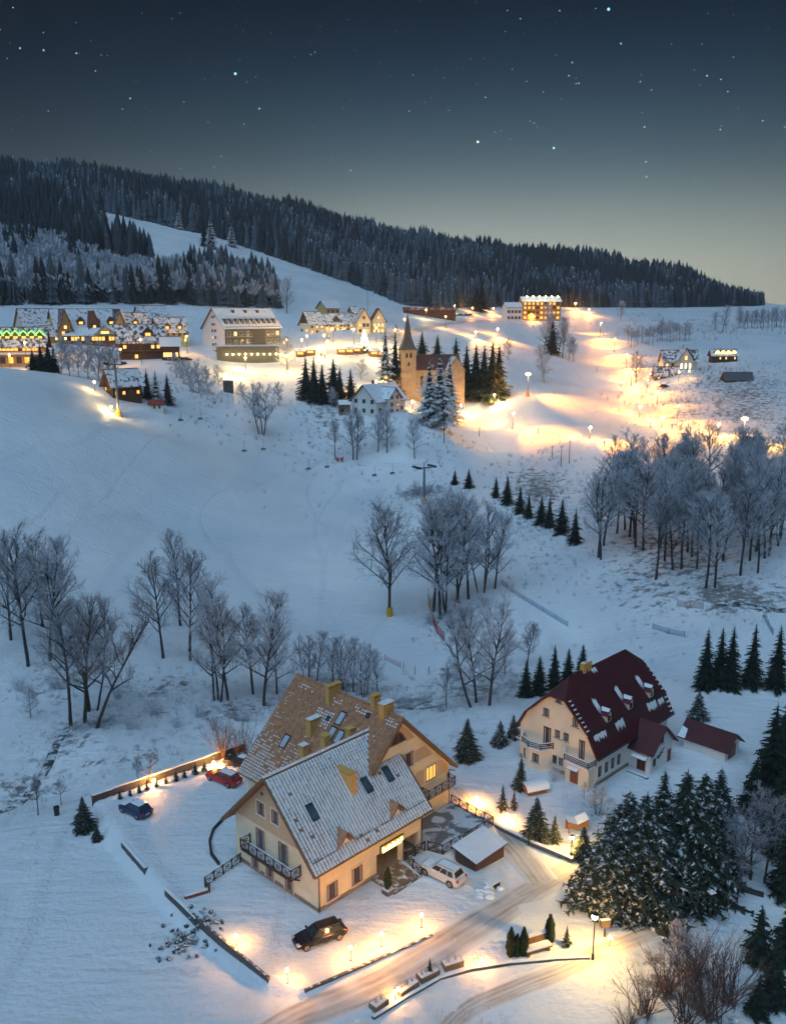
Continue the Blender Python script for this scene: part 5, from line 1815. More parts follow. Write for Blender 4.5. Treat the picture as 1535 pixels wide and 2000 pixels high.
def garage():
    o = RB + RU * 17.0 + RV * (-8.2)
    o.z = tz(o.x, o.y) - .05
    g = empty('garage', o, RA, 'small white garage with maroon roof beside the dark spruces', 'garage')
    Wd, Ln, e, r_ = 3.9, 5.7, 1.95, 3.4
    mb = MB()
    mb.box(0, Wd, 0, Ln, -1.5, e, M_WHITEW)
    mb.face([(0, 0, e), (Wd, 0, e), (Wd / 2, 0, r_ - .1)], M_WHITEW)
    mb.face([(0, Ln, e), (Wd, Ln, e), (Wd / 2, Ln, r_ - .1)], M_WHITEW)
    mb.build('wall', g)
    k = (r_ - e) / (Wd / 2)
    for sx, xe in ((-1, -.5), (1, Wd + .5)):
        slab_roof(g, 'roof', [(xe, -.6, e - .5 * k), (xe, Ln + .7, e - .5 * k), (Wd / 2, Ln + .7, r_), (Wd / 2, -.6, r_)], .14, M_MAROON)
    mb = MB()
    mb.box(.9, 3.0, -.04, 0, -.2, 1.75, M_WOODR)
    mb.build('door', g)
    mb = MB()
    z = lambda x: e + k * x
    mb.face([(-.45, Ln - .4, z(-.45) + .05), (-.45, Ln + .65, z(-.45) + .05), (.9, Ln + .65, z(.9) + .05), (.7, Ln - .2, z(.7) + .05)], SNOW)
    mb.build('snow_patch', g)


garage()


def tilted_shed(name, label, cat, o, rz, w, l, h0, h1, wall, over=.3):
    """lean-to with one sloping snow-covered roof"""
    g = empty(name, o, rz, label, cat)
    mb = MB()
    mb.poly([(0, 0, -1), (w, 0, -1), (w, l, -1), (0, l, -1), (0, 0, h0), (w, 0, h0), (w, l, h1), (0, l, h1)], [(0, 1, 5, 4), (1, 2, 6, 5), (2, 3, 7, 6), (3, 0, 4, 7), (4, 5, 6, 7)], wall)
    mb.build('wall', g)
    k = (h1 - h0) / l
    slab_roof(g, 'roof', [(-over, -over, h0 - over * k + .2), (w + over, -over, h0 - over * k + .2), (w + over, l + over, h1 + over * k + .2), (-over, l + over, h1 + over * k + .2)], .2, SNOW, M_DARK)
    return g


p = hl(15.9, -5.7)
p.z = tz(p.x, p.y)
tilted_shed('woodshed', 'low brown shed with a flat snow-covered roof below the terrace', 'shed', p, R(46.187), 4.7, 2.7, 1.0, 1.5, mat('red_brown_boards', (.10, .05, .045), .7, .3, 6))
# little round-roofed hut and angular roofs near the maroon house
p = at(1043, 1545)
g = empty('garden_hut', p, R(20), 'tiny hut with a curved snowy roof beside the young spruce', 'hut')
mb = MB()
mb.box(-1.2, 1.2, -.8, .8, -.3, .7, M_BROWN)
mb.build('wall', g)
mb = MB()
for i in range(8):
    a, b = math.pi * i / 8, math.pi * (i + 1) / 8
    mb.face([(-1.5, -1.1 * math.cos(a), .6 + .75 * math.sin(a)), (-1.5, -1.1 * math.cos(b), .6 + .75 * math.sin(b)), (1.5, -1.1 * math.cos(b), .6 + .75 * math.sin(b)), (1.5, -1.1 * math.cos(a), .6 + .75 * math.sin(a))], SNOW)
mb.face([(1.48, -1.1 * math.cos(math.pi * i / 8), .6 + .75 * math.sin(math.pi * i / 8)) for i in range(9)], M_BROWN)
mb.face([(-1.48, -1.1 * math.cos(math.pi * i / 8), .6 + .75 * math.sin(math.pi * i / 8)) for i in range(9)], M_BROWN)
mb.build('roof', g)
p = at(1124, 1622)
g = empty('garden_shelter', p, R(8), 'small shelter with a brown butterfly-shaped roof beside the lamp post', 'shelter')
mb = MB()
for x in (-.95, .95):
    for y in (-.5, .5):
        mb.box(x - .05, x + .05, y - .05, y + .05, -.3, 1.2, M_BROWN)
mb.box(-1, 1, .5, .56, 0, 1.0, M_BROWN)
mb.build('frame', g)
mb = MB()
mb.face([(-1.2, -.7, 1.55), (0, -.7, 1.15), (0, .7, 1.25), (-1.2, .7, 1.65)], SNOW)
mb.face([(1.2, -.7, 1.7), (0, -.7, 1.15), (0, .7, 1.25), (1.2, .7, 1.8)], SNOW)
mb.face([(-1.2, -.71, 1.55), (0, -.71, 1.15), (1.2, -.71, 1.7), (1.2, -.71, .75), (-1.2, -.71, .75)], M_BROWN)
mb.build('roof', g)
# ------------------------------------------------------------------ the village
WIN = {}
_rv = random.Random(21)


def win_mesh(w, h, pane, frame, bars=1):
    k = (round(w, 1), round(h, 1), pane.name, frame.name, bars)
    if k not in WIN:
        mb = MB()
        mb.box(-w / 2, w / 2, -.04, .02, 0, h, pane)
        for a0, a1, c0, c1 in ((-w / 2 - .08, -w / 2 + .04, -.05, h + .05), (w / 2 - .04, w / 2 + .08, -.05, h + .05), (-w / 2 + .04, w / 2 - .04, -.08, .04), (-w / 2 + .04, w / 2 - .04, h - .04, h + .08)):
            mb.box(a0, a1, -.1, .01, c0, c1, frame)
        for b in range(bars):
            x = -w / 2 + w * (b + 1) / (bars + 1)
            mb.box(x - .03, x + .03, -.08, .0, .04, h - .04, frame)
        WIN[k] = mb.mesh('window')
    return WIN[k]


def wgrid(g, face, off, a0, a1, n, zs_, w, h, lit, frame, litm=None, dark=None, a_list=None):
    """a row or grid of separate windows on one wall face"""
    rz = {'F': 0, 'G': -math.pi / 2, 'E': math.pi / 2}[face]
    for z in zs_:
        for i in range(n):
            a = a_list[i] if a_list else a0 + (a1 - a0) * (i + .5) / n
            pos = (a, off - .01, z) if face == 'F' else ((off - .01, a, z) if face == 'G' else (off + .01, a, z))
            pm = (litm or M_LITW) if _rv.random() < lit else (dark or M_GLASSD)
            inst('window', win_mesh(w, h, pm, frame), g, pos, rz)


def vhouse(name, label, cat, pxL, pxC, pxR, pyB, d, h, ze, zr, wall, roofm, ridge='x', gablem=None, over=.7, base=None, under=None, group=None):
    """house whose near corner stands at pxC: one face runs left to pxL, the other right to pxR; ze, zr are the photo rows of eave and ridge"""
    c = ray_dist(pxC, pyB, d) if d else at(pxC, pyB)
    if abs(c.z - tz(c.x, c.y)) > .9:
        c = at(pxC, pyB, dmin=180)
    s = mpp(c)
    hr = R(h)
    Wd = (pxC - pxL) * s / max(.2, math.sin(hr))
    L = (pxR - pxC) * s / math.cos(hr)
    E, Z = (pyB - ze) * s, (pyB - zr) * s
    g = empty(name, c, hr, label, cat, group)
    b0 = -5
    mb = MB()
    gm = gablem or wall
    if ridge == 'x':
        for x, fl in ((0, 1), (L, -1)):
            P = [(x, Wd, b0), (x, 0, b0), (x, 0, E), (x, Wd, E)][::fl]
            mb.face(P, wall)
            mb.face([(x, 0, E), (x, Wd / 2, Z - .15), (x, Wd, E)][::-fl], gm)
        mb.face([(0, 0, b0), (L, 0, b0), (L, 0, E), (0, 0, E)], wall)
        mb.face([(L, Wd, b0), (0, Wd, b0), (0, Wd, E), (L, Wd, E)], wall)
    else:
        for y, fl in ((0, 1), (Wd, -1)):
            mb.face([(0, y, b0), (L, y, b0), (L, y, E), (0, y, E)][::fl], wall)
            mb.face([(0, y, E), (L, y, E), (L / 2, y, Z - .15)][::fl], gm)
        mb.face([(0, Wd, b0), (0, 0, b0), (0, 0, E), (0, Wd, E)], wall)
        mb.face([(L, 0, b0), (L, Wd, b0), (L, Wd, E), (L, 0, E)], wall)
    mb.build('wall', g)
    und = under or M_BROWN
    if ridge == 'x':
        k = (Z - E) / (Wd / 2)
        for ye, yy in ((-over, 0), (Wd + over, Wd)):
            slab_roof(g, 'roof', [(-over, ye, E - over * k), (L + over, ye, E - over * k), (L + over, Wd / 2, Z), (-over, Wd / 2, Z)], .28, roofm, und)
    else:
        k = (Z - E) / (L / 2)
        for xe in (-over, L + over):
            slab_roof(g, 'roof', [(xe, -over, E - over * k), (xe, Wd + over, E - over * k), (L / 2, Wd + over, Z), (L / 2, -over, Z)], .28, roofm, und)
    return g, L, Wd, E, Z


def gable_dormer(g, x, y, z, w, hh, back, wallm, roofm, pane, face='F'):
    mb = MB()
    mb.box(x - w / 2, x + w / 2, y, y + back, z - .3, z + hh, wallm)
    mb.face([(x - w / 2, y, z + hh), (x + w / 2, y, z + hh), (x, y, z + hh + w * .45)], wallm)
    o = mb.build('dormer', g)
    mb = MB()
    for s in (-1, 1):
        P = [Vector((x + s * (w / 2 + .25), y - .3, z + hh - .15)), Vector((x, y - .3, z + hh + w * .5 + .08)), Vector((x, y + back + .6, z + hh + w * .5 + .08)), Vector((x + s * (w / 2 + .25), y + back, z + hh - .15))]
        mb.face(P, roofm)
        mb.face([p - Vector((0, 0, .15)) for p in P], M_BROWN)
        mb.face([P[0], P[1], P[1] - Vector((0, 0, .2)), P[0] - Vector((0, 0, .2))], M_BROWN)
    mb.build('dormer_roof', o)
    inst('window', win_mesh(w * .55, hh * .7, pane, M_WOODR), o, (x, y - .01, z + .1))


M_YEL = mat('yellow_render', (.62, .44, .17), .85, .06, .5)
M_OCH = mat('ochre_render', (.48, .30, .12), .85, .08, .5)
M_LOG = mat('dark_log_wall', (.075, .042, .026), .8, .3, 2)
M_GRN = mat('pale_green_render', (.42, .48, .22), .85, .06, .5)
M_SNR = mat('snowy_roof', (.11, .05, .045), .8, .2, .5, snow=.62, sscale=.9)
M_SNB = mat('snowy_dark_roof', (.05, .045, .05), .8, .2, .5, snow=.62, sscale=.9)
M_RED = mat('red_brown_roof', (.17, .06, .045), .8, .2, .5, snow=.20, sscale=.4)
M_GREYC = mat('grey_cladding', (.085, .10, .115), .7, .15, .8)
WF = mat('white_window_frame', (.6, .58, .54), .6)
BF = M_WOODR

# left cluster
g, L, W, E, Z = vhouse('chalet', 'pale gabled house at the far left end of the village roofs', 'building', 18, 50, 92, 665, 400, 42, 636, 603, M_CREAMW, M_SNB)
wgrid(g, 'G', 0, 0, W, 2, [E * .2, E * .62], 1.1, 1.3, .2, BF)
wgrid(g, 'F', 0, 0, L, 4, [E * .2, E * .62], 1.1, 1.3, .3, BF)
g, L, W, E, Z = vhouse('inn', 'long yellow inn with a steep gable and red-brown dormers', 'building', 76, 112, 226, 668, 378, 34, 640, 604, M_YEL, M_SNR)
wgrid(g, 'G', 0, 0, W, 2, [E * .15, E * .5], 1.2, 1.4, .3, BF)
wgrid(g, 'F', 0, 0, L, 8, [E * .1, E * .5], 1.2, 1.4, .45, BF)
for i, x in enumerate((.16, .36, .58, .8)):
    gable_dormer(g, L * x, .5 + .2, E + 1.0, 2.9, 1.5, 2.6, M_BROWN, M_RED if i % 2 else M_SNR, M_LITA if i != 2 else M_LITW)
for k, (xa, xb, wm, rm) in enumerate(((.02, .20, M_OCH, M_SNR), (.44, .60, M_BROWN, M_RED), (.80, .98, M_YEL, M_SNB))):
    x0, x1 = L * xa, L * xb
    xm, zt_ = (x0 + x1) / 2, Z - (.2 if k != 1 else .8)
    mb = MB()
    mb.face([(x0, -2.2, -5), (x1, -2.2, -5), (x1, -2.2, E * .8), (xm, -2.2, zt_ - .3), (x0, -2.2, E * .8)], wm)
    mb.face([(x0, .1, -5), (x0, -2.2, -5), (x0, -2.2, E * .8), (x0, .1, E * .8)], wm)
    mb.face([(x1, -2.2, -5), (x1, .1, -5), (x1, .1, E * .8), (x1, -2.2, E * .8)], wm)
    o = mb.build('cross_gable', g)
    for xe in (x0 - .7, x1 + .7):
        slab_roof(o, 'roof', [(xe, -3.0, E * .8 - .6), (xe, W * .4, E * .8 - .6), (xm, W * .5, zt_), (xm, -3.0, zt_)], .28, rm, M_BROWN)
    wgrid(o, 'F', -2.2, x0 + .6, x1 - .6, 2, [E * .15, E * .5], 1.1, 1.3, .45, BF, M_LITA)
    wgrid(o, 'F', -2.2, x0 + .6, x1 - .6, 1, [E * .9], 1.1, 1.3, .6, BF, M_LITW)
g, L, W, E, Z = vhouse('restaurant', 'low glazed restaurant with a lit band of windows before the yellow inn', 'building', 118, 128, 232, 672, 366, 12, 654, 641, M_BROWN, M_SNR, over=.9)
wgrid(g, 'F', 0, 1, L - 1, 15, [E * .35], 1.05, 1.5, .7, BF, M_LITA)
mb = MB()
x = L * .72
mb.face([(x - 4, -1.2, E), (x + 4, -1.2, E), (x, -1.2, Z + .6)], M_YEL)
mb.face([(x - 4.5, -1.3, E - .2), (x, -1.3, Z + 1), (x, W / 2, Z + 1), (x - 4.5, W / 2, E - .2)], SNOW)
mb.face([(x + 4.5, -1.3, E - .2), (x, -1.3, Z + 1), (x, W / 2, Z + 1), (x + 4.5, W / 2, E - .2)], SNOW)
mb.build('entrance_gable', g)
inst('window', win_mesh(3.0, 1.0, M_LITW, BF, 2), g, (x, -1.22, E + .3))
g, L, W, E, Z = vhouse('chalet', 'ochre gabled house right of the yellow inn', 'building', 219, 240, 285, 664, 388, 40, 637, 611, M_OCH, M_SNB)
wgrid(g, 'G', 0, 0, W, 2, [E * .2, E * .6], 1.1, 1.3, .3, BF)
gable_dormer(g, L * .5, .4, E + .7, 2.4, 1.3, 2, M_BROWN, M_SNR, M_LITA)
g, L, W, E, Z = vhouse('chalet', 'white house with snow roof highest behind the ochre gable', 'building', 256, 276, 322, 640, 425, 38, 618, 597, M_WHITEW, M_SNR)
wgrid(g, 'F', 0, 0, L, 3, [E * .3], 1.1, 1.3, .0, BF)
g, L, W, E, Z = vhouse('guest_house', 'greenish house with twin lit dormers at the right of the cluster', 'building', 291, 312, 361, 672, 392, 36, 646, 620, M_GRN, M_SNR)
wgrid(g, 'F', 0, 0, L, 5, [E * .15, E * .6], 1.1, 1.4, .3, BF)
wgrid(g, 'G', 0, 0, W, 2, [E * .3], 1.1, 1.4, 0, BF)
for x in (.3, .72):
    gable_dormer(g, L * x, .3, E + .5, 2.6, 1.5, 2, M_BROWN, M_SNR, M_LITA)
g, L, W, E, Z = vhouse('log_chalet', 'big dark log chalet with lit balconies and a pyramid snow roof', 'building', 226, 236, 314, 706, 352, 20, 660, 634, M_LOG, M_SNB, over=1.3)
wgrid(g, 'F', 0, .8, L - .8, 7, [E * .12, E * .52, E * .74], 1.2, 1.4, .5, BF, M_LITA)
wgrid(g, 'G', 0, 0, W, 3, [E * .12, E * .55], 1.2, 1.4, .6, BF, M_LITA)
for z in (E * .42, E * .86 - 1.2):
    mb = MB()
    mb.box(-1.2, L + .6, -1.3, 0, z, z + .15, M_LOG, SNOW)
    mb.bar((-1.2, -1.3, z + .95), (L + .6, -1.3, z + .95), .1, .12, M_LOG)
    for i in range(22):
        x = -1.2 + (L + 1.8) * i / 21
        mb.bar((x, -1.3, z), (x, -1.3, z + .95), .06, .06, M_LOG)
    mb.build('balcony', g)
gable_dormer(g, L * .66, .2, E + .4, 3.6, 1.6, 3, M_LOG, M_SNB, M_LITA)
g, L, W, E, Z = vhouse('annex', 'stepped log annex with lit ground floor right of the big chalet', 'building', 312, 317, 350, 704, 355, 15, 672, 658, M_LOG, SNOW)
wgrid(g, 'F', 0, .5, L - .5, 5, [E * .2], .95, 1.7, .9, BF, M_LITW)
g, L, W, E, Z = vhouse('chalet', 'small snow-roofed house squeezed between neon roofs and the inn', 'building', 72, 88, 112, 672, 372, 40, 654, 636, M_OCH, M_SNR)
wgrid(g, 'F', 0, 0, L, 2, [E * .4], 1.0, 1.2, .5, BF)
# neon-edged inn at the left border
g, L, W, E, Z = vhouse('neon_inn', 'orange-lit inn with green neon zigzags along its roof at the left border', 'building', -40, -34, 84, 715, 338, 8, 668, 640, M_OCH, M_SNR, over=1.2)
wgrid(g, 'F', 0, 3, L - 2, 12, [E * .62], 1.2, 1.6, .85, BF, M_LITA)
wgrid(g, 'F', 0, 3, L - 2, 6, [E * .1], 1.6, 2.2, .3, BF, M_LITA)
mb = MB()
mb.face([(-1, -2.2, E * .5 - .2), (L + 1, -2.2, E * .5 - .2), (L + 1, .05, E * .5 + .5), (-1, .05, E * .5 + .5)], SNOW)
mb.face([(-1, -2.2, E * .5 - .35), (L + 1, -2.2, E * .5 - .35), (L + 1, .05, E * .5 + .35), (-1, .05, E * .5 + .35)], M_BROWN)
mb.build('canopy', g)
neon = glow('green_neon', (.22, 1.0, .10), 3.0)
for i in range(6):
    x = L * (.30 + .128 * i)
    gable_dormer(g, x, .6, E + .8, 2.6, 1.3, 2.2, M_BROWN, M_SNR, M_LITA)
    mb = MB()
    for s in (-1, 1):
        mb.tube((x + s * 1.7, .2, E + 1.9), (x, .2, E + 3.65), .13, .13, neon, 6)
    mb.build('neon_tube', g)
# dark chalet on the slope with pink lights
g, L, W, E, Z = vhouse('slope_chalet', 'dark wooden chalet with a snowy roof beside the lift pylon', 'building', 196, 222, 266, 778, 288, 44, 748, 722, M_LOG, M_SNB, over=1.0)
wgrid(g, 'G', 0, 0, W, 2, [E * .45], .9, 1.0, .5, BF, M_LITA)
wgrid(g, 'F', 0, 0, L, 4, [E * .2], .9, 1.0, .75, BF, M_LITA)
g, L, W, E, Z = vhouse('lift_kiosk', 'small white kiosk with a red roof below the dark chalet', 'kiosk', 287, 294, 318, 802, 268, 20, 789, 782, M_WHITEW, mat('red_kiosk_roof', (.28, .05, .04), .7, .15), over=.4)
wgrid(g, 'F', 0, .5, L - .5, 2, [E * .25], .7, 1.0, .0, WF)
pts = [(156, 768), (172, 771), (186, 768), (204, 773), (226, 768)]
mb = MB()
pk = glow('pink_light', (1.0, .22, .50), 3.0)
p0 = ray_dist(190, 770, 281)
for (a, b), (c, e) in zip(pts, pts[1:]):
    P, Q = ray_dist(a, b, 281), ray_dist(c, e, 281)
    for k in range(4):
        A, B = P.lerp(Q, k / 4), P.lerp(Q, (k + 1) / 4)
        A.z -= .6 * math.sin(math.pi * k / 4)
        B.z -= .6 * math.sin(math.pi * (k + 1) / 4)
        mb.tube(A, B, .09, .09, pk, 5)
for a, b in (pts[0], pts[2], pts[4]):
    P = ray_dist(a, b, 281)
    mb.tube((P.x, P.y, tz(P.x, P.y) - .2), P, .05, .05, M_DARK, 5)
mb.build('light_string', None, label='drooping string of pink lights on posts in front of the dark chalet', cat='light string')

# the big white hotel
g, L, W, E, Z = vhouse('large_hotel', 'large white-gabled hotel with grey cladding and a long dormered snow roof', 'hotel', 388, 441, 537, 697, 390, 46, 640, 603, M_WHITEW, M_SNB, over=.8)
mb = MB()
mb.box(.05, L - .05, -.12, 0, E * .34, E + .1, M_GREYC)
mb.build('cladding', g)
wgrid(g, 'G', 0, 0, W, 2, [E * .12, E * .36, E * .6, E * .83], .9, 1.0, .05, BF, a_list=[W * .42, W * .54])
wgrid(g, 'G', 0, 0, W, 2, [E * 1.05, E * 1.3], .8, .9, 0, BF, a_list=[W * .45, W * .54])
for zc in (.42, .70):
    wgrid(g, 'F', -.12, .5, L * .45, 4, [E * zc], 1.5, 1.7, .12, WF)
    wgrid(g, 'F', -.12, L * .72, L - .5, 3, [E * zc], 1.5, 1.7, .12, WF)
wgrid(g, 'F', -.12, L * .5, L * .7, 1, [E * .44], 3.4, 2.8, 1, WF)
mb = MB()
mb.box(L * .47, L * .70, -.3, -.12, E * .34, E * .98, mat('dark_grey_panel', (.05, .06, .07), .7))
mb.build('facade_panel', g)
for zc in (.38, .66):
    for a0, a1 in ((.3, L * .46), (L * .71, L - .3)):
        mb = MB()
        mb.box(a0, a1, -1.1, -.12, E * zc, E * zc + .15, WF, SNOW)
        mb.bar((a0, -1.1, E * zc + 1), (a1, -1.1, E * zc + 1), .06, .08, WF)
        mb.build('balcony', g)
kk = (Z - E) / (W / 2)
for i in range(10):
    x = L * (.07 + .096 * i)
    y = W * .08
    mb = MB()
    mb.box(x - .75, x + .75, y, y + 2.6, E + kk * y, E + kk * y + 2.1, M_LOG, SNOW)
    o = mb.build('dormer', g)
    inst('window', win_mesh(1.0, 1.1, M_GLASSD, WF), o, (x, y - .01, E + kk * y + .6))
for i in range(3):
    x = L * (.3 + .22 * i)
    y = W * .36
    mb = MB()
    mb.box(x - .6, x + .6, y, y + 1.3, E + kk * y, E + kk * y + 1.2, M_LOG, SNOW)
    mb.build('roof_hatch', g)
g2, L2, W2, E2, Z2 = vhouse('hotel_pavilion', 'long low flat pavilion with a row of lamps in front of the large hotel', 'building', 412, 424, 543, 700, 372, 10, 677, 675, mat('olive_grey_cladding', (.13, .13, .10), .8, .2), SNOW, over=.5)
for i in range(9):
    x = L2 * (.16 + .099 * i)
    mb = MB()
    mb.box(x - .15, x + .15, -.5, -.05, E2 * .42, E2 * .55, M_DARK)
    mb.ball((x, -.45, E2 * .34), .28, glow('facade_lamp', (1, .74, .30), 30), 8, 5)
    mb.build('wall_lamp', g2)
# houses behind the square
g, L, W, E, Z = vhouse('village_house', 'white house with a timber gable at the left of the lit square', 'building', 583, 605, 632, 656, 425, 42, 632, 609, M_CREAMW, M_SNB, gablem=M_LOG)
wgrid(g, 'G', 0, 0, W, 2, [E * .3], 1.1, 1.3, .5, BF)
wgrid(g, 'F', 0, 0, L, 3, [E * .2, E * .6], 1.1, 1.2, .4, BF)
g, L, W, E, Z = vhouse('village_house', 'long cream house with a shop front on the lit square', 'building', 626, 634, 698, 650, 430, 20, 630, 612, M_CREAM, M_SNR)
wgrid(g, 'F', 0, .5, L - .5, 9, [E * .2, E * .6], 1.0, 1.3, .5, BF)
gable_dormer(g, L * .35, .3, E + .3, 3, 1.3, 2, M_LOG, M_SNB, M_GLASSD)
g, L, W, E, Z = vhouse('village_house', 'pale house alone on the rise behind the square', 'building', 618, 637, 662, 618, 485, 42, 600, 587, M_YEL, M_SNB)
wgrid(g, 'F', 0, 0, L, 3, [E * .4], 1.1, 1.3, .2, BF)
g, L, W, E, Z = vhouse('village_house', 'twin-gabled house lit amber at the right of the square, left half', 'building', 690, 698, 724, 652, 432, 14, 625, 603, M_CREAM, M_SNB, ridge='y')
wgrid(g, 'F', 0, .5, L - .5, 3, [E * .1, E * .5], 1.1, 1.5, .7, BF, M_LITA)
wgrid(g, 'F', 0, L * .35, L * .65, 1, [E * 1.05], 1.0, 1.2, .0, BF)
g, L, W, E, Z = vhouse('village_house', 'twin-gabled house lit amber at the right of the square, right half', 'building', 722, 726, 753, 652, 430, 14, 625, 603, M_CREAM, M_RED, ridge='y')
wgrid(g, 'F', 0, .5, L - .5, 3, [E * .1, E * .5], 1.1, 1.5, .8, BF, M_LITW)
wgrid(g, 'F', 0, L * .35, L * .65, 1, [E * 1.05], 1.0, 1.2, 1, BF)
g, L, W, E, Z = vhouse('village_house', 'tiny lit house between the shop front and the twin gables', 'building', 681, 688, 699, 618, 470, 35, 606, 598, M_OCH, M_SNB)
wgrid(g, 'F', 0, 0, L, 1, [E * .3], 1.4, 1.6, 1, BF)
g, L, W, E, Z = vhouse('long_barn', 'very long low dark barn on the snow above the church', 'barn', 786, 788, 890, 611, 570, 2, 604, 600, M_LOG, M_RED, over=.4)
# white house in front of the church
g, L, W, E, Z = vhouse('white_house', 'white house with a snowy roof and cross gable in front of the church', 'building', 686, 735, 792, 816, 300, 50, 782, 753, M_WHITEW, M_SNB, over=.9)
wgrid(g, 'G', 0, 0, W, 3, [E * .25, E * .78], 1.1, 1.2, 0, M_DARK)
wgrid(g, 'F', 0, 0, L, 4, [E * .3], 1.0, 1.2, 0, M_DARK)
mb = MB()
x0, x1 = L * .30, L * .72
xm = (x0 + x1) / 2
mb.face([(x0, -1.5, -4), (x1, -1.5, -4), (x1, -1.5, E + .6), (xm, -1.5, Z - 1.2), (x0, -1.5, E + .6)], M_WHITEW)
mb.face([(x0, .5, -4), (x0, -1.5, -4), (x0, -1.5, E + .6), (x0, .5, E + .6)], M_WHITEW)
mb.face([(x1, -1.5, -4), (x1, .5, -4), (x1, .5, E + .6), (x1, -1.5, E + .6)], M_WHITEW)
o = mb.build('cross_gable', g)
for xe in (x0 - .6, x1 + .6):
    slab_roof(o, 'roof', [(xe, -2.2, E + .1), (xe, W * .4, E + .1), (xm, W * .45, Z - 1.0), (xm, -2.2, Z - 1.0)], .25, M_SNB, M_RED)
wgrid(o, 'F', -1.5, x0 + .3, x1 - .3, 2, [E * .2, E * .6, E * 1.0], .9, 1.1, 0, M_DARK)
mb = MB()
mb.box(L * .3, L * .3 + .6, W * .5, W * .5 + .6, Z - 1, Z + 1.2, M_RED, SNOW)
mb.build('chimney', g)
g, L, W, E, Z = vhouse('brown_shed', 'small brown shed with a snowy lid left of the white house', 'shed', 660, 664, 684, 812, 296, 12, 789, 782, M_BROWN, SNOW, over=.4)
wgrid(g, 'F', 0, 0, L, 2, [E * .3], .8, 1.2, 0, M_DARK)
g, L, W, E, Z = vhouse('grey_hut', 'plain grey transformer hut below the large hotel', 'hut', 432, 438, 456, 763, 322, 15, 744, 743, M_STONE, SNOW, over=.2)

# the far lit hotel and the houses on the right
g, L, W, E, Z = vhouse('far_hotel', 'far hotel blazing with amber balconies under a row of roof lamps', 'hotel', 1014, 1019, 1096, 626, 605, 8, 589, 580, mat('amber_render', (.60, .34, .10), .8, .1), M_SNR, over=.6)
wgrid(g, 'F', 0, .5, L - .5, 9, [E * .08, E * .33, E * .58, E * .8], 1.6, 1.7, .8, BF, M_LITA)
for z in (.28, .53, .76):
    mb = MB()
    mb.box(0, L, -1.3, 0, E * z, E * z + .2, M_OCH)
    mb.bar((0, -1.3, E * z + 1.1), (L, -1.3, E * z + 1.1), .1, .25, M_OCH)
    mb.build('balcony', g)
for i in range(6):
    mb = MB()
    mb.ball((L * (.1 + .16 * i), -1.0, Z - .2), .45, glow('roof_lamp', (1, .74, .34), 28), 8, 5)
    mb.build('roof_lamp', g)
g, L, W, E, Z = vhouse('far_hotel_wing', 'white wing with small dark windows left of the far lit hotel', 'building', 982, 988, 1020, 629, 590, 15, 600, 591, M_WHITEW, SNOW, over=.4)
wgrid(g, 'F', 0, .5, L - .5, 4, [E * .2, E * .6], 1.4, 1.5, .1, M_DARK)
g, L, W, E, Z = vhouse('right_house', 'white house with a bright gable and dark roof right of the piste', 'building', 1290, 1294, 1363, 724, 402, 6, 702, 684, M_CREAMW, M_SNB)
wgrid(g, 'F', 0, .5, L * .35, 2, [E * .3], 1.0, 1.6, .6, BF)
mb = MB()
x0, x1, xm = L * .36, L * .78, L * .57
mb.face([(x0, -3, -4), (x1, -3, -4), (x1, -3, E), (xm, -3, Z + .6), (x0, -3, E)], M_CREAMW)
mb.face([(x0, .1, -4), (x0, -3, -4), (x0, -3, E), (x0, .1, E)], M_CREAMW)
mb.face([(x1, -3, -4), (x1, .1, -4), (x1, .1, E), (x1, -3, E)], M_CREAMW)
o = mb.build('front_gable', g)
for xe in (x0 - .7, x1 + .7):
    slab_roof(o, 'roof', [(xe, -3.6, E - .5), (xe, W * .4, E - .5), (xm, W * .45, Z + .9), (xm, -3.6, Z + .9)], .25, M_SNB, M_DARK)
wgrid(o, 'F', -3, x0 + .4, x1 - .4, 3, [E * .2], .8, 2.2, 1, BF, glow('bright_window', (1, .78, .40), 5))
wgrid(o, 'F', -3, x0 + 1.5, x1 - 1.5, 1, [E * .95], 1.1, 1.8, 1, BF, M_LITW)
g, L, W, E, Z = vhouse('right_barn', 'low dark-roofed building with small lamps before the white house', 'building', 1275, 1278, 1326, 744, 385, 4, 731, 716, M_BROWN, M_SNB, over=.5)
wgrid(g, 'F', 0, .5, L - .5, 4, [E * .3], .8, .9, .7, BF, M_LITA)
g, L, W, E, Z = vhouse('timber_lodge', 'dark timber lodge with four glowing arched dormers', 'building', 1386, 1389, 1440, 709, 425, 5, 692, 682, M_LOG, M_SNB)
wgrid(g, 'F', 0, .5, L - .5, 8, [E * .4], .7, 1.1, .35, BF)
for i in range(4):
    x = L * (.18 + .215 * i)
    mb = MB()
    n = 8
    arc = [(x + 1.25 * math.cos(math.pi * k / n), E + .3 + 1.35 * math.sin(math.pi * k / n)) for k in range(n + 1)]
    mb.face([(a, -.65, z) for a, z in arc], glow('arched_dormer_light', (1, .62, .20), 3.2))
    for (a, z), (b, y) in zip(arc, arc[1:]):
        mb.face([(a, -.7, z + .12), (b, -.7, y + .12), (b, 3, y + .12), (a, 3, z + .12)], M_LOG)
    mb.build('arched_dormer', g)
g, L, W, E, Z = vhouse('field_shed', 'long dark shed with a green-grey roof behind the ravine field', 'shed', 1412, 1416, 1470, 748, 372, 4, 740, 727, M_LOG, M_GREYC, over=.5)
wgrid(g, 'F', 0, L * .35, L - .5, 3, [E * .2], 1.4, .8, .5, BF, mat('pale_shed_window', (.5, .42, .3), .5))

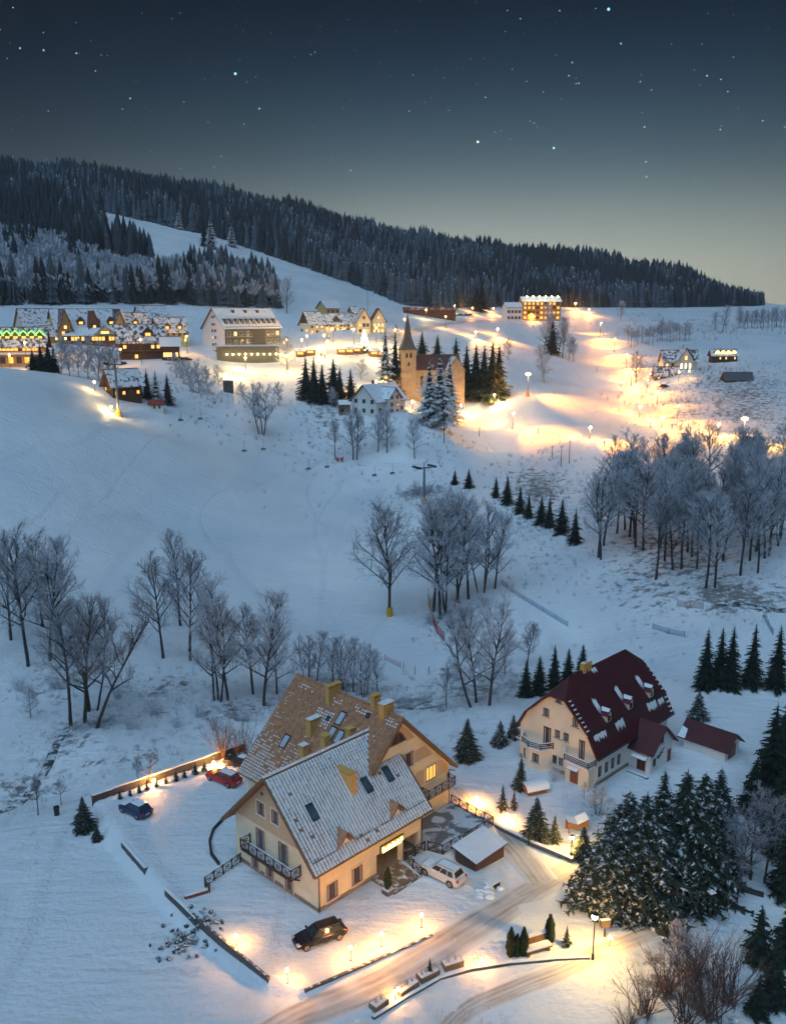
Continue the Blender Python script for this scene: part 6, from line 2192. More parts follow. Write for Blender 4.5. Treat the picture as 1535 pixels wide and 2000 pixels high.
# ------------------------------------------------------------------ the church
def church():
    c = ray_dist(784, 775, 340)
    s = mpp(c)
    g = empty('church', c, R(10), 'stone village church with a tall pointed spire, lit amber', 'church')
    st = mat('amber_sandstone', (.40, .31, .20), .9, .2, .8, bump=.5, bscale=3)
    sl = mat('spire_slate', (.14, .115, .10), .75, .2, .6)
    rr = mat('church_roof_tile', (.14, .06, .045), .8, .2, .5, snow=.12, sscale=.3)
    tw = 29 * s
    th = (775 - 685) * s
    mb = MB()
    mb.box(0, tw, 0, tw, -6, th, st)
    mb.box(-.2, tw + .2, -.2, tw + .2, th - .4, th, st)
    mb.box(-.12, tw + .12, -.12, tw + .12, th * .62, th * .62 + .3, st)
    mb.build('tower', g)
    m = tw / 2
    mb = MB()
    zt = (775 - 614.5) * s
    o = .35
    P = [(-o, -o), (tw + o, -o), (tw + o, tw + o), (-o, tw + o)]
    k = .46
    z1 = th + (zt - th) * .30
    Q = [(m + (x - m) * k, m + (y - m) * k) for x, y in P]
    Q0 = [(m + (x - m) * .78, m + (y - m) * .78) for x, y in P]
    z0 = th + (zt - th) * .08
    for a in range(4):
        b = (a + 1) % 4
        mb.face([(*P[a], th), (*P[b], th), (*Q0[b], z0), (*Q0[a], z0)], sl)
        mb.face([(*Q0[a], z0), (*Q0[b], z0), (*Q[b], z1), (*Q[a], z1)], sl)
        mb.face([(*Q[a], z1), (*Q[b], z1), (m, m, zt)], sl)
    sp = mb.build('spire', g)
    mb = MB()
    mb.tube((m, m, zt - .3), (m, m, zt + 1.8), .08, .05, M_DARK, 5)
    mb.bar((m - .5, m, zt + 1.2), (m + .5, m, zt + 1.2), .1, .1, M_DARK)
    mb.build('cross', sp)
    for a in (.36, .64):
        mb = MB()
        x = tw * a
        n = 6
        arc = [(x - .42, th - 2.9), (x + .42, th - 2.9)] + [(x + .42 * math.cos(math.pi * i / n), th - 1.5 + .42 * math.sin(math.pi * i / n)) for i in range(n + 1)]
        mb.face([(px, -.03, z) for px, z in arc], M_DARK)
        mb.face([(px, -.01, z) for px, z in arc], M_DARK)
        mb.build('belfry_window', g)
    mb = MB()
    mb.box(tw * .44, tw * .56, -.04, 0, th * .66, th * .74, M_DARK)
    mb.build('window', g)
    mb = MB()
    mb.box(-2.3, 0, .4, tw - .4, -6, (775 - 738) * s, st)
    mb.build('porch', g)
    # nave behind and to the right
    L, Wn, E, Z = 17.5, 9.5, (775 - 722) * s, (775 - 696) * s
    y0 = 1.2
    mb = MB()
    for x, fl in ((tw, 1), (tw + L, -1)):
        mb.face([(x, y0 + Wn, -6), (x, y0, -6), (x, y0, E), (x, y0 + Wn / 2, Z), (x, y0 + Wn, E)][::fl], st)
    mb.face([(tw, y0, -6), (tw + L, y0, -6), (tw + L, y0, E), (tw, y0, E)], st)
    mb.face([(tw + L, y0 + Wn, -6), (tw, y0 + Wn, -6), (tw, y0 + Wn, E), (tw + L, y0 + Wn, E)], st)
    mb.build('nave', g)
    kk = (Z - E) / (Wn / 2)
    for ye in (y0 - .5, y0 + Wn + .5):
        slab_roof(g, 'nave_roof', [(tw, ye, E - .5 * kk + .2), (tw + L + .3, ye, E - .5 * kk + .2), (tw + L + .3, y0 + Wn / 2, Z + .2), (tw, y0 + Wn / 2, Z + .2)], .3, rr, M_BROWN)
    mb = MB()   # transept gable facing the slope
    x0, x1 = tw + L * .66, tw + L + .6
    xm = (x0 + x1) / 2
    mb.face([(x0, -2.2, -6), (x1, -2.2, -6), (x1, -2.2, E), (xm, -2.2, Z - .5), (x0, -2.2, E)], st)
    mb.face([(x0, y0, -6), (x0, -2.2, -6), (x0, -2.2, E), (x0, y0, E)], st)
    mb.face([(x1, -2.2, -6), (x1, y0, -6), (x1, y0, E), (x1, -2.2, E)], st)
    o = mb.build('transept', g)
    for xe in (x0 - .4, x1 + .4):
        slab_roof(o, 'roof', [(xe, -2.6, E - .4), (xe, y0 + 3, E - .4), (xm, y0 + 4, Z - .2), (xm, -2.6, Z - .2)], .25, M_SNB, M_BROWN)
    for i in range(3):
        x = tw + L * (.14 + .19 * i)
        mb = MB()
        n = 6
        arc = [(x - .5, E * .25), (x + .5, E * .25)] + [(x + .5 * math.cos(math.pi * k / n), E * .7 + .5 * math.sin(math.pi * k / n)) for k in range(n + 1)]
        mb.face([(px, y0 - .03, z) for px, z in arc], M_GLASSD)
        mb.build('window', g)


church()
# ------------------------------------------------------------------ lamps
def point(parent, loc, watts, col, rad=.2):
    d = bpy.data.lights.new('bulb', 'POINT')
    d.energy = watts
    d.color = col
    d.shadow_soft_size = rad
    o = bpy.data.objects.new('bulb', d)
    o.location = loc
    COL.objects.link(o)
    o.parent = parent
    return o


M_GLOBE = {}


def globe(strength, col=(1, .42, .09)):
    strength *= 4.6 * _rv.uniform(.75, 1.25)
    return glow('globe_%d_%d' % (strength * 10, int(col[1] * 100)), col, strength)


def garden_lamp(px, py, h, label, strength=120, r=.125, p=None):
    p = p or at(px, py)
    g = empty('garden_lamp', p, 0, label, 'lamp', 'garden lamps')
    mb = MB()
    mb.lathe([(.09, -.1), (.09, .03), (.032, .06), (.032, h - r * 1.2), (.075, h - r * 1.1), (.075, h - r * .8)], M_DARK, 8)
    mb.build('post', g)
    mb = MB()
    mb.ball((0, 0, h), r, globe(strength), 10, 6)
    mb.build('globe', g)
    return g


for i, (x, y) in enumerate(((562, 1922), (685, 1876), (745, 1849), (823, 1812))):
    garden_lamp(x, y, 1.25, ORD[i] + ' from left of the globe lamps along the front edge of the yard', 150)
garden_lamp(462, 1846, .95, 'globe lamp on the wall left of the black car', 150)
garden_lamp(940, 1892, .85, 'globe lamp at the end of the stone planters', 110, .11)
garden_lamp(772, 1952, .75, 'globe lamp between the stone planters at the bottom', 110, .11)
garden_lamp(1190, 1848, .9, 'low globe lamp right of the tall street lamp', 100, .12)
garden_lamp(990, 1606, .85, 'globe lamp among the young spruces beside the side road, nearer one', 220, .15)
garden_lamp(930, 1570, .7, 'globe lamp beside the terrace railing, farther along the side road', 240, .15)
garden_lamp(302, 1536, .75, 'bright globe lamp among the conifers on the parking wall', 260, .15)
garden_lamp(418, 1500, .75, 'globe lamp on the parking wall above the red car', 220, .14)
garden_lamp(449, 1493, .6, 'small globe lamp at the dark car behind the brown roof', 120, .1)


def street_lamp(px, py, hpx, label, strength=200, r=.24, d=None):
    p = at(px, py)
    h = hpx * mpp(p) * 1.03
    g = empty('street_lamp', p, 0, label, 'lamp')
    mb = MB()
    mb.lathe([(.13, -.2), (.13, .5), (.065, .6), (.055, h - .3), (.12, h - .25), (.12, h - .18)], M_DARK, 8)
    mb.build('post', g)
    mb = MB()
    mb.ball((0, 0, h), r, globe(strength, (1, .56, .12)), 12, 7)
    mb.build('globe', g)
    mb = MB()
    mb.lathe([(r * 1.25, r * .75), (r * .7, r * 1.2), (.02, r * 1.45)], M_DARK, 10, (0, 0, h))
    mb.build('cap', g)
    return g


street_lamp(1157, 1874, 93, 'tall street lamp glowing yellow beside the driveway', 150, .27)
street_lamp(1115, 1672, 40, 'shorter lamp post glowing before the bushy spruce', 150, .2)

M_FLOOD = glow('floodlight', (1, .86, .58), 60)


def flood(px, py, hpx, label, watts, col=(1, .74, .40), heads=1, mastm=None, base=False, r=.5, spot=True):
    p = at(px, py)
    P_AIM = at(min(px + 160, 1700), py + (75 if py < 760 else 28))
    h = max(3.5, hpx * mpp(p))
    g = empty('floodlight_mast', p, _rv.uniform(0, .6), label, 'floodlight', 'piste floodlights')
    mb = MB()
    mb.lathe([(.22, -.5), (.2, .4), (.1, h - .2), (.08, h)], mastm or M_GREYM, 6)
    mb.build('mast', g)
    if base:
        mb = MB()
        mb.lathe([(.7, -.3), (.65, 1.4), (.5, 1.6)], mat('orange_pad', (.65, .25, .04), .7), 8)
        mb.build('base_pad', g)
    for k in range(heads):
        a = 6.28 * k / heads + .5
        x, y = (.5 * math.cos(a), .5 * math.sin(a)) if heads > 1 else (0, -.25)
        mb = MB()
        mb.box(x - .35, x + .35, y - .2, y + .2, h - .05, h + .35, M_DARK)
        mb.ball((x, y - .05, h - .2), r * .8, glow('flood_' + label[:3] + str(int(r * 100)) + str(int(col[2] * 100)), tuple(min(1, c + .15) for c in col), 42), 10, 6)
        mb.build('lamp_head', g)
    point(g, (0, -.8, h - r - .5), watts * .15, col, .4)
    for k, sg in enumerate((1, -1)):
        aim = (P_AIM - p) * sg
        aim.z = 0
        aim.normalize()
        sd = bpy.data.lights.new('beam', 'SPOT')
        sd.energy = watts * (5.0 if sg > 0 else 3.6)
        sd.color = (col[0], col[1] * .78, col[2] * .4)
        sd.spot_size = R(96)
        sd.spot_blend = 1.0
        sd.shadow_soft_size = .4
        so = bpy.data.objects.new('beam', sd)
        so.location = p + Vector((0, 0, h + .6)) + aim * 1.0
        slope = (P_AIM.z - p.z) / max(1, math.hypot(P_AIM.x - p.x, P_AIM.y - p.y)) * sg
        so.rotation_euler = (-(aim + Vector((0, 0, -.42 + slope)))).to_track_quat('Z', 'Y').to_euler()
        COL.objects.link(so)
    return g


YW = (1, .62, .20)
OR = (1, .45, .09)
flood(1030, 774, 44, 'tall floodlight with a cluster of lamps right of the church spruces', 12000, OR, 3, None, True, .6)
flood(1001, 838, 32, 'floodlight at the near edge of the piste left of the rope tow', 8000, OR, r=.55)
flood(1151, 858, 25, 'floodlight on a thin mast above the ravine wood', 8000, OR, r=.55)
flood(1248, 815, 22, 'round floodlight in the middle of the piste, left of two', 4000, OR, r=.6)
flood(1291, 836, 22, 'round floodlight in the middle of the piste, right of two', 4000, OR, r=.6)
flood(1400, 850, 23, 'floodlight just left of the tall mast with the orange pad', 4200, YW, r=.55)
flood(1450, 864, 48, 'tall floodlight mast with an orange pad at the right end of the piste', 9000, YW, 3, None, True, .6)
for i, (x, y) in enumerate(((1171, 652), (1199, 682), (1222, 712), (1232, 748), (1262, 762), (1282, 784), (1322, 812))):
    flood(x, y + 6, 27, ORD[i] + ' from the top of the small lamps edging the lit piste', (9000, 9000, 8000, 4000, 3500, 3500, 3500)[i], OR if i != 3 else YW, r=.36)
flood(971, 658, 16, 'white lamp on the slope between the church and the far hotel', 9000, OR, r=.6)
flood(928, 662, 13, 'smaller white lamp left of the one between church and far hotel', 5000, YW, r=.45)
flood(1123, 606, 14, 'orange lamp at the wood edge right of the far hotel, left of two', 9000, OR, r=.7)
flood(1149, 614, 10, 'orange lamp at the wood edge right of the far hotel, right of two', 7000, OR, r=.6)
flood(963, 612, 9, 'small orange lamp by the road left of the far hotel', 4000, OR, r=.5)
flood(922, 612, 9, 'small orange lamp by the road left of the two lone spruces', 4000, OR, r=.5)
flood(1040, 628, 8, 'bright lamp on the forecourt of the far hotel', 5000, OR, r=.5)
flood(1448 - 180, 745, 7, 'tiny lamp on the field left of the low dark-roofed building', 900, OR, r=.3)


def village_lamp(px, py, d, h, label, watts, col=OR, r=.34, kind='village street lamps'):
    p = ray_dist(px, py, d)
    p.z = tz(p.x, p.y)
    g = empty('village_lamp', p, 0, label, 'lamp', kind)
    mb = MB()
    mb.lathe([(.1, -.4), (.06, h - .3), (.06, h)], M_DARK, 6)
    mb.build('post', g)
    mb = MB()
    mb.ball((0, 0, h), r, glow('village_globe_%d' % int(col[1] * 100), col, 40), 8, 5)
    mb.build('globe', g)
    point(g, (0, -.6, h - .5), watts * (1.0 if col == YW else .6), col, .3)
    return g


for px, py, d, h, label, w, c in (
        (51, 690, 331, 9, 'street lamp in front of the neon-roofed inn', 3500, OR), (20, 705, 331, 5, 'low lamp at the left border under the neon roofs', 2500, OR), (130, 676, 358, 6, 'lamp at the left end of the glazed restaurant', 2200, OR),
        (236, 690, 340, 6, 'lamp at the left corner of the big log chalet', 1200, OR), (276, 690, 344, 9, 'lamp above the balcony of the big log chalet', 1200, OR), (366, 690, 380, 7, 'street lamp left of the large hotel gable', 4500, OR), (345, 694, 372, 6, 'street lamp between the annex and the large hotel', 3000, OR),
        (560, 672, 392, 6, 'orange lamp right of the large hotel', 3500, OR), (556, 690, 380, 6, 'bright lamp at the corner of the flat pavilion', 3500, YW), (600, 672, 395, 6, 'lamp at the back of the lit square, left part', 3500, YW), (590, 676, 390, 5, 'lamp beside the kiosks of the lit square', 3000, YW),
        (633, 672, 400, 5, 'lamp before the shop front of the lit square', 2500, YW), (650, 668, 408, 6, 'lamp before the long cream house', 2500, OR), (691, 670, 400, 7, 'bright lamp left of the glittering tree', 4000, YW), (735, 665, 405, 7, 'lamp before the twin gables', 3000, OR),
        (772, 660, 400, 8, 'lamp left of the church spire', 4500, YW), (745, 690, 372, 6, 'lamp behind the tall spruces of the church', 5000, YW), (480, 712, 358, 5, 'lamp on the left end of the lit square', 4500, YW), (455, 722, 345, 4, 'floodlight low on the snow bank below the pavilion', 4500, YW),
        (735, 745, 335, 5, 'floodlight left of the church spruces shining on the square', 6500, YW), (640, 700, 372, 7, 'lamp in the middle of the lit square', 6500, YW), (560, 715, 355, 7, 'lamp beside the round frosted tree', 4000, YW), (665, 755, 332, 4, 'lamp hidden behind the dark spruces below the square', 3500, OR),
        (805, 790, 322, 3, 'floodlight at the foot of the church tower', 1300, YW), (900, 795, 330, 4, 'floodlight behind the frosted spruces of the church', 4500, YW), (965, 792, 338, 4, 'lamp at the right end of the church spruces', 5000, YW), (935, 786, 345, 3, 'lamp under the spruces right of the church', 2500, OR),
        (870, 640, 470, 6, 'lamp on the road above the church, first of three', 3500, OR), (832, 622, 500, 5, 'lamp on the road above the church, second of three', 2500, YW), (888, 612, 560, 5, 'lamp at the right end of the long barn', 2500, YW), (790, 640, 440, 6, 'lamp at the bend of the road behind the spire', 4000, OR),
        (187, 775, 276, 3, 'white lamp by the pink lights', 700, YW), (218, 806, 266, 2, 'floodlight at the foot of the lift pylon', 1800, YW), (1325, 735, 392, 4, 'lamp before the white house right of the piste', 900, OR), (1345, 732, 395, 3, 'second lamp before the white house right of the piste', 500, OR)):
    village_lamp(px, py, d, h, label, w, c)

# the glittering tree on the square
p = ray_dist(712, 690, 388)
p.z = tz(p.x, p.y)
g = empty('glittering_tree', p, 0, 'cone-shaped tree covered in white lights on the village square', 'tree')
inst('crown', SPR['m'][0], g, scale=(14, 14, 9))
inst('trunk', TRK, g, scale=(9, 9, 9))
mb = MB()
for i in range(110):
    t = i / 110
    a = i * 2.4
    rr = 2.4 * (1 - t) + .15
    mb.ball((rr * math.cos(a), rr * math.sin(a), .6 + 8.4 * t), .13, glow('fairy_light', (1, .82, .45), 45), 5, 3)
mb.build('fairy_lights', g)['kind'] = 'stuff'
point(g, (0, -4, 4), 1200, YW, .5)
# market stalls on the square
_sr = random.Random(3)
for i, (px, py) in enumerate(((588, 682), (606, 680), (668, 682), (682, 690), (730, 700), (746, 706), (700, 705))):
    p = ray_dist(px, py, 378 + i)
    p.z = tz(p.x, p.y)
    g = empty('market_stall', p, R(_sr.uniform(-20, 30)), ORD[i] + ' from left to right of the snow-roofed stalls round the square', 'stall', 'market stalls on the square')
    mb = MB()
    mb.box(-2, 2, -1.2, 1.2, -.6, 2.2, M_BROWN)
    mb.build('cabin', g)
    slab_roof(g, 'roof', [(-2.4, -1.8, 2.1), (2.4, -1.8, 2.1), (2.4, .1, 3.3), (-2.4, .1, 3.3)], .2, SNOW, M_BROWN)
    slab_roof(g, 'roof', [(-2.4, 1.7, 2.1), (2.4, 1.7, 2.1), (2.4, .1, 3.3), (-2.4, .1, 3.3)], .2, SNOW, M_BROWN)
    inst('window', win_mesh(2.6, 1.0, M_LITA, BF), g, (0, -1.21, .9))

# ------------------------------------------------------------------ lift pylons, poles
def lift_pylon(px, py, hpx, label, rz):
    p = at(px, py)
    h = hpx * mpp(p)
    g = empty('lift_pylon', p, rz, label, 'lift pylon')
    mb = MB()
    mb.lathe([(.42, -.5), (.40, .5), (.28, h - .6), (.28, h)], M_GREYM, 10)
    mb.build('column', g)
    mb = MB()
    mb.lathe([(.75, -.3), (.75, 1.6), (.55, 1.7)], mat('yellow_pad', (.62, .36, .05), .7, .15), 10)
    mb.build('base_pad', g)
    mb = MB()
    mb.box(-2.6, 2.6, -.16, .16, h - .35, h + .05, M_GREYM, SNOW)
    mb.build('crossarm', g)
    for x in (-2.5, 2.5):
        mb = MB()
        mb.box(x - .12, x + .12, -1.9, 1.9, h - .1, h + .15, M_DARK)
        for k in range(6):
            y = -1.6 + .64 * k
            mb.tube((x - .16, y, h + .28), (x + .16, y, h + .28), .24, .24, M_DARK, 8)
        mb.build('sheave_train', g)
    mb = MB()
    mb.bar((0, 0, h), (0, 0, h + 1.3), .14, .14, M_GREYM)
    mb.bar((-.8, 0, h + 1.2), (.9, 0, h + 1.2), .1, .1, M_GREYM)
    mb.bar((-.3, 0, h), (-.3, -.5, h + 1.0), .08, .08, M_GREYM)
    mb.build('service_frame', g)
    return p, h


a0, h0 = lift_pylon(828, 984, 72, 'grey chairlift pylon with a yellow pad on the middle of the slope', R(35))
a1, h1 = lift_pylon(232, 812, 100, 'tall chairlift pylon beside the dark chalet with pink lights', R(35))
A, B = a0 + Vector((0, 0, h0 + .5)), a1 + Vector((0, 0, h1 + .5))
side = Vector((2.4, 1.6, 0))
for k, s in enumerate((-1, 1)):
    mb = MB()
    P = [A.lerp(B, i / 24) + side * s - Vector((0, 0, 9 * math.sin(math.pi * i / 24))) for i in range(25)]
    for q0, q1 in zip(P, P[1:]):
        mb.tube(q0, q1, .016, .016, M_GREYM, 4, False)
    mb.build('lift_cable', None, label='haul cable of the chairlift, ' + ('near' if s < 0 else 'far') + ' side', cat='cable', group='chairlift cables')
    for i in range(3, 23, 5):
        q = P[i]
        g = empty('lift_chair', q, R(35), ORD[i // 5] + ' chair from the middle pylon on the %s cable' % ('near' if s < 0 else 'far'), 'lift chair', 'chairs of the chairlift')
        mb = MB()
        mb.tube((0, 0, -2.4), (0, 0, .05), .04, .04, M_DARK, 5)
        mb.build('hanger', g)
        mb = MB()
        mb.box(-.7, .7, -.25, .25, -2.9, -2.82, M_GREYM, SNOW)
        mb.box(-.7, .7, .22, .26, -2.8, -2.3, M_GREYM)
        mb.bar((-.7, 0, -2.85), (0, 0, -2.35), .04, .04, M_GREYM)
        mb.bar((.7, 0, -2.85), (0, 0, -2.35), .04, .04, M_GREYM)
        mb.build('seat', g)
for i, (px, py, h, lab) in enumerate(((867, 866, 42, 'thin dark pole below the frosted church spruces'), (1095, 912, 42, 'left of two utility poles above the ravine wood'), (1111, 905, 46, 'right of two utility poles above the ravine wood'), (1078, 892, 22, 'short rope-tow pole left of the two utility poles'),
                                 (718, 608, 46, 'thin mast on the dark hill behind the square'), (936, 852, 18, 'short pole on the snow right of the frosted spruces'))):
    p = at(px, py)
    hh = h * mpp(p)
    g = empty('utility_pole', p, 0, lab, 'pole')
    mb = MB()
    mb.tube((0, 0, -.5), (0, 0, hh), .14, .09, M_BARK, 6)
    mb.build('shaft', g)
    mb = MB()
    mb.bar((-.7, 0, hh - .4), (.7, 0, hh - .4), .1, .12, M_BARK)
    mb.build('crossarm', g)

# ------------------------------------------------------------------ cars
def car(name, label, p, rz, paint, kind='wagon', snow=0.0, rims=None):
    g = empty(name, p, rz, label, 'car')
    L = {'wagon': 4.75, 'suv': 4.7, 'hatch': 4.1, 'sedan': 4.5}[kind]
    Wd = 1.80
    H = {'wagon': 1.47, 'suv': 1.70, 'hatch': 1.47, 'sedan': 1.43}[kind]
    zb = .95 if kind != 'suv' else 1.08
    # body: cross-sections along x (front is +x): x, half width, z low, z shoulder
    hx = L / 2
    st = [(hx, .58, .34, .58), (hx - .08, .72, .24, .68), (hx - .35, .84, .20, zb - .20), (hx - .9, .89, .20, zb - .09), (hx - 1.35, .90, .20, zb - .03), (0, .90, .20, zb), (-hx + .9, .90, .20, zb), (-hx + .35, .88, .22, zb - .01), (-hx + .06, .80, .28, zb - .05), (-hx, .70, .38, zb - .18)]
    mb = MB()
    rings = []
    for x, w, z0, z1 in st:
        rings.append([(x, -w * .82, z0), (x, -w, z0 + .16), (x, -w, z1 - .14), (x, -w * .93, z1 - .02), (x, -w * .8, z1), (x, w * .8, z1), (x, w * .93, z1 - .02), (x, w, z1 - .14), (x, w, z0 + .16), (x, w * .82, z0)])
    V = [v for r_ in rings for v in r_]
    Fs = []
    for i in range(len(rings) - 1):
        for k in range(10):
            j = (k + 1) % 10
            Fs.append((i * 10 + k, i * 10 + j, (i + 1) * 10 + j, (i + 1) * 10 + k))
    Fs += [tuple(range(9, -1, -1)), tuple(range((len(rings) - 1) * 10, len(rings) * 10))]
    mb.poly(V, Fs, paint)
    # cabin frame
    xa = hx - (1.35 if kind != 'hatch' else 1.15)
    xr = {'wagon': -hx + .28, 'suv': -hx + .25, 'hatch': -hx + .3, 'sedan': -hx + .75}[kind]
    xf, xk = xa - .72, xr + (.32 if kind != 'sedan' else .55)
    wb, wt = .80, .62
    bot = [(xa, -wb), (xa, wb), (xr, wb), (xr, -wb)]
    top = [(xf, -wt), (xf, wt), (xk, wt), (xk, -wt)]
    z0, z1 = zb - .03, H - .05
    v = [(x, y, z0) for x, y in bot] + [(x, y, z1) for x, y in top] + [(x * .97, y * .86, H) for x, y in top]
    mb.poly(v, [(0, 1, 5, 4), (1, 2, 6, 5), (2, 3, 7, 6), (3, 0, 4, 7), (4, 5, 9, 8), (5, 6, 10, 9), (6, 7, 11, 10), (7, 4, 8, 11), (8, 9, 10, 11)], paint)
    mb.build('body', g)

    def lerp3(a, b, t):
        return tuple(a[i] + (b[i] - a[i]) * t for i in range(3))

    def inset(q, du0, du1, dv0, dv1, off):
        A_, B_, C2, D_ = [Vector(x) for x in q]      # bottom-left, bottom-right, top-right, top-left
        n = (B_ - A_).cross(D_ - A_).normalized() * off

        def P(u, w):
            return A_.lerp(B_, u).lerp(D_.lerp(C2, u), w) + n
        return [P(du0, dv0), P(du1, dv0), P(du1, dv1), P(du0, dv1)]
    for nm, q, cut in (('windscreen', (v[0], v[1], v[5], v[4]), [(.06, .94)]), ('rear_window', (v[2], v[3], v[7], v[6]), [(.08, .92)]), ('side_window', (v[1], v[2], v[6], v[5]), [(.05, .36), (.39, .66), (.69, .93)]), ('side_window', (v[3], v[0], v[4], v[7]), [(.07, .31), (.34, .61), (.64, .95)])):
        for c0, c1 in cut:
            m2 = MB()
            m2.face(inset(q, c0, c1, .10, .88, .012), M_CGLASS)
            m2.build(nm, g)
    for x in (hx - .85, -hx + .82):
        for s in (-1, 1):
            m2 = MB()
            R_ = .33 if kind != 'suv' else .37
            y0, y1 = s * .70, s * .915
            m2.tube((x, y0, R_), (x, y1, R_), R_, R_, M_TYRE, 14)
            w = m2.build('wheel', g)
            m2 = MB()
            m2.tube((x, y1, R_), (x, y1 + s * .012, R_), R_ * .66, R_ * .62, rims or M_RIM, 12)
            for k in range(5):
                a = 6.283 * k / 5
                m2.bar((x, y1 + s * .02, R_), (x + R_ * .6 * math.cos(a), y1 + s * .02, R_ + R_ * .6 * math.sin(a)), .05, .03, M_GREYM, (0, 1, 0))
            m2.build('rim', w)
            m2 = MB()
            n = 10
            arc = [(x + (R_ + .07) * math.cos(math.pi * k / n), R_ + (R_ + .07) * math.sin(math.pi * k / n)) for k in range(n + 1)]
            m2.face([(a, s * .903, z) for a, z in arc], M_TYRE)
            m2.build('wheel_arch', g)
    for s in (-1, 1):
        m2 = MB()
        m2.box(hx - .26, hx - .02, s * .62 - .17, s * .62 + .17, zb - .34, zb - .22, mat('headlight_glass', (.6, .6, .58), .15, .05, spec=.8))
        m2.build('headlight', g)
        m2 = MB()
        m2.box(-hx - .015, -hx + .15, s * .68 - .13, s * .68 + .13, zb - .30, zb - .06, mat('tail_light_red', (.42, .015, .012), .3))
        m2.build('tail_light', g)
        m2 = MB()
        m2.box(xa - .25, xa - .08, s * .98 - .09, s * .98 + .09, zb - .02, zb + .12, paint)
        m2.build('wing_mirror', g)
    m2 = MB()
    m2.box(-hx - .02, -hx + .02, -.26, .26, zb - .42, zb - .31, M_TRIM)
    m2.build('number_plate', g)
    m2 = MB()
    m2.box(hx - .09, hx - .045, -.42, .42, zb - .38, zb - .24, M_DARK)
    m2.build('grille', g)
    if kind in ('wagon', 'suv'):
        for s in (-1, 1):
            m2 = MB()
            m2.bar((xf - .1, s * .56, H + .04), (xk + .1, s * .56, H + .04), .04, .04, M_GREYM)
            m2.build('roof_rail', g)
    if snow > 0:
        m2 = MB()
        nx = 9
        zt = H + .02

        def sheet(x0, x1, w, z, th):
            vs = []
            for i in range(nx + 1):
                x = x0 + (x1 - x0) * i / nx
                e = th * (.35 if i in (0, nx) else 1) * _sr.uniform(.75, 1.2)
                ww = w * _sr.uniform(.88, 1.0)
                zz = z(x)
                vs += [(x, -ww, zz), (x, -ww * .85, zz + e), (x, ww * .85, zz + e), (x, ww, zz)]
            fs = [(i * 4 + k, (i + 1) * 4 + k, (i + 1) * 4 + k + 1, i * 4 + k + 1) for i in range(nx) for k in range(3)]
            m2.poly(vs, fs, SNOW)
        sheet(xk + .05, xf - .05, wt * .9, lambda x: zt - .03, .08 * snow)
        o = m2.build('roof_snow', g)
        if snow > .8:
            m2 = MB()
            sheet(xa + .02, hx - .25, .68, lambda x: zb - .02 - .10 * (x - xa) / (hx - xa), .06)
            m2.build('bonnet_snow', g)
    return g


M_TYRE = mat('tyre_rubber', (.018, .018, .019), .85, .2)
M_RIM = mat('alloy_rim', (.42, .38, .33), .4, .1, metal=.4)
M_CGLASS = mat('car_glass', (.03, .045, .055), .06, .3, 2, spec=1.0)
PB = mat('black_car_paint', (.018, .017, .026), .22, .15, spec=.6)
PW = mat('white_car_paint', (.62, .60, .58), .28, .08, spec=.5, snow=.12, sscale=1.5)
PR = mat('red_car_paint', (.34, .018, .03), .25, .1, spec=.6)
PU = mat('blue_car_paint', (.02, .045, .13), .25, .1, spec=.6)


def heading(px0, py0, px1, py1):
    a, b = at(px0, py0), at(px1, py1)
    return math.atan2((b - a).y, (b - a).x)


car('station_wagon', 'black estate car parked in the yard before the guest house', at(624, 1836), heading(664, 1826, 586, 1852), PB, 'wagon')
p = hl(11.9, -4.75)
car('snowy_suv', 'white snow-dusted off-roader parked beside the entrance steps', Vector((p.x, p.y, tz(p.x, p.y))), R(46.187 + 93), PW, 'suv', .9)
car('hatchback', 'red hatchback parked behind the brown roof near the parking wall', at(437, 1526), heading(462, 1538, 408, 1516), PR, 'wagon', .5)
car('hatchback', 'dark blue car with snow on its roof alone on the parking', at(265, 1588), heading(290, 1600, 238, 1576), PU, 'hatch', 1.0)
car('sedan', 'dark car half hidden behind the eave of the brown roof', at(470, 1496), heading(500, 1500, 450, 1486), PB, 'sedan', .5)
for i, (px, d, c) in enumerate(((886, 548, PB), (898, 556, PB), (910, 564, PU), (918, 569, PB), (338, 352, PW), (352, 353, PB), (364, 354, PB), (1300, 388, PB))):
    q = atd(px, d)
    car('sedan', (ORD[i] + ' from left of the dark cars parked along the far hotel road') if i < 4 else ['pale car parked below the log annex', 'first dark car right of the pale car below the annex', 'second dark car right of the pale car below the annex', 'dark car parked before the low dark-roofed building'][i - 4], q, .35, c, 'sedan', .9)

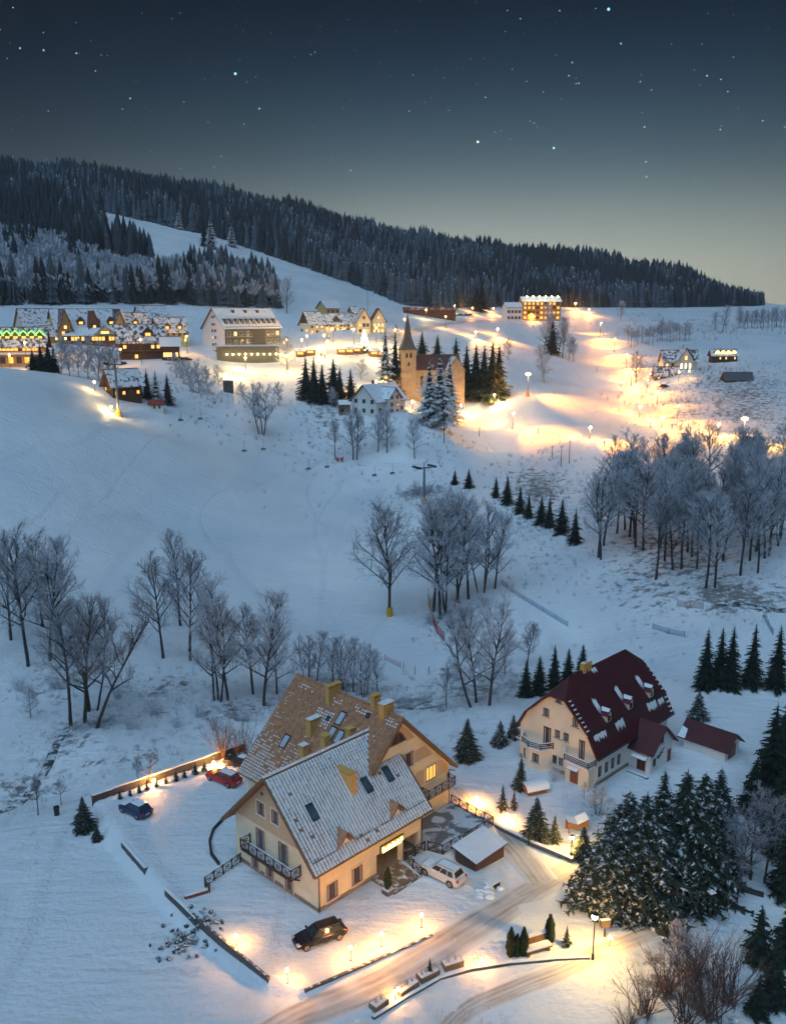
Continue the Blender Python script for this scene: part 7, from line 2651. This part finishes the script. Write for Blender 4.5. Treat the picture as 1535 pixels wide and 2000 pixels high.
# ------------------------------------------------------------------ walls, planters, small things
def wall_line(name, label, pts, h, th, m, cap=SNOW, z_low=-1.5, cat='wall', capth=.1):
    P = [Vector(p) for p in pts]
    g = empty(name, P[0], 0, label, cat)
    g['kind'] = 'thing'
    o = P[0]
    rnd = random.Random(len(label))
    for a, b in zip(P, P[1:]):
        d = (b - a)
        n = max(1, int(Vector((d.x, d.y, 0)).length / 2.2))
        for i in range(n):
            q0, q1 = a.lerp(b, i / n), a.lerp(b, (i + 1) / n)
            hh = h * rnd.uniform(.9, 1.1)
            dd = Vector((q1.x - q0.x, q1.y - q0.y, 0)).normalized()
            nn = Vector((-dd.y, dd.x, 0)) * th / 2
            vs = []
            for q in (q0 - dd * .01, q1 + dd * .01):
                for s, z in ((-1, z_low), (-1, hh), (1, hh), (1, z_low)):
                    vs.append(Vector((q.x, q.y, q.z + z)) + nn * s * rnd.uniform(.92, 1.05) - o)
            mb = MB()
            mb.poly(vs, [(0, 1, 2, 3), (7, 6, 5, 4), (0, 4, 5, 1), (1, 5, 6, 2), (2, 6, 7, 3)], m)
            mb.build('section', g)
            if cap:
                mb = MB()
                vs = []
                for q in (q0 - dd * .01, q1 + dd * .01):
                    e = rnd.uniform(.6, 1.2) * capth
                    for s, z in ((-1.12, hh), (-.7, hh + e), (.7, hh + e), (1.12, hh)):
                        vs.append(Vector((q.x, q.y, q.z + z)) + nn * s - o)
                mb.poly(vs, [(0, 4, 5, 1), (1, 5, 6, 2), (2, 6, 7, 3), (0, 1, 2, 3), (7, 6, 5, 4)], cap)
                mb.build('snow_cap', g)
    return g


ZP = lambda v: Vector((v.x, v.y, tz(v.x, v.y)))
wall_line('retaining_wall', 'dark stone retaining wall along the lower left edge of the yard', [hl(-8.45, -3.3, 0), hl(-8.3, 4, 0), hl(-7.95, 12.6, 0)], .10, .22, M_STONE, None)
wall_line('retaining_wall', 'short broken stone wall below the upper parking', [hl(-7.3, 17.5, -.1), hl(-6.5, 23.4, -.1)], .15, .4, M_STONE)
wall_line('border_wall', 'second low stone edging outside the yard wall', [ZP(at(325, 1742)), ZP(at(352, 1768)), ZP(at(385, 1800))], .35, .35, M_STONE)
wall_line('parking_wall', 'dark low wall with snow on top behind the parking', [hl(-4.7, 33.1, 0), hl(5, 31.9, 0), hl(14.9, 30.8, 0)], .75, .35, mat('dark_concrete', (.06, .065, .075), .9, .2), capth=.12)
wall_line('yard_kerb', 'low dark stone kerb along the driveway side of the yard', [hl(-7.3, -6.5, -.05), hl(-1, -8.1, -.05), hl(4.9, -9.6, -.05)], .10, .25, M_STONE, None)
wall_line('low_wall', 'curved dark edging behind the guest house gable', [ZP(at(437, 1602)), ZP(at(418, 1622)), ZP(at(410, 1645)), ZP(at(413, 1670)), ZP(at(428, 1690))], .35, .22, M_DARK, None)
wall_line('low_wall', 'reddish low wall below the yard railing', [hl(-5.3, 9.9, 0), hl(-7.4, 10.6, 0)], .35, .3, mat('reddish_stone', (.16, .07, .06), .9, .3, 3), capth=.06)
wall_line('garden_wall', 'long low curving garden wall below the stone planters', [ZP(at(728, 1990)), ZP(at(790, 1952)), ZP(at(860, 1912)), ZP(at(920, 1894)), ZP(at(1000, 1882)), ZP(at(1080, 1875)), ZP(at(1150, 1872))], .22, .3, M_STONE, capth=.07)
wall_line('road_wall', 'stone wall bank beside the side road under the broad spruce', [ZP(at(940, 1600)), ZP(at(990, 1628)), ZP(at(1040, 1652)), ZP(at(1085, 1670)), ZP(at(1118, 1684))], .5, .4, M_STONE)
wall_line('dark_fence', 'dark curved log edging right of the spruce clump', [ZP(at(1352, 1718)), ZP(at(1400, 1718)), ZP(at(1430, 1735)), ZP(at(1490, 1752))], .5, .35, M_BARK, None)
for i, (xa, ya, xb, yb) in enumerate(((733, 1980, 758, 1962), (782, 1950, 818, 1928), (822, 1922, 858, 1904), (868, 1898, 905, 1886))):
    a, b = ZP(at(xa, ya)), ZP(at(xb, yb))
    d = b - a
    g = empty('stone_planter', a, math.atan2(d.y, d.x), ORD[i] + ' from left of the snow-filled stone planters along the driveway', 'planter', 'stone planters')
    Lp = Vector((d.x, d.y, 0)).length
    zt = max(.5, d.z + .5)
    mb = MB()
    mb.box(0, Lp, -.1, .75, -.8, zt, mat('planter_stone', (.20, .16, .125), .9, .3, 4, bump=.5))
    mb.build('box', g)
    mb = MB()
    mb.box(.08, Lp - .08, -.02, .67, zt - .05, zt + .06, SNOW)
    mb.build('snow_fill', g)
    for k in range((2, 3, 4, 2)[i]):
        x = Lp * (k + .7) / ((2, 3, 4, 2)[i] + .6)
        q = g.matrix_world if False else None
        rz = math.atan2(d.y, d.x)
        w = a + Vector((math.cos(rz) * x - math.sin(rz) * .3, math.sin(rz) * x + math.cos(rz) * .3, zt + .02))
        if i == 2 and k == 2:
            e = empty('dwarf_spruce', w, 0, 'dwarf spruce growing in the third stone planter', 'shrub')
            inst('crown', SPR['y'][0], e, scale=1.3)
            inst('trunk', TRK, e, scale=1.0)
        else:
            inst('small_shrub', BUSH['r' if i == 1 else 'b'], None, w, k, _sr.uniform(.45, .9), cat='shrub', group='shrubs in the stone planters',
                 label='%s small shrub from the left in the %s stone planter' % (ORD[k], ORD[i]))
# bench
p = at(1048, 1858)
g = empty('garden_bench', p, R(22), 'broad log bench heaped with snow between the thujas', 'bench')
mb = MB()
for x in (-1.0, 1.0):
    mb.box(x - .12, x + .12, -.35, .4, -.2, .42, M_BROWN)
    mb.build('leg', g)
    mb = MB()
mb = MB()
mb.box(-1.3, 1.3, -.45, .3, .42, .52, M_BROWN)
mb.build('seat', g)
mb = MB()
mb.box(-1.25, 1.25, -.42, .28, .52, .66, SNOW)
mb.build('seat_snow', g)
mb = MB()
mb.poly([(-1.3, .3, .45), (1.3, .3, .45), (1.3, .62, 1.1), (-1.3, .62, 1.1), (-1.3, .4, .45), (1.3, .4, .45), (1.3, .72, 1.1), (-1.3, .72, 1.1)], [(0, 1, 2, 3), (7, 6, 5, 4), (0, 4, 5, 1), (3, 2, 6, 7), (0, 3, 7, 4), (1, 5, 6, 2)], M_BROWN)
mb.build('backrest', g)
mb = MB()
mb.box(-1.35, 1.35, .52, .85, 1.1, 1.24, SNOW)
mb.build('back_snow', g)
# rocks
ROCK = []
for s in range(4):
    rnd = random.Random(60 + s)
    mb = MB()
    mb.ball((0, 0, 0), .5, mat('snowy_rock', (.07, .07, .08), .9, .4, 3, snow=.30, sscale=3), 7, 5)
    mb.V = [(x * rnd.uniform(.7, 1.3), y * rnd.uniform(.7, 1.3), z * rnd.uniform(.6, 1.1)) for x, y, z in mb.V]
    ROCK.append(mb.mesh('rock'))
p = at(368, 1838)
g = empty('rock_heap', p, 0, 'heap of dark snow-dusted rubble on the lawn left of the yard', 'rocks')
rnd = random.Random(9)
for i in range(85):
    a, r_ = rnd.uniform(0, 6.28), rnd.gauss(0, 1.0)
    x, y = math.cos(a) * r_ * 1.9, math.sin(a) * r_ * 1.6
    z = tz(p.x + x, p.y + y) - p.z + .12 + max(0, .35 - .2 * abs(r_)) * rnd.random()
    o = inst('rock', ROCK[i % 4], g, (x, y, z), rnd.uniform(0, 6), (rnd.uniform(.25, .75), rnd.uniform(.25, .6), rnd.uniform(.2, .5)))
# bin, lantern post, sign box
p = at(112, 1592)
g = empty('litter_bin', p, .2, 'dark bin standing alone on the snow at the left', 'bin')
mb = MB()
mb.lathe([(.28, -.1), (.33, .95)], M_DARK, 10)
mb.build('body', g)
mb = MB()
mb.lathe([(.36, .95), (.34, 1.05), (.05, 1.1)], M_DARK, 10)
mb.build('lid', g)
p = at(1385, 1792)
g = empty('lantern_post', p, .4, 'dark timber post with an unlit lantern on the blue shaded lawn', 'lantern')
h = 56 * mpp(p)
mb = MB()
mb.box(-.1, .1, -.1, .1, -.3, h - .5, M_BARK)
mb.build('post', g)
mb = MB()
mb.box(-.28, .28, -.28, .28, h - .5, h - .42, M_BARK)
mb.box(-.17, .17, -.17, .17, h - .42, h, M_DARK)
mb.build('lantern', g)
mb = MB()
mb.face([(-.34, -.34, h), (.34, -.34, h), (0, 0, h + .35)], SNOW)
mb.face([(.34, -.34, h), (.34, .34, h), (0, 0, h + .35)], SNOW)
mb.face([(.34, .34, h), (-.34, .34, h), (0, 0, h + .35)], SNOW)
mb.face([(-.34, .34, h), (-.34, -.34, h), (0, 0, h + .35)], SNOW)
mb.build('cap', g)
p = at(1180, 1830)
g = empty('notice_box', p, .2, 'dark box on a post just behind the tall street lamp', 'box')
mb = MB()
mb.box(-.06, .06, -.06, .06, -.2, 1.2, M_DARK)
mb.build('post', g)
mb = MB()
mb.box(-.45, .45, -.18, .18, 1.1, 1.8, M_BARK, SNOW)
mb.build('box', g)
p = hl(14.9, -8.6)
g = empty('covered_crate', ZP(p), R(40), 'small dark crate capped with snow beside the white off-roader', 'crate')
mb = MB()
mb.box(-.7, .7, -.35, .35, -.2, .55, M_DARK)
mb.build('box', g)
mb = MB()
mb.box(-.75, .75, -.4, .4, .55, .7, SNOW)
mb.build('snow_cap', g)
mb = MB()      # ploughed snow mound beside the off-roader
for i in range(14):
    a, r_ = rnd.uniform(0, 6.28), rnd.uniform(0, 1)
    mb.ball((math.cos(a) * r_ * 2.0, math.sin(a) * r_ * .8, .1), rnd.uniform(.3, .6), SNOW, 8, 5, .6)
mb.build('snow_heap', None, ZP(hl(13.9, -9.0)), R(30), smooth=True, label='lumpy heap of cleared snow behind the white off-roader', cat='snow heap', kind='stuff')

# safety nets along the piste
def net(name, label, pts, h, m, step=2.4):
    P = []
    for (a, b), (c, d) in zip(pts, pts[1:]):
        n = max(1, int((at(a, b) - at(c, d)).length / step))
        for i in range(n):
            P.append(ZP(at(a + (c - a) * i / n, b + (d - b) * i / n)))
    P.append(ZP(at(*pts[-1])))
    g = empty(name, P[0], 0, label, 'safety net')
    for q in P:
        mb = MB()
        r_ = q - P[0]
        mb.tube(r_ - Vector((0, 0, .3)), r_ + Vector((0, 0, h + .15)), .04, .04, M_DARK, 5)
        mb.build('post', g)
    for a, b in zip(P, P[1:]):
        mb = MB()
        a, b = a - P[0], b - P[0]
        sag = Vector((0, 0, .1))
        for k in range(6):
            z = h * (k + .5) / 6
            mb.bar(a + Vector((0, 0, z)), b + Vector((0, 0, z)), .02, h / 6 * .5, m)
        n = 5
        for k in range(1, n):
            c = a.lerp(b, k / n)
            mb.bar(c + Vector((0, 0, .05)), c + Vector((0, 0, h)), .05, .03, m)
        mb.build('netting', g)
    return g


NY = mat('yellow_netting', (.60, .34, .04), .7, .15)
NR = mat('red_netting', (.48, .05, .04), .7, .15)
NB = mat('blue_netting', (.32, .44, .58), .7, .15)
NP = mat('faded_red_netting', (.55, .44, .45), .8, .15)
net('safety_net', 'yellow safety net at the foot of the frosted clump', [(836, 1166), (837, 1185), (843, 1208)], 1.7, NY)
net('safety_net', 'red safety net curving below the yellow one', [(845, 1215), (852, 1236), (866, 1252)], 1.8, NR)
net('safety_net', 'blue safety net on the open piste above the maroon roof', [(1274, 1228), (1305, 1238), (1336, 1244)], 1.0, NB)
net('safety_net', 'long blue safety net right of the frosted clump', [(1022, 1172), (1060, 1195), (1108, 1224)], 1.0, NB)
net('safety_net', 'faded red safety net running up to the frosted clump', [(980, 1142), (1000, 1158), (1022, 1172)], 1.0, NP)
net('safety_net', 'low faded red net behind the bare trees above the chimneys', [(752, 1290), (782, 1304)], 1.0, NP)
net('safety_net', 'blue net at the far right above the row of dark spruces', [(1490, 1206), (1508, 1240)], 1.0, NB)
net('safety_net', 'faded net at the lower edge of the ravine wood', [(1322, 1184), (1372, 1190)], 1.2, NP)
p = at(761, 1203)
mb = MB()
mb.lathe([(.62, -.1), (.62, 1.7), (.5, 1.75)], NY, 10)
mb.build('tree_padding', None, p, 0, label='yellow pad wrapped round the foot of the solitary tree', cat='padding')
p = at(664, 903)
g = empty('start_gate', p, .3, 'small red and white gate by the bare trees on the slope', 'gate')
for x in (-1.0, 1.0):
    mb = MB()
    mb.box(x - .1, x + .1, -.1, .1, -.3, 1.9, NR)
    mb.build('post', g)
mb = MB()
mb.box(-.9, .9, -.05, .05, .5, 1.5, NR)
mb.box(-.2, .2, -.07, .07, .5, 1.5, M_WHITEW)
mb.build('banner', g)
for i, (px, py, h) in enumerate(((788, 1312, 22), (810, 1318, 18), (838, 1316, 16))):
    p = at(px, py)
    mb = MB()
    mb.tube((0, 0, -.2), (0, 0, h * mpp(p)), .06, .05, M_BARK, 5)
    mb.build('marker_post', None, p, 0, label=ORD[i] + ' from left of the short dark posts on the snow above the chimneys', cat='post', group='marker posts')
# streams
ice = mat('dark_stream_ice', (.05, .07, .075), .18, .4, .6, spec=.6, snow=.12, sscale=.8)
strip('stream', [at(-60, 1600), at(20, 1580), at(62, 1545), at(92, 1500), at(108, 1460), at(135, 1420)], 1.5, ice, .04)
strip('brook', [at(1400, 1178), at(1450, 1182), at(1500, 1190), at(1580, 1196)], 2.2, ice, .05)
strip('brook', [at(740, 1388), at(780, 1382), at(830, 1384), at(870, 1376)], 1.2, ice, .04)

# tufts of dry growth through the snow
def tufts():
    rs = np.random.RandomState(4)
    mb = MB()
    M = [M_TWIG, M_RTWIG, M_FROST, M_FROST, M_TWIG]
    for x, y, rx, ry, a in BRUSH:
        if y < 600:
            continue
        q = at(x, y)
        s = mpp(q)
        sx = rx * s
        sy = min(ry * s / max(math.sin(math.atan2(CAM_H - q.z, math.hypot(q.x, q.y))), .08), 70)
        n = int(330 * a)
        d = Vector((q.x, q.y, 0)).normalized()
        al, ac = rs.normal(0, sy * .6, n), rs.normal(0, sx * .6, n)
        X, Y = q.x + d.x * al + d.y * ac, q.y + d.y * al - d.x * ac
        Z = TZ(X, Y)
        ok = _poly_sd(X, Y, YARD) > .5
        for k in range(n):
            if not ok[k]:
                continue
            h = min(2.6, max(.4, 11 * s)) * rs.uniform(.3, 1.15)
            m = M[rs.randint(5)]
            for j in range(10):
                v = Vector((rs.normal(0, .38), rs.normal(0, .38), 1)) * h * rs.uniform(.5, 1)
                b = Vector((X[k] + rs.normal(0, .2), Y[k] + rs.normal(0, .2), Z[k] - .05))
                w = max(.018, .28 * s) * .5
                mb.face([b - Vector((w, 0, 0)), b + Vector((w, 0, 0)), b + v], m)
                e = b + v * .6
                mb.face([e - Vector((0, 0, w)), e + Vector((0, 0, w)), e + Vector((rs.normal(0, .3), rs.normal(0, .3), .3)) * h * .6], m)
    mb.build('dry_grass', None, kind='stuff', label='dry grass and twigs poking through the snow', cat='grass')


tufts()

# ------------------------------------------------------------------ skiers
def skier_mesh():
    me = bpy.data.meshes.new('person')
    P = [(0, 0, .92), (0, .02, 1.18), (0, .03, 1.42), (0, .05, 1.56), (0, .07, 1.70), (-.11, .03, .88), (-.13, .10, .50), (-.13, .02, .10), (-.13, .16, .06), (.11, .03, .88), (.13, .10, .50), (.13, .02, .10), (.13, .16, .06),
         (-.21, .03, 1.40), (-.29, .10, 1.14), (-.26, .32, 1.02), (.21, .03, 1.40), (.29, .10, 1.14), (.26, .32, 1.02)]
    Ed = [(0, 1), (1, 2), (2, 3), (3, 4), (0, 5), (5, 6), (6, 7), (7, 8), (0, 9), (9, 10), (10, 11), (11, 12), (2, 13), (13, 14), (14, 15), (2, 16), (16, 17), (17, 18)]
    Rd = [.17, .16, .18, .07, .12, .11, .085, .06, .055, .11, .085, .06, .055, .085, .065, .05, .085, .065, .05]
    me.from_pydata(P, Ed, [])
    o = bpy.data.objects.new('person', me)
    COL.objects.link(o)
    md = o.modifiers.new('skin', 'SKIN')
    for v, r_ in zip(me.skin_vertices[0].data, Rd):
        v.radius = (r_, r_)
    me.skin_vertices[0].data[0].use_root = True
    s = o.modifiers.new('sub', 'SUBSURF')
    s.levels = s.render_levels = 1
    dg = bpy.context.evaluated_depsgraph_get()
    dg.update()
    m2 = bpy.data.meshes.new_from_object(o.evaluated_get(dg))
    bpy.data.objects.remove(o)
    return m2


SK = skier_mesh()
SKC = [mat('skier_jacket_dark', (.03, .035, .05), .8), mat('skier_jacket_red', (.25, .03, .03), .8), mat('skier_jacket_blue', (.03, .08, .2), .8)]
_meshes = []
for c in SKC:
    m2 = SK.copy()
    m2.materials.clear()
    m2.materials.append(c)
    _meshes.append(m2)
mbk = MB()
for x in (-.13, .13):
    mbk.box(x - .05, x + .05, -.75, .95, -.02, .02, M_DARK)
SKI = mbk.mesh('skis')
for i, (px, py, lab) in enumerate(((896, 822, 'person standing on the slope below the frosted church spruces'), (1311, 838, 'dark skier right of the round piste floodlights'), (1343, 836, 'skier crossing the piste before the field'), (1348, 848, 'skier at the lower piste edge above the thicket'), (1180, 872, 'lone skier near the thin floodlight mast'),
                                (1050, 846, 'skier waiting at the rope tow'), (628, 700, 'walker on the lit square, left of two'), (634, 702, 'walker on the lit square, right of two'), (1270, 835, 'skier between the round floodlights'), (1390, 868, 'skier at the snow cannon'))):
    p = at(px, py)
    g = empty('person', p, _sr.uniform(0, 6.28), lab, 'person', None, 1.15)
    inst('body', _meshes[i % 3], g)
    if i not in (0, 6, 7):
        inst('skis', SKI, g)
# ------------------------------------------------------------------ winter haze over the valley
def haze(density=.00023):
    mb = MB()
    m = bpy.data.materials.new('valley_haze')
    m.use_nodes = True
    t = m.node_tree
    t.nodes.clear()
    v = N(t, 'ShaderNodeVolumePrincipled')
    v.inputs['Color'].default_value = (.62, .80, 1.0, 1)
    v.inputs['Density'].default_value = density
    v.inputs['Anisotropy'].default_value = .3
    out = N(t, 'ShaderNodeOutputMaterial')
    t.links.new(v.outputs[0], out.inputs['Volume'])
    mb.box(-1950, 1950, -60, 1950, HZ0, HZ1, m)
    o = mb.build('haze', None, kind='stuff', label='thin cold haze hanging over the whole valley', cat='haze')
    o.display_type = 'WIRE'


_gv = np.array([v.co.z for v in bpy.data.objects['ground'].data.vertices])
HZ0, HZ1 = float(_gv.min()) - 1.0, float(max(_gv.max() + 30, CAM_H + 5))
haze()
